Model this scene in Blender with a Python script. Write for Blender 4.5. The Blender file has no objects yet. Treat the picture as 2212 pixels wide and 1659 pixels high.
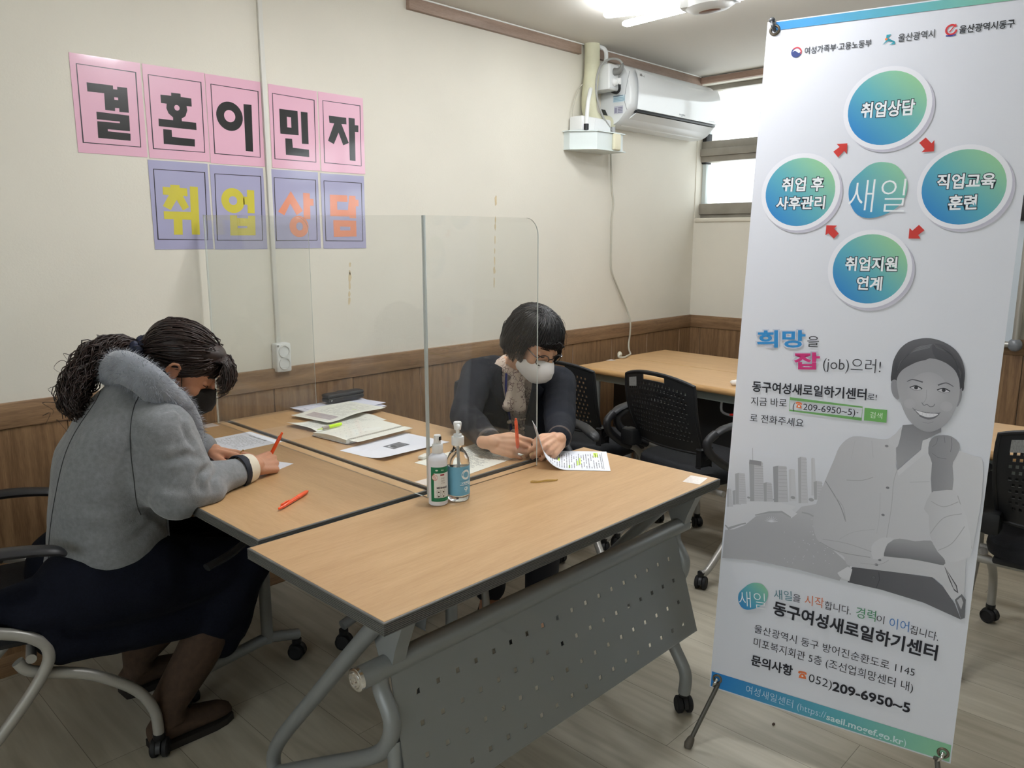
import bpy, bmesh, math, random
import numpy as np
from mathutils import Vector, Matrix, noise as mnoise
from mathutils.geometry import tessellate_polygon

SC = bpy.context.scene
COL = SC.collection
PI = math.pi
random.seed(7)
RNG = np.random.default_rng(11)

# ------------------------------------------------------------------ camera
FOC, YAW, PITCH, CAM_H = 1685.1, .80324, .18435, 1.395      # pixels of a 2212 x 1659 frame, radians, metres
cam_d = bpy.data.cameras.new('camera')
cam_d.sensor_fit = 'HORIZONTAL'
cam_d.sensor_width = 36.0
cam_d.lens = FOC / 2212 * 36.0
cam_d.clip_start = .02
cam = bpy.data.objects.new('camera', cam_d)
COL.objects.link(cam)
cam.location = (0, 0, CAM_H)
cam.rotation_euler = (PI / 2 - PITCH, 0, -YAW)
SC.camera = cam

# ------------------------------------------------------------------ world, exposure
SC.view_settings.view_transform = 'Standard'
SC.view_settings.look = 'None'
SC.view_settings.gamma = 1.0
SC.view_settings.use_curve_mapping = False
SC.view_settings.exposure = -.15
wd = bpy.data.worlds.new('World')
SC.world = wd
wd.use_nodes = True
bg = wd.node_tree.nodes['Background']
bg.inputs[0].default_value = (.93, .97, 1.0, 1)
bg.inputs[1].default_value = 5.0
SC.cycles.max_bounces = 10
SC.cycles.transparent_max_bounces = 24

# ------------------------------------------------------------------ measuring helpers
_fw = np.array([math.sin(YAW) * math.cos(PITCH), math.cos(YAW) * math.cos(PITCH), -math.sin(PITCH)])
_rt = np.array([math.cos(YAW), -math.sin(YAW), 0.0])
_up = np.cross(_rt, _fw)
_C = np.array([0, 0, CAM_H])
def P(px, py, x=None, y=None, z=None):
    """world point seen at a photo pixel, on a plane of the room"""
    d = _fw + (px - 1106) / FOC * _rt - (py - 829.5) / FOC * _up
    if x is not None: t = (x - _C[0]) / d[0]
    elif y is not None: t = (y - _C[1]) / d[1]
    else: t = (z - _C[2]) / d[2]
    return Vector(_C + d * t)
def V(*a): return Vector(a)

# ------------------------------------------------------------------ materials
MATS = {}
def srgb(r, g, b):
    f = lambda c: (c / 255 / 12.92) if c / 255 <= .04045 else ((c / 255 + .055) / 1.055) ** 2.4
    return (f(r), f(g), f(b), 1)
def mat(name, col, rough=.5, metal=0, noise=None, bump=None, coat=0, sss=0, sheen=0, spec=None, trans=0, ior=1.45, alpha=1):
    """principled material; noise=(scale, amount, detail, stretch) varies the colour, bump=(scale, strength, stretch)"""
    if name in MATS: return MATS[name]
    m = bpy.data.materials.new(name); m.use_nodes = True
    nt = m.node_tree; b = nt.nodes['Principled BSDF']
    if len(col) == 3: col = (*col, 1)
    b.inputs['Base Color'].default_value = col
    b.inputs['Roughness'].default_value = rough
    b.inputs['Metallic'].default_value = metal
    b.inputs['Coat Weight'].default_value = coat
    b.inputs['Coat Roughness'].default_value = .08
    b.inputs['IOR'].default_value = ior
    if spec is not None: b.inputs['Specular IOR Level'].default_value = spec
    b.inputs['Transmission Weight'].default_value = trans
    b.inputs['Alpha'].default_value = alpha
    if sss:
        b.inputs['Subsurface Weight'].default_value = sss
        b.inputs['Subsurface Radius'].default_value = (.012, .005, .003)
        b.inputs['Subsurface Scale'].default_value = 1.0
    if sheen:
        b.inputs['Sheen Weight'].default_value = sheen
        b.inputs['Sheen Roughness'].default_value = .5
    tc = nt.nodes.new('ShaderNodeTexCoord')
    def nz(scale, detail, stretch):
        mp = nt.nodes.new('ShaderNodeMapping'); mp.inputs['Scale'].default_value = stretch
        nt.links.new(tc.outputs['Object'], mp.inputs[0])
        n = nt.nodes.new('ShaderNodeTexNoise'); n.inputs['Scale'].default_value = scale; n.inputs['Detail'].default_value = detail
        nt.links.new(mp.outputs[0], n.inputs['Vector'])
        return n
    if noise:
        scale, amt, detail, stretch = (list(noise) + [3, (1, 1, 1)])[:4] if len(noise) < 4 else noise
        n = nz(scale, detail, stretch)
        rp = nt.nodes.new('ShaderNodeValToRGB')
        e = rp.color_ramp.elements
        e[0].position, e[1].position = .3, .7
        e[0].color = tuple(max(0, c * (1 - amt)) for c in col[:3]) + (1,)
        e[1].color = tuple(min(1, c * (1 + amt)) for c in col[:3]) + (1,)
        nt.links.new(n.outputs['Fac'], rp.inputs[0]); nt.links.new(rp.outputs[0], b.inputs['Base Color'])
    if bump:
        scale, st, stretch = (list(bump) + [(1, 1, 1)])[:3]
        n = nz(scale, 4, stretch)
        bp = nt.nodes.new('ShaderNodeBump'); bp.inputs['Strength'].default_value = st; bp.inputs['Distance'].default_value = .004
        nt.links.new(n.outputs['Fac'], bp.inputs['Height']); nt.links.new(bp.outputs[0], b.inputs['Normal'])
    MATS[name] = m
    return m
def wood(name, c0, c1, stretch, scale=6, rough=.4, coat=0, fine=60, contrast=(.35, .68), bump=.08):
    """long-grained wood laminate; stretch gives the grain direction (small number = along the grain)"""
    if name in MATS: return MATS[name]
    m = bpy.data.materials.new(name); m.use_nodes = True
    nt = m.node_tree; b = nt.nodes['Principled BSDF']
    b.inputs['Roughness'].default_value = rough; b.inputs['Coat Weight'].default_value = coat
    tc = nt.nodes.new('ShaderNodeTexCoord'); mp = nt.nodes.new('ShaderNodeMapping'); mp.inputs['Scale'].default_value = stretch
    nt.links.new(tc.outputs['Object'], mp.inputs[0])
    n1 = nt.nodes.new('ShaderNodeTexNoise'); n1.inputs['Scale'].default_value = scale; n1.inputs['Detail'].default_value = 4; n1.inputs['Distortion'].default_value = .6
    n2 = nt.nodes.new('ShaderNodeTexNoise'); n2.inputs['Scale'].default_value = fine; n2.inputs['Detail'].default_value = 2
    for n in (n1, n2): nt.links.new(mp.outputs[0], n.inputs['Vector'])
    mx = nt.nodes.new('ShaderNodeMath'); mx.operation = 'MULTIPLY_ADD'; mx.inputs[1].default_value = .62
    md = nt.nodes.new('ShaderNodeMath'); md.operation = 'MULTIPLY'; md.inputs[1].default_value = .38
    nt.links.new(n2.outputs['Fac'], md.inputs[0]); nt.links.new(n1.outputs['Fac'], mx.inputs[0]); nt.links.new(md.outputs[0], mx.inputs[2])
    rp = nt.nodes.new('ShaderNodeValToRGB'); e = rp.color_ramp.elements
    e[0].position, e[1].position = contrast; e[0].color = c0; e[1].color = c1
    nt.links.new(mx.outputs[0], rp.inputs[0]); nt.links.new(rp.outputs[0], b.inputs['Base Color'])
    bp = nt.nodes.new('ShaderNodeBump'); bp.inputs['Strength'].default_value = bump; bp.inputs['Distance'].default_value = .002
    nt.links.new(n2.outputs['Fac'], bp.inputs['Height']); nt.links.new(bp.outputs[0], b.inputs['Normal'])
    MATS[name] = m
    return m
def emit(name, col, st):
    if name in MATS: return MATS[name]
    m = bpy.data.materials.new(name); m.use_nodes = True; nt = m.node_tree
    nt.nodes.remove(nt.nodes['Principled BSDF'])
    e = nt.nodes.new('ShaderNodeEmission'); e.inputs[0].default_value = col; e.inputs[1].default_value = st
    nt.links.new(e.outputs[0], nt.nodes['Material Output'].inputs[0])
    MATS[name] = m
    return m
def thin_clear(name, tint, ior=1.49, rough=0.0, haze=0.0, hazecol=(1, 1, 1, 1)):
    """a thin clear sheet: fresnel reflection over straight transmission, with a little surface haze"""
    if name in MATS: return MATS[name]
    m = bpy.data.materials.new(name); m.use_nodes = True; nt = m.node_tree
    nt.nodes.remove(nt.nodes['Principled BSDF'])
    fr = nt.nodes.new('ShaderNodeFresnel'); ge = nt.nodes.new('ShaderNodeNewGeometry'); mr = nt.nodes.new('ShaderNodeMapRange')
    mr.inputs['To Min'].default_value = ior; mr.inputs['To Max'].default_value = 1 / ior      # same reflection from either side of the sheet
    nt.links.new(ge.outputs['Backfacing'], mr.inputs['Value']); nt.links.new(mr.outputs[0], fr.inputs[0])
    tr = nt.nodes.new('ShaderNodeBsdfTransparent'); tr.inputs[0].default_value = tint
    gl = nt.nodes.new('ShaderNodeBsdfGlossy'); gl.inputs['Roughness'].default_value = rough
    mx = nt.nodes.new('ShaderNodeMixShader')
    nt.links.new(fr.outputs[0], mx.inputs[0])
    if haze:
        df = nt.nodes.new('ShaderNodeBsdfDiffuse'); df.inputs[0].default_value = hazecol
        m2 = nt.nodes.new('ShaderNodeMixShader'); m2.inputs[0].default_value = haze
        nt.links.new(tr.outputs[0], m2.inputs[1]); nt.links.new(df.outputs[0], m2.inputs[2]); nt.links.new(m2.outputs[0], mx.inputs[1])
    else: nt.links.new(tr.outputs[0], mx.inputs[1])
    nt.links.new(gl.outputs[0], mx.inputs[2]); nt.links.new(mx.outputs[0], nt.nodes['Material Output'].inputs[0])
    MATS[name] = m
    return m
def vcol(name, rough=.5, coat=0, bump=None):
    """printed or dyed surface: colour comes from the mesh's own colour attribute"""
    m = mat(name, (1, 1, 1), rough, coat=coat, bump=bump)
    nt = m.node_tree
    a = nt.nodes.new('ShaderNodeVertexColor'); a.layer_name = 'Col'
    nt.links.new(a.outputs[0], nt.nodes['Principled BSDF'].inputs['Base Color'])
    return m

# ------------------------------------------------------------------ object bookkeeping
def world_of(o):
    return (world_of(o.parent) @ o.matrix_parent_inverse if o.parent else Matrix()) @ o.matrix_basis
def attach(o, parent):
    if parent is not None:
        o.parent = parent; o.matrix_parent_inverse = world_of(parent).inverted()
    return o
def tag(o, label=None, cat=None, group=None, kind=None):
    for k, v in (('label', label), ('category', cat), ('group', group), ('kind', kind)):
        if v: o[k] = v
    return o
def thing(name, label, cat, loc=(0, 0, 0), group=None):
    o = bpy.data.objects.new(name, None); COL.objects.link(o)
    o.location = loc; o.empty_display_size = .05
    return tag(o, label, cat, group)
def copy_tree(o, parent=None):
    c = o.copy(); COL.objects.link(c)
    if parent is not None: c.parent = parent
    for ch in list(o.children): copy_tree(ch, c)
    return c
def place(o, x, y, z=0, deg=0):
    o.location = (x, y, z); o.rotation_euler = (0, 0, math.radians(deg)); return o

# ------------------------------------------------------------------ mesh builder
def catmull(pts, n=8, closed=False):
    pts = [Vector(p) for p in pts]
    if len(pts) < 3 and not closed: return [pts[0].lerp(pts[-1], i / n) for i in range(n + 1)]
    out = []; k = len(pts); segs = k if closed else k - 1
    for i in range(segs):
        g = (lambda j: pts[j % k]) if closed else (lambda j: pts[min(max(j, 0), k - 1)])
        p0, p1, p2, p3 = g(i - 1), g(i), g(i + 1), g(i + 2)
        for s in range(n):
            t = s / n
            out.append(.5 * ((2 * p1) + (p2 - p0) * t + (2 * p0 - 5 * p1 + 4 * p2 - p3) * t * t + (3 * p1 - p0 - 3 * p2 + p3) * t ** 3))
    if not closed: out.append(pts[-1].copy())
    return out
class MB:
    def __init__(s): s.v, s.f, s.m, s.sm, s.c = [], [], [], [], []; s.mi = 0; s.col = (1, 1, 1, 1); s.smooth = True
    def add(s, vs, fs, smooth=None, cols=None):
        o = len(s.v); s.v += [tuple(v) for v in vs]
        s.c += (cols if cols else [s.col] * len(vs))
        for f in fs:
            s.f.append(tuple(i + o for i in f)); s.m.append(s.mi); s.sm.append(s.smooth if smooth is None else smooth)
    def quad(s, *p): s.add(p, [tuple(range(len(p)))], False)
    def box(s, lo, hi, M=None):
        (a, b, c), (d, e, f) = lo, hi
        vs = [Vector(p) for p in ((a, b, c), (d, b, c), (d, e, c), (a, e, c), (a, b, f), (d, b, f), (d, e, f), (a, e, f))]
        if M is not None: vs = [M @ v for v in vs]
        s.add(vs, [(3, 2, 1, 0), (4, 5, 6, 7), (0, 1, 5, 4), (1, 2, 6, 5), (2, 3, 7, 6), (3, 0, 4, 7)], False)
    def rbox(s, lo, hi, bev=.005, seg=2, M=None):
        lo, hi = Vector(lo), Vector(hi); bm = bmesh.new(); bmesh.ops.create_cube(bm, size=1)
        for v in bm.verts: v.co = Vector((lo[i] + (v.co[i] + .5) * (hi[i] - lo[i]) for i in range(3)))
        bmesh.ops.bevel(bm, geom=bm.edges[:], offset=bev, segments=seg, profile=.5, affect='EDGES', clamp_overlap=True)
        s.bm(bm, M)
    def bm(s, bm, M=None, smooth=None):
        bm.verts.index_update()
        vs = [(M @ v.co) if M is not None else v.co.copy() for v in bm.verts]
        s.add(vs, [tuple(v.index for v in f.verts) for f in bm.faces], smooth); bm.free()
    def tube(s, pts, r, n=10, cap=True, up=None, flat=None, closed=False):
        """swept tube through pts; r is a radius or a list; flat=(a,b) scales the section along its two axes"""
        pts = [Vector(p) for p in pts]; k = len(pts)
        rs = list(r) if hasattr(r, '__len__') else [r] * k
        if len(rs) != k: rs = list(np.interp(np.linspace(0, 1, k), np.linspace(0, 1, len(rs)), rs))
        T = []
        for i in range(k):
            a = pts[(i - 1) % k] if closed else pts[max(i - 1, 0)]; b = pts[(i + 1) % k] if closed else pts[min(i + 1, k - 1)]
            t = (b - a); T.append(t.normalized() if t.length > 1e-9 else Vector((0, 0, 1)))
        u = Vector(up) if up is not None else (Vector((0, 0, 1)) if abs(T[0].z) < .9 else Vector((1, 0, 0)))
        vs, fs = [], []
        fa, fb = flat if flat else (1, 1)
        for i in range(k):
            u = (u - T[i] * u.dot(T[i]))
            u = u.normalized() if u.length > 1e-6 else T[i].orthogonal().normalized()
            w = T[i].cross(u)
            for j in range(n):
                a = 2 * PI * j / n
                vs.append(pts[i] + (u * math.cos(a) * fa + w * math.sin(a) * fb) * rs[i])
        for i in range(k if closed else k - 1):
            for j in range(n):
                a, b = i * n + j, i * n + (j + 1) % n
                c, d = ((i + 1) % k) * n + (j + 1) % n, ((i + 1) % k) * n + j
                fs.append((a, b, c, d))
        if cap and not closed: fs += [tuple(range(n))[::-1], tuple(range((k - 1) * n, k * n))]
        s.add(vs, fs)
    def cap(s, p0, p1, r0, r1, n=12, m=4):
        """tapered capsule"""
        p0, p1 = Vector(p0), Vector(p1); d = p1 - p0; L = d.length
        t = d.normalized() if L > 1e-9 else Vector((0, 0, 1))
        pts, rs = [], []
        for i in range(m + 1):
            a = PI / 2 * i / m; pts.append(p0 - t * r0 * math.cos(a)); rs.append(max(r0 * math.sin(a), 1e-5))
        for i in range(m + 1):
            a = PI / 2 * i / m; pts.append(p1 + t * r1 * math.sin(a)); rs.append(max(r1 * math.cos(a), 1e-5))
        s.tube(pts, rs, n)
    def ell(s, c, r, R=None, n=16, m=10):
        """ellipsoid; R is a 3x3 rotation"""
        c = Vector(c); vs, fs = [], []
        for i in range(m + 1):
            th = PI * i / m
            for j in range(n):
                ph = 2 * PI * j / n
                p = Vector((r[0] * math.sin(th) * math.cos(ph), r[1] * math.sin(th) * math.sin(ph), r[2] * math.cos(th)))
                vs.append(c + (R @ p if R is not None else p))
        for i in range(m):
            for j in range(n):
                fs.append((i * n + j, (i + 1) * n + j, (i + 1) * n + (j + 1) % n, i * n + (j + 1) % n))
        s.add(vs, fs)
    def lathe(s, prof, c=(0, 0, 0), n=32, M=None, a0=0, a1=2 * PI):
        full = abs(a1 - a0 - 2 * PI) < 1e-6; k = len(prof); nn = n if full else n + 1; vs, fs = [], []
        for j in range(nn):
            a = a0 + (a1 - a0) * j / n
            for r, z in prof:
                p = Vector((r * math.cos(a), r * math.sin(a), z)); p = (M @ p) if M is not None else p
                vs.append(p + Vector(c))
        for j in range(n):
            for i in range(k - 1):
                a, b = j * k + i, ((j + 1) % nn) * k + i
                fs.append((a, b, b + 1, a + 1))
        s.add(vs, fs)
    def loft(s, rings, n=20, cap=True):
        """rings: (centre, axis_a vector, axis_b vector) closed elliptical sections"""
        vs, fs = [], []
        for c, a, b in rings:
            c, a, b = Vector(c), Vector(a), Vector(b)
            for j in range(n):
                t = 2 * PI * j / n; vs.append(c + a * math.cos(t) + b * math.sin(t))
        for i in range(len(rings) - 1):
            for j in range(n):
                fs.append((i * n + j, i * n + (j + 1) % n, (i + 1) * n + (j + 1) % n, (i + 1) * n + j))
        if cap: fs += [tuple(range(n))[::-1], tuple(range((len(rings) - 1) * n, len(rings) * n))]
        s.add(vs, fs)
    def prism(s, poly, M, depth):
        """2D outline extruded by depth along the frame's third axis"""
        k = len(poly)
        a = [M @ Vector((x, y, 0)) for x, y in poly]; b = [M @ Vector((x, y, depth)) for x, y in poly]
        tri = [tuple(t) for t in tessellate_polygon([[Vector((x, y, 0)) for x, y in poly]])]
        fs = [t for t in tri] + [tuple(i + k for i in t[::-1]) for t in tri] + [(i, (i + 1) % k, (i + 1) % k + k, i + k) for i in range(k)]
        s.add(a + b, fs, False)
    def build(s, name, mats, parent=None, fixn=True, auto=40):
        me = bpy.data.meshes.new(name); me.from_pydata(s.v, [], s.f); me.update()
        for m in (mats if isinstance(mats, (list, tuple)) else [mats]): me.materials.append(m)
        me.polygons.foreach_set('material_index', s.m); me.polygons.foreach_set('use_smooth', s.sm)
        if any(c != (1, 1, 1, 1) for c in s.c):
            ca = me.color_attributes.new('Col', 'FLOAT_COLOR', 'POINT')
            ca.data.foreach_set('color', np.array(s.c, np.float32).ravel())
        if fixn:
            b = bmesh.new(); b.from_mesh(me); bmesh.ops.recalc_face_normals(b, faces=b.faces); b.to_mesh(me); b.free()
        if auto and any(s.sm): me.set_sharp_from_angle(angle=math.radians(auto))
        o = bpy.data.objects.new(name, me); COL.objects.link(o)
        return attach(o, parent)
def blob(name, mb, voxel, material, parent=None, smooth=6, wrinkle=None, cut=None, solid=0, factor=.5):
    """fuse overlapping closed shapes into one continuous surface"""
    o = mb.build('tmp', material, None, auto=0)
    r = o.modifiers.new('r', 'REMESH'); r.mode = 'VOXEL'; r.voxel_size = voxel; r.use_smooth_shade = True
    if smooth:
        k = o.modifiers.new('s', 'SMOOTH'); k.factor = factor; k.iterations = smooth
    bpy.context.view_layer.update()
    me = bpy.data.meshes.new_from_object(o.evaluated_get(bpy.context.evaluated_depsgraph_get()))
    old = o.data; bpy.data.objects.remove(o); bpy.data.meshes.remove(old)
    me.name = name
    if wrinkle or cut:
        b = bmesh.new(); b.from_mesh(me)
        if cut:
            bmesh.ops.delete(b, geom=[f for f in b.faces if cut(f.calc_center_median())], context='FACES')
        if wrinkle:
            b.normal_update()
            mv = [(v, wrinkle(v.co, v.normal)) for v in b.verts]
            for v, d in mv: v.co += v.normal * d if not isinstance(d, Vector) else d
        b.to_mesh(me); b.free()
    me.polygons.foreach_set('use_smooth', [True] * len(me.polygons))
    me.update()
    o = bpy.data.objects.new(name, me); COL.objects.link(o)
    if solid:
        k = o.modifiers.new('thickness', 'SOLIDIFY'); k.thickness = solid; k.offset = -1
    return attach(o, parent)
def frame(o, x, y):
    """4x4 from an origin and two (roughly orthogonal) axes"""
    x = Vector(x).normalized(); y = Vector(y); y = (y - x * y.dot(x)).normalized(); z = x.cross(y)
    M = Matrix((x, y, z)).transposed().to_4x4(); M.translation = Vector(o); return M
def spline2(pts, n=6, closed=True):
    return [(p.x, p.y) for p in catmull([Vector((x, y, 0)) for x, y in pts], n, closed)]
_tc = {}
def text_mesh(s, bold=0.0):
    """flat lettering of height about 1: vertices, faces, extents"""
    if (s, bold) in _tc: return _tc[(s, bold)]
    c = bpy.data.curves.new('t', 'FONT'); c.body = s; c.size = 1; c.offset = bold; c.resolution_u = 3
    o = bpy.data.objects.new('t', c); m = o.to_mesh()
    vs = [(v.co.x, v.co.y) for v in m.vertices]; fs = [tuple(p.vertices) for p in m.polygons]
    o.to_mesh_clear(); bpy.data.objects.remove(o); bpy.data.curves.remove(c)
    xs = [v[0] for v in vs] or [0]; ys = [v[1] for v in vs] or [0]
    _tc[(s, bold)] = (vs, fs, (min(xs), max(xs), min(ys), max(ys)))
    return _tc[(s, bold)]
class Print(MB):
    """flat print on a plane: every added shape sits a hair above the one before"""
    def __init__(s, M, step=6e-5): super().__init__(); s.M, s.step, s.k, s.smooth = M, step, 1, False
    def _put(s, vs2, fs, col):
        cols = [col(x, y) if callable(col) else col for x, y in vs2]
        s.add([s.M @ Vector((x, y, s.k * s.step)) for x, y in vs2], fs, False, cols)
    def poly(s, pts, col, sm=0, nxt=True):
        if sm: pts = spline2(pts, sm)
        s._put(pts, [tuple(t) for t in tessellate_polygon([[Vector((x, y, 0)) for x, y in pts]])], col)
        if nxt: s.k += 1
    def gridpoly(s, cx, cy, rx, ry, col, n=36, m=7, nxt=True):
        vs = [(cx, cy)] + [(cx + rx * (j / m) * math.cos(2 * PI * i / n), cy + ry * (j / m) * math.sin(2 * PI * i / n)) for j in range(1, m + 1) for i in range(n)]
        fs = [(0, 1 + i, 1 + (i + 1) % n) for i in range(n)]
        for j in range(m - 1):
            fs += [(1 + j * n + i, 1 + (j + 1) * n + i, 1 + (j + 1) * n + (i + 1) % n, 1 + j * n + (i + 1) % n) for i in range(n)]
        s._put(vs, fs, col)
        if nxt: s.k += 1
    def rect(s, x0, y0, x1, y1, col, nx=1, ny=1, nxt=True):
        vs = [(x0 + (x1 - x0) * i / nx, y0 + (y1 - y0) * j / ny) for j in range(ny + 1) for i in range(nx + 1)]
        fs = [(j * (nx + 1) + i, j * (nx + 1) + i + 1, (j + 1) * (nx + 1) + i + 1, (j + 1) * (nx + 1) + i) for j in range(ny) for i in range(nx)]
        s._put(vs, fs, col)
        if nxt: s.k += 1
    def line(s, pts, w, col, nxt=True, closed=False):
        pts = [Vector((x, y)) for x, y in pts]; k = len(pts)
        ws = w if hasattr(w, '__len__') else [w] * k
        L, R = [], []
        for i in range(k):
            a = pts[(i - 1) % k] if closed else pts[max(0, i - 1)]; b = pts[(i + 1) % k] if closed else pts[min(k - 1, i + 1)]
            d = (b - a).normalized() if (b - a).length > 1e-9 else Vector((1, 0)); n = Vector((-d.y, d.x)); h = ws[i] / 2
            if closed or 0 < i < k - 1:
                e1 = (pts[i] - a).normalized(); h /= max(.5, abs(e1.dot(d)))
            L.append(pts[i] + n * h); R.append(pts[i] - n * h)
        vs = [tuple(p) for p in L + R]
        fs = [(i, (i + 1) % k, (i + 1) % k + k, i + k) for i in range(k if closed else k - 1)]
        s._put(vs, fs, col)
        if nxt: s.k += 1
    def text(s, t, x0, y0, x1, y1, h, col, bold=0, outline=None, nxt=True, track=None):
        """t set along the line (x0,y0)-(x1,y1), squeezed to that width, letters h tall"""
        vs, fs, (a, b, c, d) = text_mesh(t, bold)
        if not vs: return
        L = math.hypot(x1 - x0, y1 - y0); ux, uy = (x1 - x0) / L, (y1 - y0) / L; kx = L / (b - a)
        hh = h / .92
        tr = lambda X, Y: (x0 + ux * (X - a) * kx - uy * Y * hh, y0 + uy * (X - a) * kx + ux * Y * hh)
        if outline:
            w, oc = outline; v2, f2, _ = text_mesh(t, bold + w); s._put([tr(X, Y) for X, Y in v2], f2, oc); s.k += 1
        s._put([tr(X, Y) for X, Y in vs], fs, col)
        if nxt: s.k += 1
# common materials
M_BLK = mat('black_plastic', srgb(26, 27, 29), .45)
M_SILV = mat('silver_paint', srgb(150, 152, 152), .38, .55)
M_WHITE = mat('white_plastic', srgb(228, 229, 228), .35)
M_RUB = mat('rubber', srgb(22, 22, 24), .7)
M_CHROME = mat('chrome', (.8, .8, .8), .18, 1)
M_STEEL = mat('grey_steel', srgb(140, 143, 143), .42, .3)
# ================================================================== ROOM
YW, XW, ZC = 2.79, 4.62, 2.405            # papered wall, window wall, ceiling
XL, YR = -2.4, -3.0                       # the walls behind the camera
M_WALL = mat('wallpaper', srgb(221, 216, 203), .75, noise=(2.2, .03, 5, (1, 1, 1)), bump=(160, .12))
M_CEIL = mat('ceiling_paper', srgb(210, 206, 197), .8, bump=(220, .1))
def floor_mat():
    m = bpy.data.materials.new('floor_planks'); m.use_nodes = True; nt = m.node_tree; b = nt.nodes['Principled BSDF']
    tc = nt.nodes.new('ShaderNodeTexCoord'); sp = nt.nodes.new('ShaderNodeSeparateXYZ'); cb = nt.nodes.new('ShaderNodeCombineXYZ')
    nt.links.new(tc.outputs['Object'], sp.inputs[0]); nt.links.new(sp.outputs[1], cb.inputs[0]); nt.links.new(sp.outputs[0], cb.inputs[1])
    br = nt.nodes.new('ShaderNodeTexBrick'); nt.links.new(cb.outputs[0], br.inputs['Vector'])
    br.offset = .37; br.inputs['Scale'].default_value = 1; br.inputs['Brick Width'].default_value = 1.05; br.inputs['Row Height'].default_value = .19
    br.inputs['Mortar Size'].default_value = .0009; br.inputs['Mortar Smooth'].default_value = .2; br.inputs['Bias'].default_value = 0
    br.inputs['Color1'].default_value = srgb(182, 175, 158); br.inputs['Color2'].default_value = srgb(196, 190, 174); br.inputs['Mortar'].default_value = srgb(122, 115, 102)
    mp = nt.nodes.new('ShaderNodeMapping'); mp.inputs['Scale'].default_value = (9, .8, 1); nt.links.new(tc.outputs['Object'], mp.inputs[0])
    nz = nt.nodes.new('ShaderNodeTexNoise'); nz.inputs['Scale'].default_value = 3.2; nz.inputs['Detail'].default_value = 6; nz.inputs['Distortion'].default_value = .4; nt.links.new(mp.outputs[0], nz.inputs['Vector'])
    rp = nt.nodes.new('ShaderNodeValToRGB'); e = rp.color_ramp.elements; e[0].position, e[1].position = .32, .66
    e[0].color = (.66, .64, .60, 1); e[1].color = (1, 1, 1, 1); nt.links.new(nz.outputs['Fac'], rp.inputs[0])
    mx = nt.nodes.new('ShaderNodeMixRGB'); mx.blend_type = 'MULTIPLY'; mx.inputs[0].default_value = .75
    nt.links.new(br.outputs['Color'], mx.inputs[1]); nt.links.new(rp.outputs[0], mx.inputs[2]); nt.links.new(mx.outputs[0], b.inputs['Base Color'])
    b.inputs['Roughness'].default_value = .33
    bp = nt.nodes.new('ShaderNodeBump'); bp.inputs['Strength'].default_value = .25; bp.inputs['Distance'].default_value = .001
    nt.links.new(nz.outputs['Fac'], bp.inputs['Height']); nt.links.new(bp.outputs[0], b.inputs['Normal'])
    return m
M_FLOOR = floor_mat()
W0, W1c = srgb(104, 76, 50), srgb(150, 118, 84)
M_WOODV = wood('panel_wood_upright', W0, W1c, (9, 9, .55), 5, .5, fine=46)
M_WOODX = wood('rail_wood_along_x', srgb(116, 88, 62), srgb(160, 128, 95), (.6, 9, 9), 5, .5, fine=46)
M_WOODY = wood('rail_wood_along_y', srgb(116, 88, 62), srgb(160, 128, 95), (9, .6, 9), 5, .5, fine=46)
M_CRX = wood('crown_wood_along_x', srgb(134, 112, 98), srgb(168, 144, 128), (.8, 9, 9), 4, .5)
M_CRY = wood('crown_wood_along_y', srgb(150, 122, 106), srgb(178, 150, 132), (9, .8, 9), 4, .5)
def struct(name, mb, m, parent=None, **k):
    o = mb.build(name, m, parent, **k)
    if parent is None: o['kind'] = 'structure'
    return o
b = MB(); b.box((XL - .1, YR - .1, -.08), (XW + .3, YW + .1, 0)); struct('floor', b, M_FLOOR)
b = MB(); b.box((XL - .1, YR - .1, ZC), (XW + .3, YW + .1, ZC + .08)); struct('ceiling', b, M_CEIL)
b = MB(); b.box((XL - .1, YW, 0), (XW + .3, YW + .1, ZC)); struct('wall_left', b, M_WALL)
UY0, UY1, UZ0, UZ1 = -1.6, 1.7, .95, 2.2          # opening for an added window, unseen, that lights the banner evenly
b = MB(); b.box((XL - .1, YR - .1, 0), (XL, YW, UZ0)); b.box((XL - .1, YR - .1, UZ1), (XL, YW, ZC)); b.box((XL - .1, YR - .1, UZ0), (XL, UY0, UZ1)); b.box((XL - .1, UY1, UZ0), (XL, YW, UZ1)); struct('wall_front', b, M_WALL)
b = MB(); b.box((XL, YR - .1, 0), (XW + .3, YR, ZC)); struct('wall_rear', b, M_WALL)
WY0, WY1, WZ0, WZ1 = 1.16, 2.785, 1.523, 2.36      # window opening
b = MB()
VY0, VY1 = -2.5, .75
b.box((XW, YR, 0), (XW + .16, YW, WZ0)); b.box((XW, YR, WZ0), (XW + .16, VY0, ZC)); b.box((XW, VY1, WZ0), (XW + .16, WY0, ZC)); b.box((XW, VY0, WZ1), (XW + .16, VY1, ZC))
b.box((XW, WY0, WZ1), (XW + .16, YW, ZC)); b.box((XW, WY1, WZ0), (XW + .16, YW, WZ1))
struct('wall_right', b, M_WALL)
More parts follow.
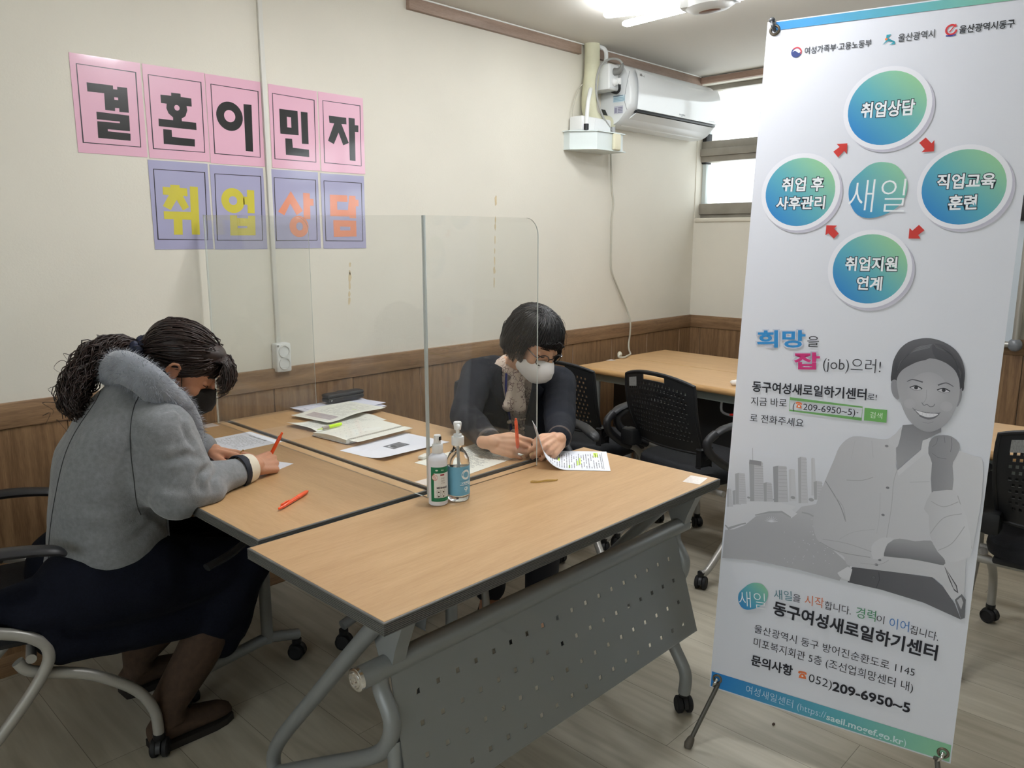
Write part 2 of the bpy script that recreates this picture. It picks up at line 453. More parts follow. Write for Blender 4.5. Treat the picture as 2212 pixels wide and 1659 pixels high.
# window: grey metal frame, a thick middle rail, two panes
M_ALU = mat('grey_window_metal', srgb(150, 144, 134), .45, .35, noise=(9, .12, 4, (1, 1, 1)))
M_PANE = thin_clear('window_glass', (.96, .98, .98, 1), 1.45)
win = thing('window_1', 'grey metal window beside the air conditioner', 'window', (XW + .1, WY0, WZ0)); win['kind'] = 'structure'
del win['label'], win['category']
fx0, fx1 = XW + .07, XW + .13
b = MB()
b.rbox((fx0, WY0, WZ0), (fx1, WY1, WZ0 + .03), .003); b.rbox((fx0 - .02, WY0, WZ0 + .028), (fx1, WY1, WZ0 + .098), .004)
b.rbox((fx0, WY0, WZ1 - .03), (fx1, WY1, WZ1), .003)
b.rbox((fx0, WY0, WZ0), (fx1, WY0 + .05, WZ1), .003)
zr0, zr1 = 1.885, 2.015
b.rbox((fx0 - .02, WY0, zr0), (fx1, WY1, zr0 + .036), .003); b.rbox((fx0 - .034, WY0, zr0 + .036), (fx1, WY1, zr0 + .082), .003); b.rbox((fx0 - .02, WY0, zr0 + .082), (fx1, WY1, zr1), .003)
for y in (1.62, 2.2): b.rbox((fx0 + .006, y, zr1), (fx1, y + .012, WZ1 - .02), .002)
struct('window_frame', b, M_ALU, win)
b = MB(); b.rbox((fx0 - .012, WY1 - .03, zr0 - .01), (fx1, WY1, zr1 + .05), .003); struct('window_gasket', b, M_RUB, win)
b = MB(); b.rbox((fx0 + .004, WY1 - .028, WZ0 + .09), (fx1, WY1, zr0 - .01), .002); b.rbox((fx0 + .004, WY1 - .04, zr1 + .05), (fx1, WY1, WZ1 - .02), .002)
struct('window_jamb', b, mat('pale_jamb', srgb(205, 214, 212), .5), win)
b = MB(); b.box((XW + .098, WY0 + .03, WZ0 + .09), (XW + .103, WY1 - .02, zr0 + .02)); struct('window_pane', b, M_PANE, win)
b = MB(); b.box((XW + .098, WY0 + .03, zr1 - .02), (XW + .103, WY1 - .02, WZ1 - .02)); struct('window_pane', b, M_PANE, win)
b = MB(); b.rbox((XW - .014, WY0 - .05, WZ0 - .022), (XW + .09, YW - .012, WZ0 + .004), .006); struct('window_sill', b, mat('sill_paint', srgb(216, 210, 196), .5), win)
win2 = thing('window_2', 'x', 'window', (XW + .1, VY0, WZ0)); win2['kind'] = 'structure'
del win2['label'], win2['category']
b = MB(); b.rbox((fx0, VY0, WZ0), (fx1, VY1, WZ0 + .09), .003); b.rbox((fx0, VY0, WZ1 - .03), (fx1, VY1, WZ1), .003); b.rbox((fx0, VY0, zr0), (fx1, VY1, zr1), .003)
for y in (VY0, -1.43, -.36, VY1 - .05): b.rbox((fx0 + .002, y, WZ0), (fx1, y + .05, WZ1), .003)
struct('window_frame', b, M_ALU, win2)
b = MB(); b.box((XW + .098, VY0, WZ0 + .09), (XW + .103, VY1, WZ1 - .02)); struct('window_pane', b, M_PANE, win2)
added_win = thing('added_window', 'x', 'window', (XL - .05, UY0, UZ0)); added_win['kind'] = 'structure'  # unseen window, added to bring daylight onto the banner front
del added_win['label'], added_win['category']
b = MB()
for z in (UZ0, UZ1 - .05): b.rbox((XL - .08, UY0, z), (XL - .02, UY1, z + .05), .003)
for y in (UY0, -.55, .55, UY1 - .05): b.rbox((XL - .078, y, UZ0), (XL - .022, y + .05, UZ1), .003)
struct('window_frame', b, M_ALU, added_win)
b = MB(); b.box((XL - .053, UY0, UZ0), (XL - .048, UY1, UZ1)); struct('window_pane', b, M_PANE, added_win)
# the building across the street, white tiles
b = MB(); b.box((8.5, -1.0, -1.5), (8.8, 9.0, 2.05)); o = b.build('building', mat('white_tile_building', srgb(235, 232, 228), .5))
nt = o.data.materials[0].node_tree; br = nt.nodes.new('ShaderNodeTexBrick'); tc = nt.nodes.new('ShaderNodeTexCoord'); sp = nt.nodes.new('ShaderNodeSeparateXYZ'); cb = nt.nodes.new('ShaderNodeCombineXYZ')
nt.links.new(tc.outputs['Object'], sp.inputs[0]); nt.links.new(sp.outputs[1], cb.inputs[0]); nt.links.new(sp.outputs[2], cb.inputs[1]); nt.links.new(cb.outputs[0], br.inputs['Vector'])
br.offset = 0; br.inputs['Scale'].default_value = 1; br.inputs['Brick Width'].default_value = .1; br.inputs['Row Height'].default_value = .1; br.inputs['Mortar Size'].default_value = .012
br.inputs['Color1'].default_value = srgb(228, 226, 232); br.inputs['Color2'].default_value = srgb(236, 234, 238); br.inputs['Mortar'].default_value = (1, 1, 1, 1)
nt.links.new(br.outputs['Color'], nt.nodes['Principled BSDF'].inputs['Base Color'])
tag(o, 'white tiled building seen through the lower window pane', 'building')
# wainscot: upright boards with dark joints, capped by a rail
RZ0, RZ1 = .812, .892
def wainscot(n, along, lo, hi, seams, face):
    b = MB(); e = [lo] + sorted(s for s in seams if lo < s < hi) + [hi]
    for i in range(len(e) - 1):
        p, q = e[i] + .0015, e[i + 1] - .0015
        if along == 'x': b.rbox((p, face - .012, .07), (q, face + .001, RZ0), .002, 1)
        elif face > 0: b.rbox((face - .012, p, .07), (face + .001, q, RZ0), .002, 1)
    struct('trim_%d' % n, b, M_WOODV)
    b = MB(); k = MB()
    if along == 'x':
        b.rbox((lo, face - .019, RZ0), (hi, face + .001, RZ1), .003); k.rbox((lo, face - .014, 0), (hi, face + .001, .072), .003)
    else:
        b.rbox((face - .019, lo, RZ0), (face + .001, hi, RZ1), .003); k.rbox((face - .014, lo, 0), (face + .001, hi, .072), .003)
    struct('trim_%d' % (n + 1), b, M_WOODX if along == 'x' else M_WOODY)
    struct('baseboard_left' if along == 'x' else 'baseboard_right', k, M_WOODX if along == 'x' else M_WOODY)
wainscot(1, 'x', XL, XW - .002, [1.525 - .372 * i for i in range(1, 11)] + [1.525, 1.898, 2.267, 2.63, 3.0, 3.371, 3.735, 4.102, 4.478], YW)
wainscot(3, 'y', YR, YW - .0125, [2.70 - .37 * i for i in range(0, 16)], XW)
# wood crown strip under the ceiling
b = MB(); b.rbox((2.243, YW - .022, 2.352), (3.398, YW + .001, ZC), .002); b.rbox((3.545, YW - .022, 2.352), (XW, YW + .001, ZC), .002); struct('trim_5', b, M_CRX)
b = MB(); b.rbox((XW - .02, WY0 - 2, 2.362), (XW + .03, YW - .022, ZC - .006), .002); struct('trim_6', b, M_CRY)
b = MB(); b.tube([(2.243, YW - .022, ZC - .002), (XW - .02, YW - .022, ZC - .002)], .0035, 6); struct('trim_7', b, mat('white_bead', srgb(235, 235, 230), .5))

# ------------------------------------------------------------------ ceiling lamps: a body with two twin tubes each way
M_TUBE = emit('lit_tube', (.92, .96, 1.0, 1), 70)
def ceiling_lamp(tube):
    t = thing('ceiling_lamp', 'lit white fluorescent ceiling lamp above the air conditioner end of the room', 'lamp', (0, 0, ZC))
    b = MB(); b.rbox((-.05, -.19, ZC - .022), (.05, .24, ZC), .006); b.build('mounting_plate', M_WHITE, t)
    b = MB(); b.loft([((0, 0, ZC - .02), (.062, 0, 0), (0, .098, 0)), ((0, 0, ZC - .05), (.072, 0, 0), (0, .11, 0)), ((0, 0, ZC - .078), (.07, 0, 0), (0, .108, 0)), ((0, 0, ZC - .092), (.05, 0, 0), (0, .085, 0)), ((0, 0, ZC - .096), (.03, 0, 0), (0, .06, 0))], 28); b.build('lamp_body', M_WHITE, t)
    b = MB(); b.ell((0, 0, ZC - .096), (.026, .05, .004)); b.build('badge', mat('brown_badge', srgb(120, 84, 70), .3), t)
    for sy, ax in ((1, .06), (1, -.34), (-1, .12), (-1, -.12)):
        o = Vector((0, 0, ZC - .062)); d = Vector((math.sin(ax), sy * math.cos(ax), 0)); s = Vector((d.y, -d.x, 0)) * .014
        p0, p1 = o + d * .085, o + d * .43
        b = MB(); b.tube([p0 + s, p1 + s, p1 + s * .6 + d * .012, p1 - s * .6 + d * .012, p1 - s, p0 - s], .0105, 10); b.build('tube', tube, t)
        b = MB(); b.rbox((-.026, -.018, -.016), (.026, .03, .016), .004, 2, Matrix.Translation(o + d * .09) @ Matrix.Rotation(-math.atan2(d.x, d.y), 4, 'Z')); b.build('lamp_socket', M_WHITE, t)
    return t
LAMP = ceiling_lamp(M_TUBE); LAMP.location = (3.02, 1.79, ZC); LAMP['group'] = 'fluorescent ceiling lamps'
BRIGHT = ceiling_lamp(emit('lit_tube_bright', (.95, .97, 1.0, 1), 118))
for n, (x, y, lab) in enumerate(((1.6, 1.5, 'added unseen ceiling lamp brightening the meeting tables'), (3.3, .4, 'lit fluorescent ceiling lamp over the right side of the room, towards the whiteboard'))):  # the lamp over the meeting tables is an unseen one added for light
    c = BRIGHT if n == 0 else copy_tree(BRIGHT); c.location = (x, y, ZC); c['label'] = lab; c['group'] = 'fluorescent ceiling lamps'
# ================================================================== TABLES
M_MAPLE = wood('maple_laminate', srgb(180, 142, 99), srgb(200, 164, 120), (.75, 7, 7), 3.2, .36, fine=34, contrast=(.3, .7), bump=.02)
M_EDGE = mat('ribbed_grey_edge', srgb(96, 95, 92), .5)
M_RIM = mat('grey_rim', srgb(70, 72, 76), .4)
def caster(parent, x, y, ang=0, r=.026, name='caster'):
    """twin wheel caster standing at x, y on the floor"""
    R = Matrix.Translation((x, y, 0)) @ Matrix.Rotation(ang, 4, 'Z')
    b = MB(); b.lathe([(.001, .05), (.013, .05), (.016, .056), (.016, .07), (.001, .07)], n=16, M=R)
    hood = [(r * 1.12 * math.cos(a), r + .001 + r * 1.1 * math.sin(a)) for a in np.linspace(-.25, PI + .1, 14)]
    b.prism(hood, R @ Matrix.Translation((0, .006, 0)) @ Matrix.Rotation(PI / 2, 4, 'X'), .012)
    c = b.build(name, M_BLK, parent)
    for s in (-1, 1):
        w = MB(); RR = R @ Matrix.Translation((0, s * .0145, r)) @ Matrix.Rotation(-s * PI / 2, 4, 'X')
        w.lathe([(.001, -.0085), (r - .004, -.0085), (r, -.005), (r, .005), (r - .004, .0085), (r * .78, .0095), (r * .72, .0075), (.001, .0075)], n=26, M=RR)
        w.build('wheel', M_RUB, c)
    return c
TL, TW, TT = 1.188, .5, .028
def make_table(framed=True):
    """flip-top training table, long side along x, modesty panel on the -y side; top at z .72"""
    t = thing('training_table', 'x', 'table')
    z1, z0, hx, hy = .72, .72 - TT, TL / 2, TW / 2
    b = MB(); b.rbox((-hx + .004, -hy + .004, z0 + .001), (hx - .004, hy - .004, z1), .0008, 1); b.build('tabletop', M_MAPLE, t)
    b = MB(); prof = [(.0045, z1 - .0006), (.001, z1 - .0012)]
    nr = 7; hgt = TT - .003
    for i in range(nr):
        za = z1 - .002 - hgt * i / nr; zb = z1 - .002 - hgt * (i + 1) / nr; g = (za - zb) * .28
        prof += [(.0, za - g * .5), (0, zb + g), (.0022, zb + g * .6), (.0022, zb + g * .2)]
    prof += [(.003, z0), (.012, z0)]
    vs, fs = [], []
    for sx, sy in ((-1, -1), (1, -1), (1, 1), (-1, 1)):
        vs += [(sx * (hx - d), sy * (hy - d), z) for d, z in prof]
    k = len(prof)
    for c in range(4):
        for i in range(k - 1): fs.append((c * k + i, ((c + 1) % 4) * k + i, ((c + 1) % 4) * k + i + 1, c * k + i + 1))
    b.add(vs, fs, False); b.build('edge_band', M_EDGE, t)
    # round beam with chrome end caps, carrying the panel
    yb, zb = -.145, .562
    b = MB(); b.tube([(-hx + .012, yb, zb), (hx - .012, yb, zb)], .023, 20); b.build('beam', M_STEEL, t)
    for s in (-1, 1):
        b = MB(); b.lathe([(.001, .012), (.006, .012), (.007, .009), (.011, .009), (.012, .012), (.015, .012), (.0165, .009), (.020, .009), (.0235, .007), (.0238, 0), (.001, 0)], (s * (hx - .013), yb, zb), 24, Matrix.Rotation(s * PI / 2, 4, 'Y')); b.build('end_cap', M_CHROME, t)
    # perforated modesty panel, leaning out towards its lower edge
    pw = 1.03; ph = .29; a = math.radians(-15)
    M = Matrix.Translation((0, yb - .012, zb - .012)) @ Matrix.Rotation(a, 4, 'X') @ Matrix.Rotation(PI / 2, 4, 'X')   # local x along, y up
    cols, rows, sz = 18, 4, .0108
    xs = [-pw / 2]; 
    for i in range(cols): c = -pw / 2 + .058 + (pw - .116) * i / (cols - 1); xs += [c - sz / 2, c + sz / 2]
    xs.append(pw / 2); ys = [-ph]
    for j in range(rows): c = -ph + .04 + (ph - .098) * j / (rows - 1); ys += [c - sz / 2, c + sz / 2]
    ys.append(0)
    b = MB(); nx, ny = len(xs), len(ys); sl = .03
    th = .0025
    def pv(x, y, d): return M @ Vector((x * (1 + sl * (-y / ph)) , y, d))
    vs = [pv(x, y, d) for d in (0, th) for y in ys for x in xs]; fs = []
    idx = lambda i, j, d: d * nx * ny + j * nx + i
    for j in range(ny - 1):
        for i in range(nx - 1):
            hole = i % 2 == 1 and j % 2 == 1
            q = [(i, j), (i + 1, j), (i + 1, j + 1), (i, j + 1)]
            if hole:
                for (i1, j1), (i2, j2) in zip(q, q[1:] + q[:1]): fs.append((idx(i1, j1, 0), idx(i2, j2, 0), idx(i2, j2, 1), idx(i1, j1, 1)))
            else:
                fs.append(tuple(idx(i_, j_, 0) for i_, j_ in q)[::-1]); fs.append(tuple(idx(i_, j_, 1) for i_, j_ in q))
    b.add(vs, fs, False)
    # folded stiffening lips
    for y in (0, -ph):
        p = [pv(-pw / 2, y, 0), pv(pw / 2, y, 0)]; b.tube(p, .003, 6)
    b.build('modesty_panel', M_STEEL, t)
    # legs: bent side frames with casters
    for s in (-1, 1) if not framed else ():      # plain post and foot
        x = .03 if s < 0 else hx - .12
        b = MB(); b.tube([(x, -.08, z0 - .002), (x, -.08, .10)], .019, 14); b.tube(catmull([(x, yb, zb), (x, yb * .8, .56), (x, -.08, .50)], 5), .014, 10); pl = b.build('leg', M_STEEL, t)
        b = MB(); b.tube([(x, -.19, .085), (x, -.08, .115), (x, .19, .085)], .018, 12); ft = b.build('foot', M_STEEL, t)
        caster(ft, x, -.185, .6); caster(ft, x, .185, .2)
        b = MB(); b.rbox((x - .03, -.17, z0 - .03), (x + .03, .17, z0 - .0005), .006); b.tube([(x, .20, z0 - .012), (x, .06, z0 - .12)], .014, 8); b.build('bracket', M_STEEL, t)
    for s in (-1, 1) if framed else ():
        x = s * (hx - .062)
        pts = catmull([(x, yb, zb - .01), (x, yb - .005, .52), (x, yb - .036, .465), (x, yb - .018, .405), (x, yb + .04, .350), (x, yb + .21, .245), (x, yb + .38, .140), (x, yb + .435, .108), (x, yb + .455, .118), (x, yb + .445, .160), (x, yb + .39, .235), (x, yb + .22, .422), (x, yb + .066, .59), (x, yb + .01, .65), (x, yb - .02, z0 - .002)], 6)
        b = MB(); b.tube(pts, .0175, 12); b.build('side_frame', M_STEEL, t)
        b = MB(); b.tube(catmull([(x - s * .012, yb - .03, .42), (x - s * .012, yb - .032, .30), (x - s * .012, yb - .012, .22), (x - s * .012, yb - .062, .13), (x - s * .012, yb - .062, .062)], 6), .0185, 12)
        lg = b.build('leg', M_STEEL, t)
        caster(lg, x - s * .012, yb - .062, .9)
        b = MB(); b.tube([(x, yb + .435, .105), (x, yb + .44, .06)], .013, 10); lg = b.build('leg', M_STEEL, t)
        caster(lg, x, yb + .44, .4)
        # cast bracket under the top
        b = MB(); b.prism([(-.10, -.001), (.16, -.001), (.155, -.018), (.06, -.03), (.035, -.09), (.02, -.125), (-.02, -.125), (-.03, -.09), (-.055, -.03)], Matrix.Translation((x + .016, yb, z0)) @ Matrix.Rotation(PI / 2, 4, 'Z') @ Matrix.Rotation(PI / 2, 4, 'X'), .034); b.build('bracket', M_STEEL, t)
    # tilt handle under the top and cross rail
    b = MB(); b.tube(catmull([(-hx + .26, .02, z0 - .02), (-hx + .25, .10, z0 - .045), (-hx + .235, .20, z0 - .085), (-hx + .225, .275, z0 - .10)], 6), [.009, .010, .012, .012], 10, flat=(.7, 1.2)); b.build('tilt_lever', M_BLK, t)
    b = MB(); b.tube([(-hx + .06, .03, z0 - .018), (hx - .06, .03, z0 - .018)], .011, 10); b.build('cross_rail', M_STEEL, t)
    return t
TABLE = make_table()
tag(TABLE, 'maple laminate training table in front with pump bottle, its grey perforated panel facing out', 'table', 'training tables pushed together')
tB = tag(make_table(False), 'x', 'table', 'training tables pushed together'); tC = copy_tree(tB)
place(TABLE, 1.363, 1.31)
place(tB, .808 + TW / 2, 1.584 + TL / 2, 0, 90); tB['label'] = 'maple laminate training table at which the person in the grey coat writes'
place(tC, 1.324 + TW / 2, 1.584 + TL / 2, 0, -90); tC['label'] = 'maple laminate training table under the notebook, before the person in the navy jacket'
# the tables by the window wall and beside the whiteboard: rounded front edge, light steel frame
M_BULL = wood('maple_bullnose', srgb(176, 136, 88), srgb(200, 160, 108), (6, .8, 6), 3, .35, fine=30)
M_MAPLEY = wood('maple_laminate_along_y', srgb(196, 156, 108), srgb(214, 176, 128), (7, .75, 7), 3.2, .36, fine=34, contrast=(.3, .7), bump=.02)
def wall_table(name, w, L, label, grp, lever):
    t = thing(name, label, 'table', group=grp); z1 = .72
    b = MB(); b.rbox((.0, 0, z1 - .032), (w, L, z1), .0015, 1); b.build('tabletop', M_MAPLEY, t)
    b = MB(); b.tube([(0, 0, z1 - .016), (0, L, z1 - .016)], .016, 16); b.build('rounded_edge', M_BULL, t)
    b = MB(); b.rbox((.03, .05, z1 - .075), (.06, L - .05, z1 - .033), .004); b.rbox((w - .08, .05, z1 - .075), (w - .05, L - .05, z1 - .033), .004); b.build('apron', mat('pale_green_steel', srgb(140, 148, 142), .45, .2), t)
    b = MB(); b.rbox((w * .5, .08, .36), (w * .5 + .012, L - .08, .62), .003); b.build('modesty_panel', M_BLK, t)
    for y in (.09, L - .09):
        for x in (.05, w - .065):
            b = MB(); b.tube([(x, y, z1 - .05), (x, y, .03)], .018, 10); b.lathe([(.001, 0), (.02, 0), (.022, .03), (.001, .03)], (x, y, 0), 12); b.build('leg', M_SILV, t)
        b = MB(); b.tube([(.05, y, .16), (w - .065, y, .16)], .014, 8); b.build('foot_rail', M_SILV, t)
    if lever:
        b = MB(); b.tube(catmull([(.10, .14, .575), (.07, .18, .585), (.05, .23, .595), (.035, .285, .592)], 5), [.004, .012, .014, .009], 10, flat=(.55, 1.3)); b.build('lever', mat('red_lever', srgb(176, 30, 26), .35), t)
        b = MB(); b.tube(catmull([(.06, .16, .685), (.05, .17, .62), (.08, .2, .575), (.10, .13, .57)], 5), .006, 8); b.tube(catmull([(.06, .34, .685), (.05, .34, .60), (.09, .30, .575)], 5), .006, 8); b.build('lever_rod', M_SILV, t)
    return t
td = wall_table('work_table', .40, 1.20, 'maple table with a rounded front edge, the nearer of the two in the corner', 'tables in the corner', True)
td.location = (3.19, 1.44, 0); td.rotation_euler = (0, 0, math.radians(-3.2))
td2 = wall_table('work_table', .42, 1.20, 'maple table against the window wall side of the corner, plug lying on it', 'tables in the corner', False)
td2.location = (3.605, 1.46, 0); td2.rotation_euler = (0, 0, math.radians(-3.2))
te = wall_table('work_table', .46, 1.20, 'maple table behind the chair at the far right, near the whiteboard', None, False)
te.location = (2.86, -.16, 0); te.rotation_euler = (0, 0, math.radians(2))
# ================================================================== CHAIRS
M_SEAT = mat('black_seat_fabric', srgb(20, 22, 27), .85, bump=(300, .4), noise=(90, .25, 3, (1, 1, 1)))
M_BACK = mat('black_back_plastic', srgb(23, 24, 26), .5)
M_ARM = mat('black_arm_pad', srgb(34, 34, 37), .45)
M_FRM = mat('silver_chair_tube', srgb(164, 162, 156), .35, .35)
def make_chair():
    """nesting chair facing +x, origin on the floor under the seat"""
    t = thing('nesting_chair', 'x', 'chair')
    b = MB()   # cushion
    n = 9; vs, fs = [], []
    def rr(a, w, d, e=4):
        c, s = math.cos(a), math.sin(a); return (d * abs(c) ** (2 / e) * (1 if c >= 0 else -1), w * abs(s) ** (2 / e) * (1 if s >= 0 else -1))
    rings = [(.88, .405), (.98, .412), (1.0, .43), (.985, .452), (.92, .466), (.6, .472), (.02, .470)]
    N = 40
    for sc, z in rings:
        for j in range(N):
            x, y = rr(2 * PI * j / N, .225 * sc, .225 * sc); vs.append((.02 + x, y, z - (.012 * max(0, (x / .225)) ** 2 if z > .44 else 0)))
    for i in range(len(rings) - 1):
        for j in range(N): fs.append((i * N + j, i * N + (j + 1) % N, (i + 1) * N + (j + 1) % N, (i + 1) * N + j))
    fs.append(tuple(range(N))[::-1]); b.add(vs, fs); b.build('seat', M_SEAT, t)
    b = MB(); b.rbox((-.17, -.19, .385), (.2, .19, .408), .008); b.build('seat_pan', M_BACK, t)
    # perforated back shell: grid with small holes, hand slot near the top edge
    W, Z0, Z1 = .205, .535, .855
    nu, nv = 45, 31; vs, fs = [], []
    def shell(u, v, d):
        top = 1 - .10 * abs(u) ** 2.2; bot = .10 * (1 - abs(u) ** 2) * 0
        wv = 1 - .10 * (1 - v) ** 1.6 - .05 * v ** 4
        z = Z0 + (Z1 - Z0) * (bot + v * (top - bot)); y = u * W * wv
        x = -.205 - .085 * v - .0 + .035 * (u * u) - .02 * math.sin(v * PI)
        return (x - d, y, z)
    for d in (0, .006):
        for j in range(nv):
            for i in range(nu): vs.append(shell(-1 + 2 * i / (nu - 1), j / (nv - 1), d))
    off = nu * nv; idx = lambda i, j, d: d * off + j * nu + i
    removed = set()
    for j in range(nv - 1):
        for i in range(nu - 1):
            u, v = -1 + 2 * (i + .5) / (nu - 1), (j + .5) / (nv - 1)
            slot = abs(u) < .3 and .9 < v < .955
            hole = 4 <= i <= nu - 6 and 5 <= j <= 25 and i % 2 == (j // 2) % 2 and j % 2 == 1
            if slot or hole: removed.add((i, j))
    def edge_open(i, j): return (i, j) in removed or not (0 <= i < nu - 1 and 0 <= j < nv - 1)
    for j in range(nv - 1):
        for i in range(nu - 1):
            if (i, j) in removed: continue
            fs.append((idx(i, j, 0), idx(i + 1, j, 0), idx(i + 1, j + 1, 0), idx(i, j + 1, 0))); fs.append((idx(i, j + 1, 1), idx(i + 1, j + 1, 1), idx(i + 1, j, 1), idx(i, j, 1)))
            for (a, c), (p, q) in (((i - 1, j), ((i, j), (i, j + 1))), ((i + 1, j), ((i + 1, j), (i + 1, j + 1))), ((i, j - 1), ((i, j), (i + 1, j))), ((i, j + 1), ((i, j + 1), (i + 1, j + 1)))):
                if edge_open(a, c): fs.append((idx(*p, 0), idx(*q, 0), idx(*q, 1), idx(*p, 1)))
    b = MB(); b.add(vs, fs); b.build('backrest', M_BACK, t)
    b = MB()   # rim round the shell
    loop = [shell(u, 0, .003) for u in np.linspace(-1, 1, 12)] + [shell(1, v, .003) for v in np.linspace(.08, 1, 10)] + [shell(u, 1, .003) for u in np.linspace(.92, -1, 16)] + [shell(-1, v, .003) for v in np.linspace(.95, .05, 10)]
    b.tube(loop, .0075, 8, closed=True); b.build('back_rim', M_BACK, t)
    # sticker on the back
    b = MB(); p = [shell(u, v, .0085) for u, v in ((.52, .80), (.82, .80), (.82, .93), (.52, .93))]; b.quad(*p); b.build('label_sticker', mat('grey_sticker', srgb(140, 140, 138), .4, noise=(120, .3, 2, (1, 6, 1))), t)
    for s in (-1, 1):
        y = s * .262
        b = MB(); b.tube(catmull([(-.215, y, .632), (-.15, y, .655), (-.03, y, .660), (.07, y, .648), (.098, y, .632)], 6), [.012, .021, .024, .022, .010], 12, flat=(.55, 1.15)); b.build('arm_pad', M_ARM, t)
        b = MB(); b.tube(catmull([(-.20, y, .640), (-.245, y, .612), (-.225, y, .565), (-.14, y, .505), (-.062, y, .466)], 6), .0175, 12); b.build('arm_support', M_ARM, t)
        b = MB(); b.tube(catmull([(-.064, y, .467), (.0, y, .440), (.038, y, .395), (.018, y, .33), (-.08, y, .20), (-.20, y, .08), (-.235, y * .98, .062)], 7), .0145, 12); rl = b.build('leg', M_FRM, t)
        b = MB(); yi = s * .236
        b.tube(catmull([(-.03, yi, .37), (.0, yi, .335), (.12, yi, .290), (.22, yi, .215), (.262, yi, .14), (.268, yi, .066)], 7), .0145, 12); fl = b.build('leg', M_FRM, t)
        caster(rl, -.235, s * .255, .5); caster(fl, .268, yi, 1.2)
        b = MB(); b.rbox((-.24, s * .19 - .02, .50), (-.175, s * .235 + .012, .57), .01); b.tube([(-.20, s * .205, .53), (-.21, s * .25, .56)], .016, 10); b.build('back_bracket', M_BACK, t)
    b = MB(); b.tube([(.0, -.25, .375), (.0, .25, .375)], .0125, 10); b.tube([(-.12, -.25, .375), (-.12, .25, .375)], .0125, 10); b.build('cross_bar', M_FRM, t)
    return t
CHAIR = make_chair()
tag(CHAIR, 'black nesting armchair with silver legs under the person in the grey coat', 'chair', 'black nesting chairs')
def chair(x, y, deg, label):
    c = copy_tree(CHAIR); place(c, x, y, 0, deg); c['label'] = label; return c
place(CHAIR, .513, 2.322, 0, -15)
chair(2.945, 1.705, -12, 'empty black perforated armchair pushed up to the corner table, beside the tall printed banner')
chair(2.90, 2.275, 3, 'empty black perforated armchair at the corner table, just behind the person in the navy jacket')
chair(2.90, .34, 3, 'black perforated armchair at the far right, facing the table by the whiteboard')
chair(2.125, 1.99, 243, 'black armchair on which the person in the navy jacket sits')
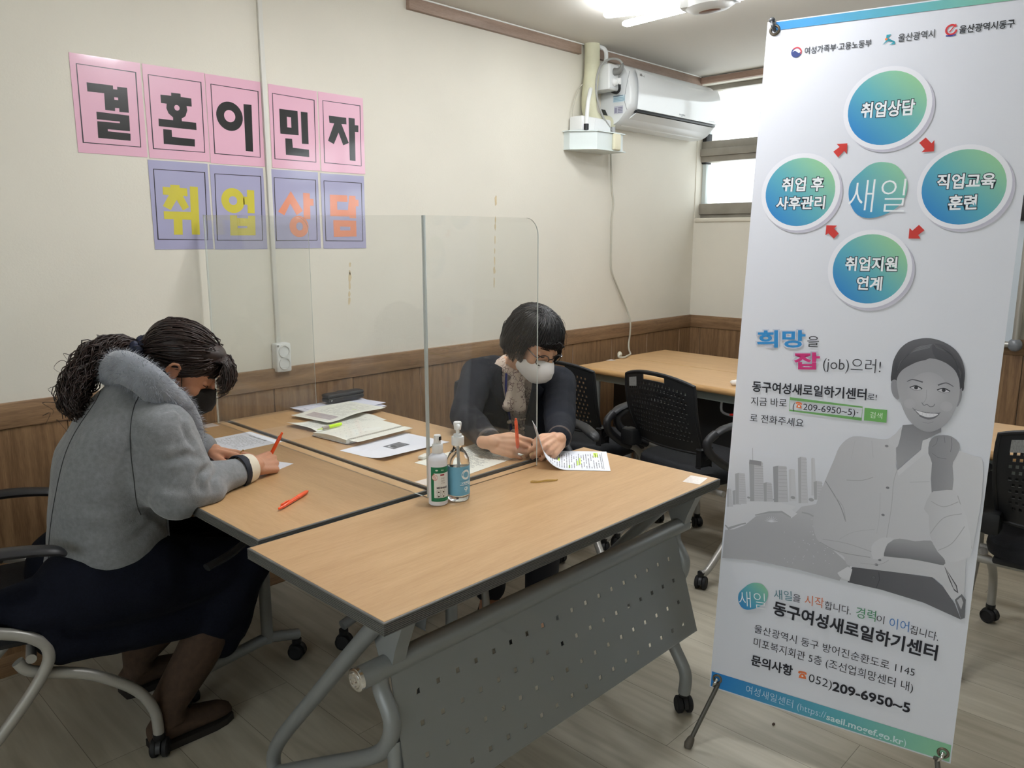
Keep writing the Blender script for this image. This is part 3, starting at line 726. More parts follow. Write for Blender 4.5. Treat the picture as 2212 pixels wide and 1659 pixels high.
# ================================================================== ON THE WALL
MW = Matrix(((1, 0, 0, 0), (0, 0, -1, 0), (0, 1, 0, 0), (0, 0, 0, 1)))         # x,y of a print -> x,z of the papered wall, normal -y
def wall_frame(x, z, off=.0):
    M = MW.copy(); M.translation = (x, YW - off, z); return M
M_POST = vcol('laminated_print', .32, coat=1.0, bump=(9, .06))
PINK, LILAC, INK = srgb(228, 178, 198), srgb(166, 164, 195), srgb(18, 18, 20)
YEL, ORG = srgb(204, 192, 66), srgb(224, 142, 110)
def Z(X, Y):           # traced on an enlargement of the posters
    p = P(120 + X * .316456, 90 + Y * .316456, y=YW); return (p.x, p.z)
POST = [  # corners tl, tr, br, bl ; frame tl, tr, br, bl ; glyph outlines ; colours
 ('first', 'pink', 'a jagged stacked black letter, far left of its row', [(90, 70), (580, 150), (622, 790), (153, 755)], [(140, 150), (545, 210), (580, 720), (188, 688)],
  [[(210, 278), (390, 300), (392, 325), (420, 328), (419, 308), (487, 316), (499, 486), (434, 480), (433, 455), (405, 452), (405, 475), (338, 466), (330, 352), (216, 340)],
   [(277, 478), (501, 505), (507, 612), (355, 598), (356, 612), (510, 628), (511, 677), (290, 657), (283, 543), (438, 557), (437, 546), (281, 530)]], INK, [[(399, 380), (425, 383), (426, 400), (400, 397)]]),
 ('second', 'pink', 'black letter with a small ring in its middle', [(592, 150), (1018, 215), (1048, 822), (636, 792)], [(630, 225), (990, 278), (1017, 756), (667, 730)],
  [[(714, 362), (788, 370), (787, 348), (851, 356), (853, 378), (925, 388), (928, 444), (893, 440), (898, 470), (885, 510), (860, 525), (861, 543), (958, 554), (961, 604), (703, 577), (701, 525), (801, 537), (801, 518), (770, 490), (755, 455), (757, 424), (718, 419)],
   [(733, 597), (791, 603), (794, 650), (949, 667), (950, 717), (737, 698)]], INK, [('o', 827, 452, 18, 19)]),
 ('third', 'pink', 'big black ring beside an upright bar, left of the cable duct', [(1022, 217), (1400, 278), (1424, 858), (1054, 825)], [(1058, 290), (1380, 340), (1396, 790), (1086, 764)],
  [('o', 1187, 510, 90, 99), [(1281, 426), (1336, 432), (1347, 752), (1297, 746)]], INK, [('o', 1187, 509, 38, 41)]),
 ('fourth', 'pink', 'black boxy letter, just right of the cable duct', [(1455, 288), (1785, 340), (1800, 884), (1472, 858)], [(1478, 353), (1763, 400), (1776, 823), (1496, 800)],
  [[(1525, 458), (1650, 474), (1658, 640), (1533, 628)], [(1672, 478), (1718, 484), (1726, 700), (1680, 697)], [(1566, 660), (1613, 664), (1618, 724), (1728, 738), (1730, 788), (1571, 772)]], INK, [[(1577, 513), (1605, 517), (1608, 588), (1580, 585)]]),
 ('fifth', 'pink', 'black letter with two splayed feet, right end of the upper row', [(1795, 340), (2100, 388), (2108, 905), (1808, 884)], [(1822, 402), (2076, 438), (2085, 849), (1835, 826)],
  [[(1863, 505), (1982, 520), (1984, 565), (1950, 563), (2000, 692), (1962, 708), (1930, 622), (1898, 700), (1858, 676), (1900, 558), (1868, 554)], [(1998, 520), (2040, 525), (2041, 570), (2065, 573), (2065, 618), (2042, 616), (2046, 815), (2007, 810)]], INK, []),
 ('sixth', 'lilac', 'yellow letter, left end of the lower row', [(631, 808), (1042, 832), (1070, 1417), (675, 1417)], [(667, 870), (1016, 893), (1037, 1353), (699, 1349)],
  [[(729, 990), (782, 994), (781, 976), (845, 979), (846, 998), (896, 1002), (900, 1056), (868, 1053), (910, 1130), (868, 1152), (825, 1080), (785, 1150), (731, 1122), (772, 1047), (732, 1044)],
   [(736, 1157), (921, 1163), (914, 988), (969, 992), (984, 1318), (930, 1317), (924, 1217), (864, 1214), (867, 1318), (807, 1318), (805, 1212), (740, 1210)]], YEL, []),
 ('seventh', 'lilac', 'yellow letter with a round top, left of the cable duct', [(1055, 840), (1422, 862), (1438, 1417), (1084, 1417)], [(1085, 902), (1398, 920), (1412, 1356), (1104, 1356)],
  [('o', 1210, 1085, 79, 85), [(1280, 1058), (1306, 1059), (1304, 1012), (1354, 1015), (1358, 1172), (1310, 1170), (1308, 1113), (1282, 1112)], [(1189, 1184), (1237, 1186), (1238, 1204), (1313, 1207), (1312, 1188), (1360, 1189), (1364, 1322), (1192, 1323)]], YEL, [('o', 1210, 1085, 28, 30), [(1241, 1257), (1306, 1258), (1307, 1273), (1242, 1273)]]),
 ('eighth', 'lilac', 'orange letter with a peak over a ring, just right of the cable duct', [(1476, 870), (1794, 892), (1806, 1410), (1494, 1412)], [(1490, 928), (1772, 945), (1784, 1356), (1506, 1358)],
  [[(1604, 1020), (1686, 1156), (1644, 1184), (1600, 1106), (1560, 1186), (1518, 1160), (1578, 1062)], [(1688, 1032), (1733, 1036), (1735, 1072), (1758, 1074), (1760, 1120), (1736, 1120), (1738, 1212), (1692, 1210)], ('o', 1661, 1262, 65, 73)], ORG, [('o', 1664, 1261, 23, 28)]),
 ('ninth', 'lilac', 'orange letter over a hollow box, right end of the lower row', [(1808, 898), (2104, 918), (2118, 1415), (1826, 1408)], [(1830, 950), (2085, 966), (2096, 1361), (1844, 1359)],
  [[(1870, 1044), (1990, 1050), (1991, 1094), (1920, 1091), (1922, 1148), (1994, 1150), (2002, 1051), (2045, 1053), (2046, 1078), (2066, 1080), (2067, 1124), (2048, 1124), (2050, 1206), (2006, 1205), (2005, 1194), (1874, 1192)], [(1894, 1218), (2050, 1222), (2053, 1330), (1898, 1333)]], ORG, [[(1940, 1262), (2010, 1264), (2011, 1288), (1941, 1288)]]),
]
for nm, tone, what, cor, frm, glyphs, ink, holes in POST:
    paper = PINK if tone == 'pink' else LILAC
    c = [Z(*q) for q in cor]
    # square up the sheet: same size, upright, kept where it hangs
    x0 = (c[0][0] + c[3][0]) / 2; x1 = (c[1][0] + c[2][0]) / 2; zt = (c[0][1] + c[1][1]) / 2; zb = (c[2][1] + c[3][1]) / 2
    root = bpy.data.objects.new('poster', None)
    b = MB(); b.col = paper; b.smooth = True
    nx = ny = 8; vs, fs = [], []
    ph = hash(nm) % 7 if False else len(what) % 7
    bow = lambda u, v: .0016
    for j in range(ny + 1):
        for i in range(nx + 1):
            u, v = i / nx, j / ny; vs.append((x0 + (x1 - x0) * u, YW - bow(u, v), zb + (zt - zb) * v))
    k = len(vs); vs += [(x, y + .0007, z) for x, y, z in vs]
    for j in range(ny):
        for i in range(nx):
            a = j * (nx + 1) + i; q = (a, a + 1, a + nx + 2, a + nx + 1); fs += [q, tuple(w + k for w in q[::-1])]
    bd = [i for i in range(nx + 1)] + [j * (nx + 1) + nx for j in range(1, ny + 1)] + [ny * (nx + 1) + i for i in range(nx - 1, -1, -1)] + [j * (nx + 1) for j in range(ny - 1, 0, -1)]
    fs += [(bd[i], bd[(i + 1) % len(bd)], bd[(i + 1) % len(bd)] + k, bd[i] + k) for i in range(len(bd))]
    b.add(vs, fs)
    o = b.build('poster', M_POST)
    tag(o, '%s poster, %s' % (tone, what), 'poster', 'letter posters on the wall')
    pr = Print(wall_frame(0, 0, .0018), 5e-5)
    f = [Z(*q) for q in frm]
    pr.line([f[0], f[1], f[2], f[3]], .003, srgb(52, 46, 54), closed=True)
    def put(g, col):
        if g[0] == 'o':
            cxz = Z(g[1], g[2]); rx = abs(Z(g[1] + g[3], g[2])[0] - Z(g[1] - g[3], g[2])[0]) / 2; rz = abs(Z(g[1], g[2] - g[4])[1] - Z(g[1], g[2] + g[4])[1]) / 2
            pr.gridpoly(cxz[0], cxz[1], rx, rz, col, 40, 1, nxt=False)
        else: pr.poly([Z(*q) for q in g], col, nxt=False)
    for g in glyphs: put(g, ink)
    pr.k += 1
    for g in holes: put(g, paper)
    pr.build('lettering', M_POST, o, fixn=False)
# surface conduit and twin socket
x0 = 1.556
t = thing('power_outlet', 'white twin wall socket fed by a narrow upright cable duct', 'socket', (x0, YW, .95))
b = MB(); b.rbox((x0 - .009, YW - .013, .985), (x0 + .009, YW, ZC), .002); b.build('cable_duct', mat('duct_white', srgb(214, 212, 204), .45), t)
b = MB(); b.rbox((x0 - .027, YW - .042, .878), (x0 + .036, YW, .992), .007, 3); b.build('socket_box', M_WHITE, t)
for z in (.966 - .006, .912):
    b = MB(); b.lathe([(.0245, .0), (.0245, .0035), (.021, .0035), (.0195, -.006), (.001, -.006)], (x0 + .005, YW - .0425, z), 28, Matrix.Rotation(PI / 2, 4, 'X')); s = b.build('socket_face', mat('socket_face_white', srgb(212, 213, 210), .4), t)
    b = MB()
    for dx in (-.008, .008): b.lathe([(.0028, .0), (.001, .0005)], (x0 + .005 + dx, YW - .0372, z), 10, Matrix.Rotation(PI / 2, 4, 'X'))
    b.rbox((x0 + .003, YW - .038, z + .013), (x0 + .007, YW - .036, z + .019), .0005); b.rbox((x0 + .003, YW - .038, z - .019), (x0 + .007, YW - .036, z - .013), .0005); b.build('socket_hole', M_BLK, s)
b = MB(); b.lathe([(.001, .0015), (.004, .001), (.0045, 0)], (x0 - .02, YW - .0425, .983), 12, Matrix.Rotation(PI / 2, 4, 'X')); b.build('screw', M_SILV, t)

# ------------------------------------------------------------------ air conditioner
M_AC = mat('white_gloss_shell', srgb(226, 228, 228), .16, coat=.5)
M_ACS = mat('white_satin_shell', srgb(222, 224, 224), .35)
ax0, ax1, az0, az1 = 3.60, 4.53, 2.005, 2.322
t = thing('air_conditioner', 'white wall mounted air conditioner beside the window', 'air conditioner', (3.6, YW, 2.0))
prof = [(0, az1 - .006), (.06, az1), (.12, az1 - .004), (.160, az1 - .022), (.190, az1 - .07), (.205, az1 - .15), (.205, az1 - .20), (.196, az1 - .235), (.17, az1 - .262), (.13, az0 + .02), (.09, az0 + .004), (.05, az0), (0, az0 + .002)]
def section(x, f=1.0): return [(x, YW - d * f, z) for d, z in [(p.x, p.y) for p in catmull([Vector((d, z, 0)) for d, z in prof], 4)]]
b = MB(); xs = [(ax0, .93), (ax0 + .012, .98), (ax0 + .04, 1), (4.06, 1.0), (ax1 - .04, 1), (ax1 - .012, .98), (ax1, .93)]
S = [section(x, f) for x, f in xs]; k = len(S[0]); vs = [p for s in S for p in s]
fs = [(i * k + j, i * k + j + 1, (i + 1) * k + j + 1, (i + 1) * k + j) for i in range(len(S) - 1) for j in range(k - 1)] + [tuple(range(k)), tuple(range((len(S) - 1) * k, len(S) * k))[::-1]]
b.add(vs, fs); b.build('body', M_ACS, t, auto=50)
b = MB()   # glossy bowed front panel, scalloped along its top
nx, ny = 28, 12; vs, fs = [], []
for d in (0, .004):
    for j in range(ny + 1):
        for i in range(nx + 1):
            u, v = i / nx, j / ny; ztop = az1 - .032 - .06 * (math.sin(u * PI) * .35 + .65 * max(0, u - .55) * 1.4 * (1 - u) * 2); zlo = az1 - .238
            z = zlo + (ztop - zlo) * v; y = YW - (.209 + .006 * math.sin(v * PI) - .034 * max(0, v - .55) ** 2 * 3.2 + .004) + d
            vs.append((ax0 + .045 + (ax1 - ax0 - .058) * u, y, z))
K = (nx + 1) * (ny + 1)
for j in range(ny):
    for i in range(nx):
        a = j * (nx + 1) + i; q = (a, a + 1, a + nx + 2, a + nx + 1); fs += [q, tuple(w + K for w in q[::-1])]
b.add(vs, fs); b.build('front_panel', M_AC, t)
b = MB(); b.rbox((ax0 + .055, YW - .206, az1 - .253), (ax1 - .05, YW - .15, az1 - .241), .002); b.build('outlet_slot', M_BLK, t)
b = MB(); vs = []
for x in (ax0 + .06, ax1 - .055): vs += [(x, YW - .198, az1 - .256), (x, YW - .165, az1 - .276), (x, YW - .12, az0 + .022), (x, YW - .095, az0 + .003), (x, YW - .09, az0 + .006), (x, YW - .13, az0 + .03), (x, YW - .19, az1 - .256)]
b.add(vs, [(i, (i + 1) % 7, (i + 1) % 7 + 7, i + 7) for i in range(7)] + [tuple(range(7)), tuple(range(7, 14))[::-1]]); b.build('air_flap', M_ACS, t)
b = MB(); b.tube(catmull([(ax0 - .0006, YW - .188, az1 - .05), (ax0 - .0012, YW - .165, az1 - .15), (ax0 - .0012, YW - .162, az1 - .20), (ax0 - .0005, YW - .178, az1 - .245)], 8), .0012, 6); b.build('panel_seam', mat('seam_grey', srgb(140, 142, 142), .5), t)
b = MB()
e = prof[-5:]; b.prism([(-.055, az0 + .004), (-.0, az0 + .004), (0, az0 + .095), (-.03, az0 + .088), (-.052, az0 + .05)], Matrix.Translation((ax0 - .0015, YW, 0)) @ Matrix(((0, 0, 1, 0), (1, 0, 0, 0), (0, 1, 0, 0), (0, 0, 0, 1))), .004); b.build('pipe_knockout', mat('dark_recess', srgb(60, 62, 58), .7), t)
MS = Matrix(((0, 0, -1, 0), (-1, 0, 0, 0), (0, 1, 0, 0), (0, 0, 0, 1))); MS.translation = (ax0 - .002, YW, 0)   # left flank, print x runs away from the wall
pr = Print(MS, 6e-5)
pr.rect(.085, az0 + .118, .165, az0 + .152, srgb(196, 214, 222)); pr.rect(.085, az0 + .148, .150, az0 + .152, srgb(90, 120, 140))
for i in range(3): pr.rect(.088, az0 + .124 + i * .007, .160, az0 + .127 + i * .007, srgb(120, 160, 180), nxt=False)
pr.k += 1; pr.rect(.093, az0 + .058, .152, az0 + .098, srgb(188, 188, 200)); 
for i in range(4): pr.rect(.118, az0 + .062 + i * .008, .149, az0 + .066 + i * .008, srgb(120, 118, 140), nxt=False)
pr.rect(.096, az0 + .063, .112, az0 + .09, srgb(140, 138, 158)); pr.build('rating_labels', vcol('paper_labels', .5), t, fixn=False)
MF = MW.copy(); MF.translation = (0, YW - .2135, 0)
pr = Print(Matrix.Translation((0, -.205 + .155, 0)) @ Matrix.Translation((0, 0, 0)) @ wall_frame(0, 0, .155), 6e-5)
pr.M = wall_frame(0, 0, .2056); zl = az1 - .062
pr.gridpoly(ax0 + .082, zl, .010, .010, srgb(60, 62, 66), 24, 2); pr.gridpoly(ax0 + .080, zl + .002, .002, .002, srgb(220, 220, 220), 10, 1, nxt=False); pr.rect(ax0 + .082, zl - .006, ax0 + .0835, zl + .005, srgb(220, 220, 220), nxt=False); pr.rect(ax0 + .082, zl - .006, ax0 + .087, zl - .0045, srgb(220, 220, 220))
pr.text('LG', ax0 + .096, zl - .008, ax0 + .116, zl - .008, .014, srgb(90, 92, 96), .03)
pr.build('maker_mark', M_POST, t, fixn=False)
pr = Print(wall_frame(0, 0, .2155), 6e-5); zl = az1 - .228
pr.text('WHISEN', ax0 + .455, zl, ax0 + .52, zl, .012, srgb(96, 98, 100), .03); pr.line([(ax0 + .476, zl - .006), (ax0 + .494, zl - .002)], .002, srgb(96, 98, 100)); pr.text('INVERTER V', ax0 + .79, zl - .001, ax0 + .86, zl - .001, .007, srgb(130, 130, 132))
pr.build('model_lettering', M_POST, t, fixn=False)
# wrapped refrigerant pipe going up through the ceiling
M_WRAP = mat('cream_pipe_wrap', srgb(206, 204, 176), .6, noise=(14, .06, 3, (1, 1, 1)), bump=(40, .4))
pp = catmull([(3.446, YW - .052, ZC + .02), (3.448, YW - .054, 2.30), (3.435, YW - .056, 2.20), (3.425, YW - .056, 2.12), (3.44, YW - .055, 2.05), (3.50, YW - .052, 2.02), (3.575, YW - .05, 2.018), (3.62, YW - .048, 2.018)], 7)
b = MB(); b.tube(pp, .041, 18); o = b.build('refrigerant_pipe', M_WRAP); tag(o, 'cream wrapped pipe rising from the air conditioner into the ceiling', 'pipe')
# extra outlet box over the pipe, with its plugs
t = thing('outlet_box', 'white double outlet box with two plugs, at the left end of the air conditioner', 'socket', (3.5, YW - .06, 2.2))
b = MB(); b.rbox((3.49, YW - .135, 2.175), (3.575, YW - .002, 2.305), .006, 3); b.build('box', M_WHITE, t)
b = MB(); b.rbox((3.498, YW - .1375, 2.182), (3.567, YW - .134, 2.298), .003); b.build('face_plate', M_ACS, t)
b = MB(); b.lathe([(.001, 0), (.021, 0), (.022, .008), (.014, .016), (.011, .026), (.001, .028)], (3.535, YW - .1365, 2.215), 22, Matrix.Rotation(PI / 2, 4, 'X')); b.rbox((3.529, YW - .18, 2.198), (3.541, YW - .145, 2.232), .004); b.build('white_plug', M_WHITE, t)
b = MB(); b.tube(catmull([(3.535, YW - .17, 2.205), (3.545, YW - .165, 2.175), (3.565, YW - .13, 2.165), (3.585, YW - .08, 2.185), (3.60, YW - .05, 2.22)], 6), .007, 10); b.build('black_cord', M_BLK, t)
b = MB(); b.tube([(3.535, YW - .137, 2.268), (3.537, YW - .162, 2.266), (3.536, YW - .182, 2.278), (3.532, YW - .19, 2.30)], [.020, .018, .012, .008], 14); b.build('grey_plug', mat('grey_plug_plastic', srgb(120, 120, 118), .5), t)
M_CORD = mat('beige_cord', srgb(186, 182, 168), .5)
b = MB(); b.tube(catmull([(3.532, YW - .19, 2.30), (3.522, YW - .17, 2.322), (3.495, YW - .13, 2.325), (3.455, YW - .105, 2.29), (3.428, YW - .10, 2.21), (3.436, YW - .10, 2.13), (3.485, YW - .10, 2.045), (3.545, YW - .10, 1.995), (3.59, YW - .09, 1.965)], 8), .0058, 8); b.build('grey_cord', mat('grey_cord', srgb(158, 158, 154), .5), t)
b = MB(); b.tube(catmull([(3.462, YW - .03, ZC), (3.50, YW - .09, 2.385), (3.515, YW - .095, 2.34), (3.515, YW - .08, 2.30)], 6), .011, 8); b.build('white_flex_tube', M_WHITE, t)
# condensate pump on its wall tray
t = thing('condensate_pump', 'white drain pump box in a wall tray below the air conditioner', 'pump', (3.35, YW, 1.86))
tp = [(3.287, 0), (3.287, .04), (3.375, .155), (3.60, .155), (3.60, 0)]
MZ = lambda z: Matrix(((1, 0, 0, 0), (0, -1, 0, YW), (0, 0, 1, z), (0, 0, 0, 1)))
b = MB(); b.prism(tp, MZ(1.862), .088); b.prism([(3.275, 0), (3.275, .045), (3.372, .165), (3.61, .165), (3.61, 0)], MZ(1.948), .006); b.prism([(3.285, 0), (3.285, .045), (3.37, .16), (3.62, .16), (3.62, 0)], MZ(1.857), .006); b.build('tray', mat('pale_blue_white', srgb(214, 222, 220), .4), t)
b = MB(); b.rbox((3.315, YW - .10, 1.953), (3.565, YW - .012, 2.028), .008, 3); b.build('pump_body', M_WHITE, t)
b = MB(); b.rbox((3.42, YW - .1035, 1.953), (3.555, YW - .097, 2.02), .003); b.build('pump_cover', M_ACS, t)
b = MB(); b.rbox((3.462, YW - .105, 1.957), (3.482, YW - .1, 1.966), .001); b.rbox((3.515, YW - .105, 1.957), (3.54, YW - .1, 1.966), .001); b.build('vent', M_BLK, t)
b = MB(); b.tube([(3.338, YW - .11, 1.953), (3.338, YW - .11, 1.985)], .013, 14); b.build('hose_clip', M_BLK, t)
b = MB(); b.tube(catmull([(3.338, YW - .11, 1.98), (3.345, YW - .11, 2.07), (3.37, YW - .10, 2.13), (3.40, YW - .085, 2.17)], 6), .0105, 10); b.build('drain_hose', M_WHITE, t)
b = MB(); b.tube(catmull([(3.335, YW - .02, 1.965), (3.32, YW - .03, 2.06), (3.36, YW - .03, 2.16), (3.40, YW - .03, 2.20)], 6), .003, 6); b.build('thin_wire', M_CORD, t)
b = MB(); b.rbox((3.50, YW - .175, 1.862), (3.56, YW - .155, 1.948), .008, 3); b.build('cream_clip', mat('cream_plastic', srgb(222, 216, 188), .5), t)
b = MB(); b.tube([(3.597, YW - .09, 1.945), (3.597, YW - .09, 1.995)], .0125, 14); b.build('grey_grip', mat('grey_grip', srgb(170, 172, 172), .5), t)
# cord hanging down the wall to a loose plug on the corner table
px = [(1313, 262), (1319, 300), (1320, 350), (1322, 410), (1325, 440), (1321, 480), (1320, 560), (1322, 588), (1334, 620), (1352, 664), (1361, 690), (1361, 720), (1358, 742)]
pts = [P(a, b_, y=YW - .014 - (.02 if i > 9 else 0)) for i, (a, b_) in enumerate(px)]
pts += [V(3.81, 2.705, .742), V(3.755, 2.655, .728), V(3.68, 2.625, .727), V(3.62, 2.60, .728), V(3.60, 2.625, .728), V(3.625, 2.645, .730)]
pts[0] = V(3.60, YW - .07, 1.94)
t = thing('extension_cord', 'beige cord hanging down the wall to a loose plug on the corner table', 'cord', pts[0])
b = MB(); b.tube(catmull(pts, 7), .0052, 8); b.build('cord', M_CORD, t)
a = V(3.625, 2.645, .731); d = V(.80, .42, .05).normalized()
b = MB(); b.tube([a, a + d * .012, a + d * .03, a + d * .042, a + d * .043], [.007, .010, .017, .018, .001], 14, flat=(1, .8)); b.build('plug', mat('cream_plug', srgb(214, 208, 188), .5), t)
for s in (-1, 1):
    q = a + d * .043 + Vector((-d.y, d.x, 0)) * .0085 * s; b = MB(); b.tube([q, q + d * .018], .0022, 8); b.build('prong', M_CHROME, t)

# ------------------------------------------------------------------ whiteboard on the window wall, eraser on it
t = thing('whiteboard', 'whiteboard with a silver frame and rounded grey corners on the right side wall', 'whiteboard', (4.54, 1.0, .86))
bx = 4.56; y0, y1, z0, z1 = .884, 2.30, .868, 1.80
y1 = 1.9
M_WB = mat('board_face', srgb(206, 216, 226), .18, coat=.4)
b = MB(); b.box((bx, y0, z0), (bx + .018, y1, z1)); b.build('board_face', M_WB, t)
b = MB(); r = .017
for p, q in (((y0, z0), (y1, z0)), ((y0, z1), (y1, z1)), ((y0, z0), (y0, z1)), ((y1, z0), (y1, z1))): b.tube([(bx + .006, *p), (bx + .006, *q)], r, 12)
b.build('frame', mat('satin_aluminium', srgb(176, 174, 168), .35, .6), t)
for y in (y0, y1):
    for z in (z0, z1):
        b = MB(); b.ell((bx + .004, y, z), (.024, .034, .034), n=18); b.build('corner_cap', mat('grey_corner', srgb(120, 124, 130), .3, coat=.3), t)
b = MB(); b.rbox((bx - .06, y0 + .08, z0 - .03), (bx + .02, y1 - .1, z0 - .022), .003); b.rbox((bx - .05, y0 + .075, z0 - .055), (bx + .01, y0 + .10, z0 - .03), .004); b.build('pen_tray', M_BLK, t)
e = thing('board_eraser', 'black board eraser stuck on the whiteboard', 'eraser', (bx - .02, .95, 1.53))
b = MB(); b.rbox((bx - .034, .89, 1.485), (bx - .008, .955, 1.60), .004); b.build('grip', M_BLK, e)
b = MB(); b.rbox((bx - .008, .888, 1.480), (bx - .0005, .957, 1.605), .002); b.build('felt_pad', mat('grey_felt', srgb(110, 112, 116), .9), e)
# ================================================================== PEOPLE
def skin_mat(name, c):
    return mat(name, c, .48, noise=(30, .07, 3, (1, 1, 1)), sss=.12, bump=(240, .08))
M_SKIN1 = skin_mat('skin_tan', srgb(196, 142, 112))
M_SKIN2 = skin_mat('skin_fair', srgb(206, 160, 130))
def fbm(p, s): return mnoise.noise(p * s)
def hand(mb, M, side, curl, s=1.0, thumb=None, spread=(0.10, .02, -.06, -.16)):
    """hand in frame M: x towards the fingers, z out of the back of the hand, thumb on +y for side 1, -y for side -1.
    curl: four (knuckle, middle, tip) bends in degrees"""
    T = lambda x, y, z: M @ Vector((x * s, y * side * s, z * s))
    kn = [(.088, .027, 0), (.093, .007, .003), (.088, -.013, .001), (.078, -.031, -.004)]
    ln = [(.040, .024, .019), (.045, .028, .020), (.041, .026, .019), (.032, .019, .017)]
    rd = [(.0098, .0086, .0078, .0066), (.0100, .0088, .0079, .0067), (.0095, .0083, .0075, .0064), (.0084, .0073, .0066, .0058)]
    mb.cap(T(-.03, 0, 0), T(.012, 0, 0), .024 * s, .025 * s)
    for k in range(4):
        x, y, z = kn[k]
        mb.cap(T(.012, y * .62, -.002), T(x * .96, y, z - .003), .0165 * s, .0128 * s)
        d = spread[k]; a = 0; p = Vector(kn[k])
        for j in range(3):
            a += math.radians(curl[k][j]); L = ln[k][j]
            q = p + Vector((math.cos(a) * math.cos(d) * L, math.sin(d) * L * math.cos(a * .5), -math.sin(a) * L))
            mb.cap(T(*p), T(*q), rd[k][j] * s, rd[k][j + 1] * s, 10, 3); p = q
    th = thumb or [(.018, .022, -.008), (.050, .046, -.018), (.078, .054, -.026), (.100, .050, -.032)]
    tr = (.0150, .0125, .0105, .0078)
    for j in range(3): mb.cap(T(*th[j]), T(*th[j + 1]), tr[j] * s, tr[j + 1] * s, 10, 3)
def head_prims(mb, M, s=1.0):
    """skull, face and ears in frame M: x right, y forwards, z up; origin between the ears"""
    T = lambda x, y, z: M @ (Vector((x, y, z)) * s)
    R = M.to_3x3()
    E = lambda c, r: mb.ell(T(*c), [k * s for k in r], R, 20, 14)
    E((0, -.012, .045), (.074, .093, .080)); E((0, .032, .012), (.066, .062, .072)); E((0, .032, -.035), (.055, .056, .062))
    E((0, .055, -.088), (.026, .026, .020)); E((0, .035, -.075), (.046, .042, .028))
    for sx in (-1, 1):
        E((sx * .036, .058, -.022), (.026, .026, .024))            # cheek
        E((sx * .031, .080, .012), (.015, .010, .0095))            # closed lid over the eye
        mb.cap(T(sx * .014, .086, .030), T(sx * .044, .072, .032), .0062 * s, .005 * s, 10, 3)   # brow ridge
        mb.cap(T(sx * .009, .097, -.018), T(sx * .008, .092, -.02), .0065 * s, .006 * s, 10, 3)  # nostril wing
        # ear: rim, lobe, shallow back
        pts = catmull([T(sx * .072, .006, -.012), T(sx * .077, .010, .014), T(sx * .083, .002, .029), T(sx * .088, -.014, .024), T(sx * .088, -.020, .004), T(sx * .083, -.014, -.018), T(sx * .077, -.002, -.032), T(sx * .072, .004, -.024)], 4)
        mb.tube(pts, .0046 * s, 8)
        E((sx * .0775, -.005, -.001), (.0052, .0145, .024)); E((sx * .079, -.001, -.028), (.0058, .0075, .0085))
        mb.cap(T(sx * .077, .005, -.004), T(sx * .079, .006, -.012), .0045 * s, .004 * s, 8, 3)
    mb.cap(T(0, .090, .024), T(0, .108, -.012), .0070 * s, .0095 * s, 12, 4); E((0, .103, -.014), (.012, .011, .009))
    mb.cap(T(-.016, .084, -.048), T(.016, .084, -.048), .008 * s, .008 * s, 10, 3)
def strand(mb, pts, r0, r1, sides=4, n=None):
    mb.tube(pts, list(np.linspace(r0, r1, len(pts))), sides)
def headframe(c, yaw, pitch, roll=0):
    f = Vector((math.cos(yaw) * math.cos(pitch), math.sin(yaw) * math.cos(pitch), -math.sin(pitch)))
    rt = Vector((math.sin(yaw), -math.cos(yaw), 0)); up = rt.cross(f)
    R = Matrix.Rotation(roll, 3, f); rt, up = R @ rt, R @ up
    M = Matrix((rt, f, up)).transposed().to_4x4(); M.translation = Vector(c); return M
M_LASH = mat('lash_dark', srgb(30, 22, 20), .7)
def lids(M, s, parent, skin):
    """lash line and eyebrow of both downcast eyes"""
    T = lambda x, y, z: M @ (Vector((x, y, z)) * s)
    for sx in (-1, 1):
        b = MB(); b.tube(catmull([T(sx * .017, .0885, .0065), T(sx * .026, .0915, .0045), T(sx * .036, .0895, .0042), T(sx * .047, .0805, .0075)], 4), [.0007, .0014, .0016, .0006], 6); b.build('eyelashes', M_LASH, parent)
        b = MB(); b.tube(catmull([T(sx * .012, .0925, .0315), T(sx * .028, .0905, .0355), T(sx * .046, .0775, .033)], 5), [.0012, .0026, .001], 6, flat=(1, .8)); b.build('eyebrow', mat('eyebrow', srgb(52, 40, 34), .8), parent)

# ------------------------------------------------------------------ person in the grey coat, writing
Y1 = math.radians(-24)
F1 = Vector((math.cos(Y1), math.sin(Y1), 0)); L1 = Vector((-math.sin(Y1), math.cos(Y1), 0))
def ring(x, y, z, a, b, tilt, F=F1, L=L1):
    return (Vector((x, y, z)), F * (a * math.cos(tilt)) + Vector((0, 0, -a * math.sin(tilt))), L * b)
rd = math.radians
H1 = headframe(P(389, 797, y=2.13), rd(-36), rd(36), rd(0)); S1 = .96
TORSO1 = [(.69, 2.19, .50, .165, .18, 0), (.695, 2.19, .60, .155, .182, rd(5)), (.70, 2.19, .70, .148, .185, rd(10)), (.715, 2.185, .80, .143, .185, rd(20)), (.745, 2.17, .885, .125, .178, rd(32)), (.785, 2.155, .955, .095, .15, rd(42)), (.815, 2.15, 1.0, .062, .085, rd(50))]
shR, elR, wrR = V(.785, 1.998, .905), V(.815, 1.955, .757), V(1.032, 2.018, .757)
shL, elL, wrL = V(.86, 2.28, .915), V(.95, 2.46, .775), V(1.03, 2.315, .748)
hipR, hipL = V(.68, 2.11, .50), V(.70, 2.27, .50)
knR, knL = V(1.02, 2.085, .455), V(1.08, 2.30, .46)
anR, anL = V(.755, 2.065, .10), V(.80, 2.40, .10)
b = MB()
b.loft([ring(x, y, z, a * .84, w * .84, t) for x, y, z, a, w, t in TORSO1], 20)
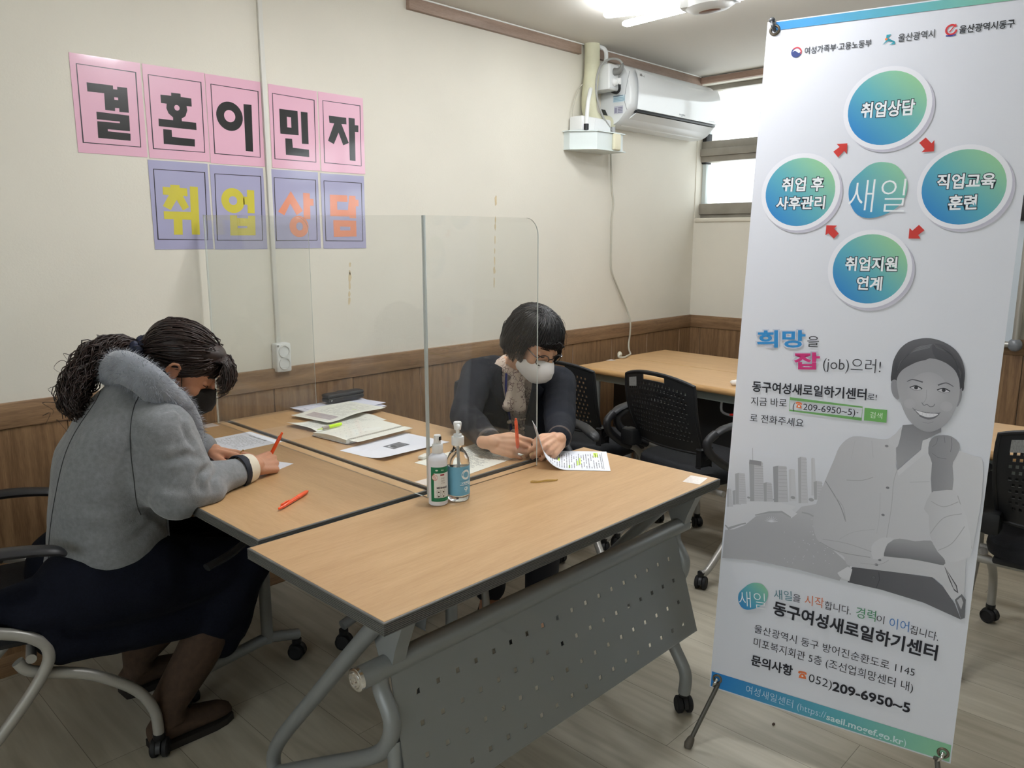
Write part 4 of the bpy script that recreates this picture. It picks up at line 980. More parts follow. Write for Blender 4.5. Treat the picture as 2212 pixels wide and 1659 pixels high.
b.cap(V(.80, 2.15, .97), H1 @ Vector((0, -.02, -.04)), .056, .05)
head_prims(b, H1, S1)
for s_, e_, w_ in ((shR, elR, wrR), (shL, elL, wrL)): b.cap(s_, e_, .048, .038); b.cap(e_, w_, .038, .026)
for h_, k_, a_ in ((hipR, knR, anR), (hipL, knL, anL)): b.cap(h_, k_, .08, .052); b.cap(k_, a_ + V(0, 0, .03), .048, .030); b.cap(a_ + V(0, 0, .01), a_ + V(.04, .002, -.062), .026, .014)
GR = frame(wrR + V(.0, .004, .0), (.94, .30, -.02), (-.22, .55, -.80))     # gripping hand: back of the hand turned up and towards the room
HZ = V(.20, -.62, .74); hx = V(.95, .30, -.03)
GR = frame(wrR, hx, HZ.cross(hx))
hand(b, GR, 1, [(48, 62, 30), (62, 74, 38), (72, 80, 42), (78, 82, 44)], .90, thumb=[(.018, .020, -.012), (.052, .034, -.034), (.080, .030, -.046), (.098, .014, -.048)], spread=(.06, .0, -.05, -.12))
GL = frame(wrL + V(.01, -.01, -.002), (.66, -.75, -.10), V(.05, .12, 1).cross(V(.66, -.75, -.10)))
hand(b, GL, -1, [(10, 10, 6), (8, 12, 8), (8, 12, 8), (10, 12, 8)], .92)
W1 = blob('person', b, .0032, M_SKIN1, None, smooth=3)
tag(W1, 'person in a grey fur collared coat with a ponytail, bent over and writing', 'person')
lids(H1, S1, W1, M_SKIN1)
# rings and earring
for k, p_ in enumerate((GL @ Vector((.098, -.007, .002)), GL @ Vector((.094, .012, .002)))):
    d_ = (GL.to_3x3() @ Vector((1, 0, -.1))).normalized()
    bb = MB(); R_ = d_.to_track_quat('Z', 'Y').to_matrix().to_4x4(); R_.translation = p_
    bb.lathe([(.0092, -.0014), (.0102, -.0008), (.0102, .0008), (.0092, .0014)], n=24, M=R_); bb.build('finger_ring', mat('gold', (.9, .65, .25), .2, 1), W1)
bb = MB(); bb.ell(H1 @ (Vector((.082, .006, -.044)) * S1), (.0058, .0058, .0058)); bb.build('pearl_earring', mat('pearl', srgb(235, 232, 226), .15, coat=1), W1)
# coat: one fused shell with soft folds
M_COAT = mat('grey_wool', srgb(122, 124, 127), .92, noise=(95, .13, 5, (1, 1, 1)), bump=(320, .35), sheen=.3)
def coat_fold(p, n):
    d = .0035 * fbm(p + V(3, 1, 7), 9) + .0018 * fbm(p, 26)
    q = p - elR
    d += .006 * fbm(Vector((q.x * 4, q.y * 4, q.z * 22)), 1) * math.exp(-q.length_squared / .02)      # sleeve creases at the elbow
    q = p - V(.74, 2.1, .66); d += .006 * fbm(Vector((q.x * 3, q.y * 3, q.z * 18)), 1) * math.exp(-q.length_squared / .03)
    return d
b = MB()
b.loft([ring(x, y, z, a, w, t) for x, y, z, a, w, t in TORSO1] , 28)
b.loft([ring(.69, 2.19, .49, .163, .178, 0), ring(.69, 2.19, .56, .16, .18, rd(2))], 28)
b.cap(shR + V(-.01, .04, .015), shR + V(.0, .0, -.01), .076, .074); b.cap(shR, elR, .074, .076); b.cap(elR, elR.lerp(wrR, .45), .072, .049); b.cap(elR.lerp(wrR, .45), elR.lerp(wrR, .68), .049, .043); b.cap(V(.745, 2.05, .82), elR + V(-.035, .03, .0), .085, .068)
b.cap(elR + V(-.03, .0, -.005), elR + V(.03, -.01, -.012), .074, .060)
b.cap(shL, elL, .078, .066); b.cap(elL, elL.lerp(wrL, .86), .064, .052)
b.cap(shR + V(-.02, .10, .03), shR, .07, .078); b.cap(shL + V(-.02, -.08, .03), shL, .07, .076)
# where the sleeves lie on the table top they are flattened by it
def coat_push(p, n):
    d = n * coat_fold(p, n)
    q = p + d
    if q.x > .80 and q.z < .7225: d.z += .7225 - q.z
    return d
COAT = blob('coat', b, .0075, M_COAT, W1, smooth=7, wrinkle=coat_push)
# seams drawn as thin cord lines over the surface of the coat
def on_surface(o, pts, lift=.001):
    from mathutils.bvhtree import BVHTree
    t = BVHTree.FromPolygons([v.co.copy() for v in o.data.vertices], [tuple(p.vertices) for p in o.data.polygons])
    out = []
    for q in pts:
        d = (q - Vector(_C)).normalized(); h = t.ray_cast(Vector(_C), d)
        if h[0] is not None: out.append(h[0] + h[1] * lift)
    return out
def creases(o, specs):
    """press soft grooves and ridges into a garment along traced lines: (pixels, depth, width)"""
    vs = o.data.vertices; co = np.array([v.co[:] for v in vs]); no = np.array([v.normal[:] for v in vs]); dd = np.zeros(len(vs))
    for pix, dep, wid in specs:
        pl = catmull([Vector((x, y, 0)) for x, y in pix], 6); L = on_surface(o, [P(q.x, q.y, y=2.1) for q in pl], 0); n_ = len(L)
        if n_ < 2: continue
        best = np.full(len(vs), 9.0); tt = np.zeros(len(vs))
        for i in range(n_ - 1):
            a_, c_ = np.array(L[i]), np.array(L[i + 1]); ab = c_ - a_; l2 = max(ab @ ab, 1e-12); t = np.clip(((co - a_) @ ab) / l2, 0, 1)
            d_ = np.linalg.norm(co - (a_ + t[:, None] * ab), axis=1); m_ = d_ < best; best[m_] = d_[m_]; tt[m_] = (i + t[m_]) / (n_ - 1)
        fade = np.sin(np.clip(tt, .02, .98) * PI) ** .5
        dd += fade * dep * (-np.exp(-(best / wid) ** 2) + .45 * np.exp(-((best - wid * 2.0) / (wid * 1.1)) ** 2))
    for i, v in enumerate(vs):
        if abs(dd[i]) > 1e-5: v.co = Vector(co[i] + no[i] * dd[i])
    o.data.update()
def seam(o, pix, name, m, r, parent, n=10, lift=.0006):
    pl = catmull([Vector((x, y, 0)) for x, y in pix], n)
    pts = on_surface(o, [P(q.x, q.y, y=2.1) if True else None for q in pl], lift)
    b = MB(); b.tube(pts, r, 6); return b.build(name, m, parent)
creases(COAT, [([(402, 885), (392, 910), (404, 945), (424, 975)], .006, .008), ([(318, 990), (360, 994), (405, 984), (436, 992)], .006, .010), ([(452, 1010), (434, 1022), (428, 1045), (438, 1062)], .010, .009), ([(470, 1020), (456, 1040), (462, 1062)], .005, .007), ([(330, 1040), (365, 1054), (400, 1056)], .004, .010), ([(150, 1088), (220, 1096), (280, 1088)], .004, .014), ([(310, 1098), (345, 1122), (372, 1150)], .008, .010), ([(330, 1128), (300, 1160), (262, 1180)], .005, .012), ([(215, 870), (200, 920), (210, 960)], .003, .012), ([(345, 890), (375, 884), (398, 900)], .005, .009)])
M_SEAM = mat('seam_thread', srgb(56, 57, 60), .9)
for pix in ([(222, 832), (206, 868), (165, 930), (140, 985), (122, 1060), (108, 1150), (104, 1235)], [(308, 846), (292, 872), (283, 915), (282, 970), (290, 1040), (296, 1090), (304, 1112)]):
    seam(COAT, pix, 'seam', M_SEAM, .0011, COAT)
# turned back cuff: cream fold over a dark sleeve lining
dW = (wrR - elR).normalized()
def bandring(c, d, r0, r1, L, m, name, parent, flat=(1, 1), n=28, bend=None):
    R_ = d.to_track_quat('Z', 'Y').to_matrix().to_4x4(); R_.translation = c
    b = MB(); b.lathe([(r0 - .004, 0), (r0, -.0005), (r0 + .0008, L * .1), (r1 + .0012, L * .9), (r1, L), (r1 - .004, L), (r0 - .004, L * .3), (r0 - .004, 0)], n=n, M=R_ @ Matrix.Diagonal((flat[0], flat[1], 1, 1)))
    return b.build(name, m, parent)
bandring(elR.lerp(wrR, .69) + V(.006, 0, .0), dW, .0465, .0425, .026, mat('navy_lining', srgb(24, 28, 40), .7), 'sleeve_lining', W1, (.92, 1))
bandring(elR.lerp(wrR, .77) + V(.003, 0, .0), dW, .0435, .0395, .036, mat('cream_cuff', srgb(226, 216, 196), .7, bump=(120, .2)), 'cuff', W1, (.95, 1))
# fur collar: thick roll round the neck and down the front, covered in short hairs
M_FUR = mat('grey_fur', srgb(138, 142, 150), .8, noise=(30, .16, 4, (1, 1, 1)), sheen=.5)
fc = [P(236, 806, y=2.17), P(262, 793, y=2.10), P(308, 815, y=2.03), P(346, 848, y=2.02), P(384, 884, y=2.05), P(408, 930, y=2.06), P(418, 970, y=2.06)]
fl = [fc[0], P(262, 790, y=2.26), P(330, 812, y=2.30), P(398, 870, y=2.30)]
fcc = catmull(fc, 6); fr = np.interp(np.linspace(0, 1, len(fcc)), [0, .2, .5, .8, 1], [.038, .047, .047, .042, .026])
b = MB(); b.tube(fcc, list(fr), 14, flat=(1, .72))
for i_ in (0, -1): b.ell(fcc[i_], [fr[i_] * .9] * 3)
b.tube(catmull(fl, 6), [.04, .045, .042, .034], 12, flat=(1, .72)); 
FUR = blob('fur_collar', b, .006, M_FUR, W1, smooth=5)
def fur(o, count, L, r, m, parent, droop, name='fur_hair'):
    me = o.data; tris = [(p, p.area) for p in me.polygons]; ar = np.array([a for _, a in tris]); pick = RNG.choice(len(tris), count, p=ar / ar.sum())
    mb = MB(); vs = []; fs = []
    for i in pick:
        p = tris[i][0]; c = p.center + Vector(RNG.normal(0, .0025, 3)); n = p.normal
        d = (n * .62 + droop + Vector(RNG.normal(0, .30, 3))).normalized(); l = L * RNG.uniform(.6, 1.2); w = d.cross(n if abs(d.dot(n)) < .95 else Vector((0, 0, 1))).normalized() * r
        k = len(vs); mid = c + d * l * .55; tip = c + (d + droop * .6).normalized() * l
        vs += [c - w - n * .002, c + w - n * .002, mid + w * .7, mid - w * .7, tip]; fs += [(k, k + 1, k + 2, k + 3), (k + 3, k + 2, k + 4)]
    mb.add(vs, fs); return mb.build(name, m, parent, fixn=False, auto=0)
fur(FUR, 9000, .014, .0005, M_FUR, FUR, V(.18, -.05, -.30))
# shirt collar edge between fur and neck
b = MB(); b.tube(catmull([P(300, 772, y=2.08), P(322, 786, y=2.055), P(345, 803, y=2.045), P(362, 815, y=2.05)], 6), [.004, .011, .010, .004], 8, flat=(1.3, .4)); b.build('shirt_collar', mat('navy_knit', srgb(22, 26, 36), .8), W1)
# skirt
M_SKIRT = mat('navy_skirt', srgb(13, 16, 27), .9, noise=(160, .2, 3, (1, 1, 1)), bump=(260, .25), spec=.2)
b = MB()
b.cap(V(.60, 2.13, .50), V(.74, 2.10, .50), .125, .125); b.cap(V(.62, 2.29, .50), V(.74, 2.28, .50), .12, .12)
b.cap(V(.74, 2.10, .49), knR + V(-.015, .012, -.01), .115, .082); b.cap(V(.74, 2.28, .49), knL + V(-.015, 0, -.01), .11, .08)
b.cap(V(.72, 2.19, .48), V(1.02, 2.19, .44), .10, .075)
b.cap(knR + V(-.02, .01, -.01), V(.945, 2.085, .275), .080, .070); b.cap(knL + V(-.02, 0, -.01), V(.985, 2.31, .275), .076, .068); b.cap(V(1.02, 2.19, .43), V(.955, 2.19, .27), .075, .065)
for y_ in (2.09, 2.14, 2.22, 2.30):     # the cloth hanging below the seat edge
    b.cap(V(.50, y_, .42), V(.52, y_, .36), .045, .035); b.cap(V(.52, y_, .38), V(.72, y_, .345), .05, .05); b.cap(V(.70, y_, .36), V(.93, y_, .33), .06, .06)
b.cap(V(.46, 2.10, .48), V(.62, 2.10, .47), .045, .08); b.cap(V(.36, 2.13, .51), V(.60, 2.15, .48), .035, .09)
b.cap(knR, knR.lerp(anR, .40), .082, .076); b.cap(knL, knL.lerp(anL, .40), .08, .074); b.cap(V(.90, 2.08, .30), V(.925, 2.075, .245), .066, .058); b.cap(V(.93, 2.2, .30), V(.95, 2.2, .245), .066, .056)
def skirt_fold(p, n):
    return .005 * fbm(Vector((p.x * 5, p.y * 5, p.z * 14)), 1.3) + .0025 * fbm(p, 22)
blob('skirt', b, .009, M_SKIRT, W1, smooth=6, wrinkle=skirt_fold)
# boots
M_BOOT = mat('brown_suede', srgb(66, 50, 38), .9, noise=(60, .18, 3, (1, 1, 1)), bump=(200, .2))
M_SOLE = mat('dark_sole', srgb(30, 25, 22), .7)
for k_, a_, tgt in ((anR.lerp(knR, .60), anR, -.03), (anL.lerp(knL, .60), anL, .02)):
    b = MB(); top = a_.lerp(k_, .95)
    b.tube([top, a_.lerp(k_, .55), a_ + V(.0, 0, .015), a_ + V(.005, 0, -.03)], [.064, .060, .050, .048], 18)
    d_ = V(.985, .03 + tgt, 0).normalized(); sd = V(-d_.y, d_.x, 0)
    prof = [(-.055, .030, .050), (-.03, .040, .072), (.02, .041, .075), (.07, .043, .058), (.115, .044, .046), (.15, .038, .038), (.175, .024, .026)]
    b.loft([(a_ + d_ * u_ + V(0, 0, -a_.z + .018 + h_ * .5), sd * w_, V(0, 0, h_ * .55)) for u_, w_, h_ in prof], 18)
    bt = blob('boot', b, .005, M_BOOT, W1, smooth=4)
    b = MB(); out = [(a_ + d_ * u_ + sd * w_ * s_) for s_, seq in ((1, prof), (-1, prof[::-1])) for u_, w_, h_ in seq for w_ in (w_ * 1.06,)]
    b.prism([(q.x, q.y) for q in out], Matrix.Translation((0, 0, .001)), .020); b.build('sole', M_SOLE, bt)
    b = MB()
    for i_ in range(3):
        c_ = a_ + d_ * (.045 + .012 * i_) + V(0, 0, -.022 - .007 * i_); b.tube(catmull([c_ - sd * .022, c_ + V(0, 0, .012), c_ + sd * .022], 4), .0025, 6)
    b.build('laces', M_SOLE, bt)
# black face mask with ear loop
M_MASK1 = mat('black_mask', srgb(30, 30, 31), .75, bump=(300, .15))
def face_mask(M, s, m, parent, prof, rows, loop, fold, lr=.0012):
    """folded mask shell: rows of (height, depth at the nose line, half width, depth at the side)"""
    T = lambda x, y, z: M @ (Vector((x, y, z)) * s)
    b = MB(); n = 17; vs, fs = [], []
    for d in (0, .0022):
        for z, y0, hw, y1, zz in rows:
            for i in range(n):
                u = -1 + 2 * i / (n - 1); e = abs(u) ** prof
                x = hw * math.copysign(abs(u) ** .92, u); y = y0 + (y1 - y0) * e - d
                vs.append(T(x, y, z + zz * e))
    k = len(rows)
    for j in range(k - 1):
        for i in range(n - 1):
            a = j * n + i; q = (a, a + 1, a + n + 1, a + n); fs += [q, tuple(w + k * n for w in q[::-1])]
    bd = list(range(n)) + [j * n + n - 1 for j in range(1, k)] + [(k - 1) * n + i for i in range(n - 2, -1, -1)] + [j * n for j in range(k - 2, 0, -1)]
    fs += [(bd[i], bd[(i + 1) % len(bd)], bd[(i + 1) % len(bd)] + k * n, bd[i] + k * n) for i in range(len(bd))]
    b.add(vs, fs); o = b.build('face_mask', m, parent, auto=28)
    for sx in (-1, 1):
        b = MB(); b.tube(catmull([T(sx * x, y, z) for x, y, z in loop], 5), lr, 6); b.build('ear_loop', m, o)
    return o
ROWS = [(.004, .116, .020, .098, -.004), (-.008, .122, .050, .068, -.010), (-.030, .136, .066, .034, -.014), (-.055, .137, .069, .026, -.006), (-.080, .122, .064, .024, .006), (-.104, .094, .050, .026, .016), (-.112, .074, .034, .030, .014)]
LOOP = [(.064, .040, -.030), (.071, .026, -.004), (.076, .014, .020), (.081, -.004, .034), (.080, -.022, .022)]
face_mask(H1, S1, M_MASK1, W1, 1.7, ROWS, LOOP, None)
# hair: smooth cap combed back to a tie, a wavy ponytail, a fringe
M_HAIR1 = mat('dark_brown_hair', srgb(38, 23, 18), .45, noise=(40, .35, 3, (1, 1, 1)))
T1 = lambda x, y, z: H1 @ (Vector((x, y, z)) * S1)
TIE = P(303, 757, y=2.19)
TIEL = H1.inverted() @ TIE / S1
b = MB()
R1 = H1.to_3x3()
b.ell(T1(0, -.020, .052), (.079 * S1, .100 * S1, .083 * S1), R1, 28, 18); b.cap(T1(0, -.085, .045), TIE, .046, .020)
b.ell(T1(0, .045, .085), (.058 * S1, .048 * S1, .036 * S1), R1, 20, 12)
HAIRBASE = b
def hair_path(p0, p1, lift, n=9, jit=.003):
    """from the hairline over the skull to the tie, in head coordinates"""
    c = Vector((0, -.015, .048)); out = []
    for i in range(n):
        t = i / (n - 1); q = p0.lerp(p1, t); d = (q - c)
        sc = Vector((d.x / .080, d.y / .101, d.z / .085)); ln = max(sc.length, 1e-3)
        f = max(1.0, (1.0 + lift) / ln) if t < .85 else 1 + (max(1.0, (1 + lift) / ln) - 1) * (1 - t) / .15
        out.append(T1(*(c + d * f)) + Vector(RNG.normal(0, jit * (.3 if 0 < i else 0), 3)))
    return catmull(out, 2)
HB = MB()
hl = [(.070, .004, .036), (.072, .028, .030), (.068, .050, .040), (.055, .070, .062), (.035, .080, .082), (.0, .084, .09), (-.035, .080, .082), (-.055, .070, .062), (-.068, .050, .040), (-.072, .028, .03), (-.070, .004, .036), (-.066, -.03, -.01), (-.05, -.06, -.03), (0, -.075, -.035), (.05, -.06, -.03), (.066, -.03, -.012)]
hlc = catmull([Vector(q) for q in hl], 16, closed=True)
for i in range(420):
    p0 = hlc[RNG.integers(len(hlc))] + Vector(RNG.normal(0, .003, 3))
    strand(HB, hair_path(p0, TIEL + Vector(RNG.normal(0, .008, 3)), RNG.uniform(.02, .085)), .0030, .0022)
for i in range(260):     # crown layer starting inside the cap
    a, e = RNG.uniform(0, 2 * PI), RNG.uniform(.2, 1.2)
    p0 = Vector((.08 * math.cos(a) * math.cos(e), -.015 + .1 * math.sin(a) * math.cos(e), .05 + .085 * math.sin(e)))
    strand(HB, hair_path(p0, TIEL + Vector(RNG.normal(0, .008, 3)), RNG.uniform(.05, .10)), .0016, .0022)
# fringe falling forwards and to the side
for i in range(230):
    u = RNG.uniform(-1, 1); p0 = Vector((.045 * u, .066, .094 - .014 * abs(u))); v = RNG.uniform(.6, 1.15)
    q = [p0, p0 + Vector((.008 * u, .026, .012)) , p0 + Vector((.016 * u, .055 * v, -.012)), p0 + Vector((.020 * u + .004, .070 * v, -.045 * v)), p0 + Vector((.016 * u + .004, .060 * v, -.070 * v))]
    strand(HB, [T1(*k) + Vector(RNG.normal(0, .0022, 3)) for k in catmull(q, 3)], .0024, .0007)
for i in range(0):      # strands by the temple
    p0 = Vector((.070, .034, .034)) + Vector(RNG.normal(0, .004, 3))
    strand(HB, [T1(*k) for k in catmull([p0, p0 + Vector((.006, .014, -.008)), p0 + Vector((.006, .03, -.012)), p0 + Vector((-.004, .044, -.004))], 3)], .002, .001)
# ponytail
pt = [TIE, P(255, 748, y=2.21), P(203, 775, y=2.21), P(170, 822, y=2.19), P(153, 868, y=2.16), P(163, 895, y=2.14)]
ptc = catmull(pt, 6); pr_ = np.interp(np.linspace(0, 1, len(ptc)), [0, .12, .35, .7, 1], [.016, .024, .038, .035, .014])
HAIRBASE.tube(ptc, list(pr_ * .82), 12)
for i in range(420):
    a, rr_ = RNG.uniform(0, 2 * PI), RNG.uniform(.35, 1.12); ph = RNG.uniform(0, 6.28); fq = RNG.uniform(5, 9); am = RNG.uniform(.15, .34); end = RNG.uniform(.7, 1.0); tw = RNG.normal(0, .5)
    pts = []
    m_ = int(len(ptc) * end); 
    for j in range(0, m_):
        t = j / len(ptc); tg = (ptc[min(j + 1, len(ptc) - 1)] - ptc[max(j - 1, 0)]).normalized(); u_ = tg.cross(V(.69, -.72, 0)).normalized(); w_ = tg.cross(u_)
        aa = a + tw * t + am * math.sin(fq * t * 3 + ph); k_ = rr_ * pr_[j] * (1 + am * math.sin(fq * t * 4 + ph * 2) * min(1, t * 3))
        pts.append(ptc[j] + u_ * math.cos(aa) * k_ + w_ * math.sin(aa) * k_)
    if RNG.random() < .4: pts += [pts[-1] + Vector(RNG.normal(0, .004, 3)) + V(.003, 0, -.012), pts[-1] + Vector(RNG.normal(0, .006, 3)) + V(.010, 0, -.016)]
    strand(HB, pts, .0026, .0010)
for i in range(34):
    j = RNG.integers(6, len(ptc) - 2); q = ptc[j] + Vector(RNG.normal(0, .028, 3))
    strand(HB, catmull([q, q + V(-.012, .008, .004) + Vector(RNG.normal(0, .008, 3)), q + V(-.016, .012, -.012) + Vector(RNG.normal(0, .010, 3)), q + V(-.008, .006, -.03)], 4), .0009, .0004)
hb = blob('hair', HAIRBASE, .006, M_HAIR1, W1, smooth=5)
hs = HB.build('hair_strands', M_HAIR1, hb, fixn=False, auto=0)
# scrunchie
M_SCR = mat('navy_print_fabric', srgb(26, 30, 52), .6, noise=(120, .8, 2, (1, 1, 1)))
b = MB(); ax_ = (pt[1] - pt[0]).normalized(); R_ = ax_.to_track_quat('Z', 'Y').to_matrix()
lp = [TIE + R_ @ Vector(((.026 + .004 * math.sin(7 * t)) * math.cos(t), (.026 + .004 * math.cos(5 * t)) * math.sin(t), .007 * math.sin(6 * t))) for t in np.linspace(0, 2 * PI, 48, endpoint=False)]
b.tube(lp, [.012 + .005 * math.sin(9 * t) for t in np.linspace(0, 2 * PI, 48)], 10, closed=True)
b.ell(TIE + V(.015, -.012, .028), (.022, .012, .016)); b.ell(TIE + V(-.018, -.012, .012), (.014, .01, .018)); b.build('scrunchie', M_SCR, W1)
# ------------------------------------------------------------------ person in the navy jacket, holding a paper
F2 = V(-.75, -.66, 0).normalized(); L2 = V(-F2.y, F2.x, 0)        # L2 points to the wearer's left
H2 = headframe(P(1152, 741, x=2.0), math.atan2(-.985, -.10), rd(30), rd(-5)); S2 = .98
def ring2(x, y, z, a, b, tilt): return ring(x, y, z, a, b, tilt, F2, L2)
TORSO2 = [(2.17, 2.07, .46, .13, .175, 0), (2.155, 2.055, .58, .125, .168, rd(4)), (2.135, 2.035, .70, .125, .172, rd(8)), (2.115, 2.015, .80, .122, .182, rd(12)), (2.10, 1.995, .875, .100, .178, rd(18)), (2.085, 1.98, .925, .075, .125, rd(22)), (2.07, 1.965, .955, .055, .07, rd(25))]
s2R, e2R, w2R = V(2.005, 2.115, .885), V(1.80, 1.965, .785), V(1.655, 1.685, .768)
s2L, e2L, w2L = V(2.215, 1.89, .855), V(2.00, 1.70, .765), V(1.828, 1.556, .772)
b = MB()
b.loft([ring2(x, y, z, a * .84, w * .84, t) for x, y, z, a, w, t in TORSO2], 20)
b.cap(V(2.075, 1.97, .93), H2 @ Vector((0, -.02, -.05)), .052, .048)
head_prims(b, H2, S2)
for s_, e_, w_ in ((s2R, e2R, w2R), (s2L, e2L, w2L)): b.cap(s_, e_, .045, .036); b.cap(e_, w_, .036, .025)
hp = [V(2.14, 2.13, .50), V(2.21, 2.04, .50)]; kn = [V(1.83, 1.86, .50), V(1.95, 1.72, .50)]; an = [V(1.90, 1.95, .09), V(2.02, 1.80, .09)]
for h_, k_, a_ in zip(hp, kn, an): b.cap(h_, k_, .08, .058); b.cap(k_, a_, .055, .036); b.cap(a_ + V(0, 0, -.02), a_ + V(-.10, -.08, -.05), .036, .03)
hx = V(.42, -.90, -.02); HZ = V(-.78, -.34, .52)
G2R = frame(w2R, hx, HZ.cross(hx))
hand(b, G2R, 1, [(28, 38, 20), (42, 44, 24), (46, 48, 26), (48, 50, 26)], .93, thumb=[(.018, .022, -.010), (.050, .040, -.026), (.080, .040, -.034), (.105, .032, -.036)], spread=(.05, .01, -.03, -.08))
hx = V(-.62, -.16, .02); HZ = V(-.30, -.75, .55); hx = V(-.95, -.25, -.12)
G2L = frame(w2L, hx, HZ.cross(hx))
hand(b, G2L, -1, [(52, 50, 26), (58, 56, 28), (62, 58, 30), (62, 58, 30)], .93, thumb=[(.018, .022, -.010), (.048, .040, -.014), (.074, .044, -.020), (.096, .038, -.026)], spread=(.06, .01, -.04, -.10))
W2 = blob('person', b, .0032, M_SKIN2, None, smooth=3)
tag(W2, 'person in a navy jacket, glasses and white mask, holding a pen and a lifted paper', 'person')
lids(H2, S2, W2, M_SKIN2)
# blouse and trousers
def blouse_mat():
    m = mat('printed_blouse', srgb(198, 178, 160), .7, bump=(60, .2)); nt = m.node_tree
    tc = nt.nodes.new('ShaderNodeTexCoord'); vo = nt.nodes.new('ShaderNodeTexVoronoi'); vo.feature = 'DISTANCE_TO_EDGE'; vo.inputs['Scale'].default_value = 75
    nz = nt.nodes.new('ShaderNodeTexNoise'); nz.inputs['Scale'].default_value = 40
    rp = nt.nodes.new('ShaderNodeValToRGB'); e = rp.color_ramp.elements; e[0].position, e[1].position = .035, .075; e[0].color = srgb(112, 82, 84); e[1].color = srgb(206, 188, 172)
    r2 = nt.nodes.new('ShaderNodeValToRGB'); e = r2.color_ramp.elements; e[0].position, e[1].position = .48, .53; e[0].color = (0, 0, 0, 1); e[1].color = (1, 1, 1, 1)
    mx = nt.nodes.new('ShaderNodeMixRGB'); mx.inputs[2].default_value = srgb(206, 188, 172)
    nt.links.new(tc.outputs['Object'], vo.inputs['Vector']); nt.links.new(tc.outputs['Object'], nz.inputs['Vector']); nt.links.new(vo.outputs['Distance'], rp.inputs[0]); nt.links.new(nz.outputs['Fac'], r2.inputs[0])
    nt.links.new(r2.outputs[0], mx.inputs[0]); nt.links.new(rp.outputs[0], mx.inputs[1]); nt.links.new(mx.outputs[0], nt.nodes['Principled BSDF'].inputs['Base Color'])
    return m
M_BLOU = blouse_mat()
b = MB(); b.loft([ring2(x, y, z, a * .93, w * .93, t) for x, y, z, a, w, t in TORSO2], 24)
fr2 = lambda u, w, z, d=0: Vector((2.10, 2.0, 0)) + F2 * (d) + L2 * w + V(0, 0, z)
for i_ in range(6):       # ruffles running down the front
    z_ = .70 + .036 * i_; b.cap(fr2(0, -.012 - .012 * (i_ % 2), z_, .128 - .004 * i_), fr2(0, .03 + .006 * (i_ % 2), z_ + .014, .130 - .004 * i_), .009, .007)
b.tube(catmull([V(2.075, 1.97, .93) + F2 * .05 + L2 * .05, V(2.075, 1.97, .918) + F2 * .078, V(2.075, 1.97, .93) + F2 * .05 - L2 * .05], 6), .019, 10)
b.ell(V(2.085, 1.98, .895) + F2 * .098, (.020, .020, .018)); b.cap(V(2.085, 1.98, .89) + F2 * .10 - L2 * .01, V(2.09, 1.985, .80) + F2 * .128 - L2 * .03, .016, .022); b.cap(V(2.085, 1.98, .89) + F2 * .10 + L2 * .01, V(2.09, 1.985, .79) + F2 * .128 + L2 * .012, .014, .022)
blob('blouse', b, .006, M_BLOU, W2, smooth=3, wrinkle=lambda p, n: .003 * fbm(p, 38) + .002 * fbm(p, 80))
b = MB(); M_TRO = mat('dark_trousers', srgb(30, 31, 38), .85)
for h_, k_, a_ in zip(hp, kn, an): b.cap(h_, k_, .095, .072); b.cap(k_, a_ + V(0, 0, .03), .070, .062)
b.cap(hp[0], hp[1], .11, .11); blob('trousers', b, .012, M_TRO, W2, smooth=3)
for a_ in an:
    b = MB(); d_ = V(-.78, -.62, 0).normalized(); sd = V(-d_.y, d_.x, 0)
    b.loft([(a_ + d_ * u_ + V(0, 0, -a_.z + .004 + h_ * .5), sd * w_, V(0, 0, h_ * .5)) for u_, w_, h_ in ((-.06, .028, .05), (-.02, .038, .085), (.05, .04, .075), (.11, .043, .05), (.16, .036, .036), (.185, .02, .022))], 16); b.build('shoe', M_SOLE, W2)
# jacket: fused shell, front opening cut to a V, thickness, lapels
M_JACK = mat('navy_jacket', srgb(19, 22, 31), .85, noise=(180, .15, 3, (1, 1, 1)), bump=(260, .25), spec=.3)
b = MB(); b.loft([ring2(x, y, z, a * 1.06, w * 1.06, t) for x, y, z, a, w, t in TORSO2[:-1]] + [ring2(2.075, 1.97, .945, .062, .085, rd(24))], 28)
for s_, e_, w_ in ((s2R, e2R, w2R), (s2L, e2L, w2L)):
    b.cap(s_, s_.lerp(e_, .5), .068, .060); b.cap(s_.lerp(e_, .5), e_, .060, .056); b.cap(e_, e_.lerp(w_, .55), .055, .046); b.cap(e_.lerp(w_, .55), e_.lerp(w_, .90), .046, .039)
b.cap(s2R - V(0, 0, -.03) + L2 * .06, s2R + V(0, 0, .005), .05, .066); b.cap(s2L + V(0, 0, .03) - L2 * .06, s2L + V(0, 0, .005), .05, .066)
c0 = Vector((2.10, 2.0, 0))
def cut2(p):
    q = p - c0; w = q.dot(L2) - .0; f = q.dot(F2)
    if f < .015 or p.z > .99: return False
    hw = min(.056, .022 + max(0, (p.z - .66)) * .17)
    return abs(w - .005) < hw and f > .02 and p.z < .94 and (p - e2R).length > .10
def jfold(p, n):
    d = .003 * fbm(p, 11) + .0016 * fbm(p, 30)
    for e_ in (e2R, e2L):
        q = p - e_; d += .006 * fbm(Vector((q.x * 16, q.y * 16, q.z * 9)), 1) * math.exp(-q.length_squared / .015)
    v = n * d; q = p + v
    if q.x < 1.84 and q.z < .7225: v.z += .7225 - q.z
    return v
JACK = blob('jacket', b, .0065, M_JACK, W2, smooth=5, wrinkle=jfold, cut=cut2)
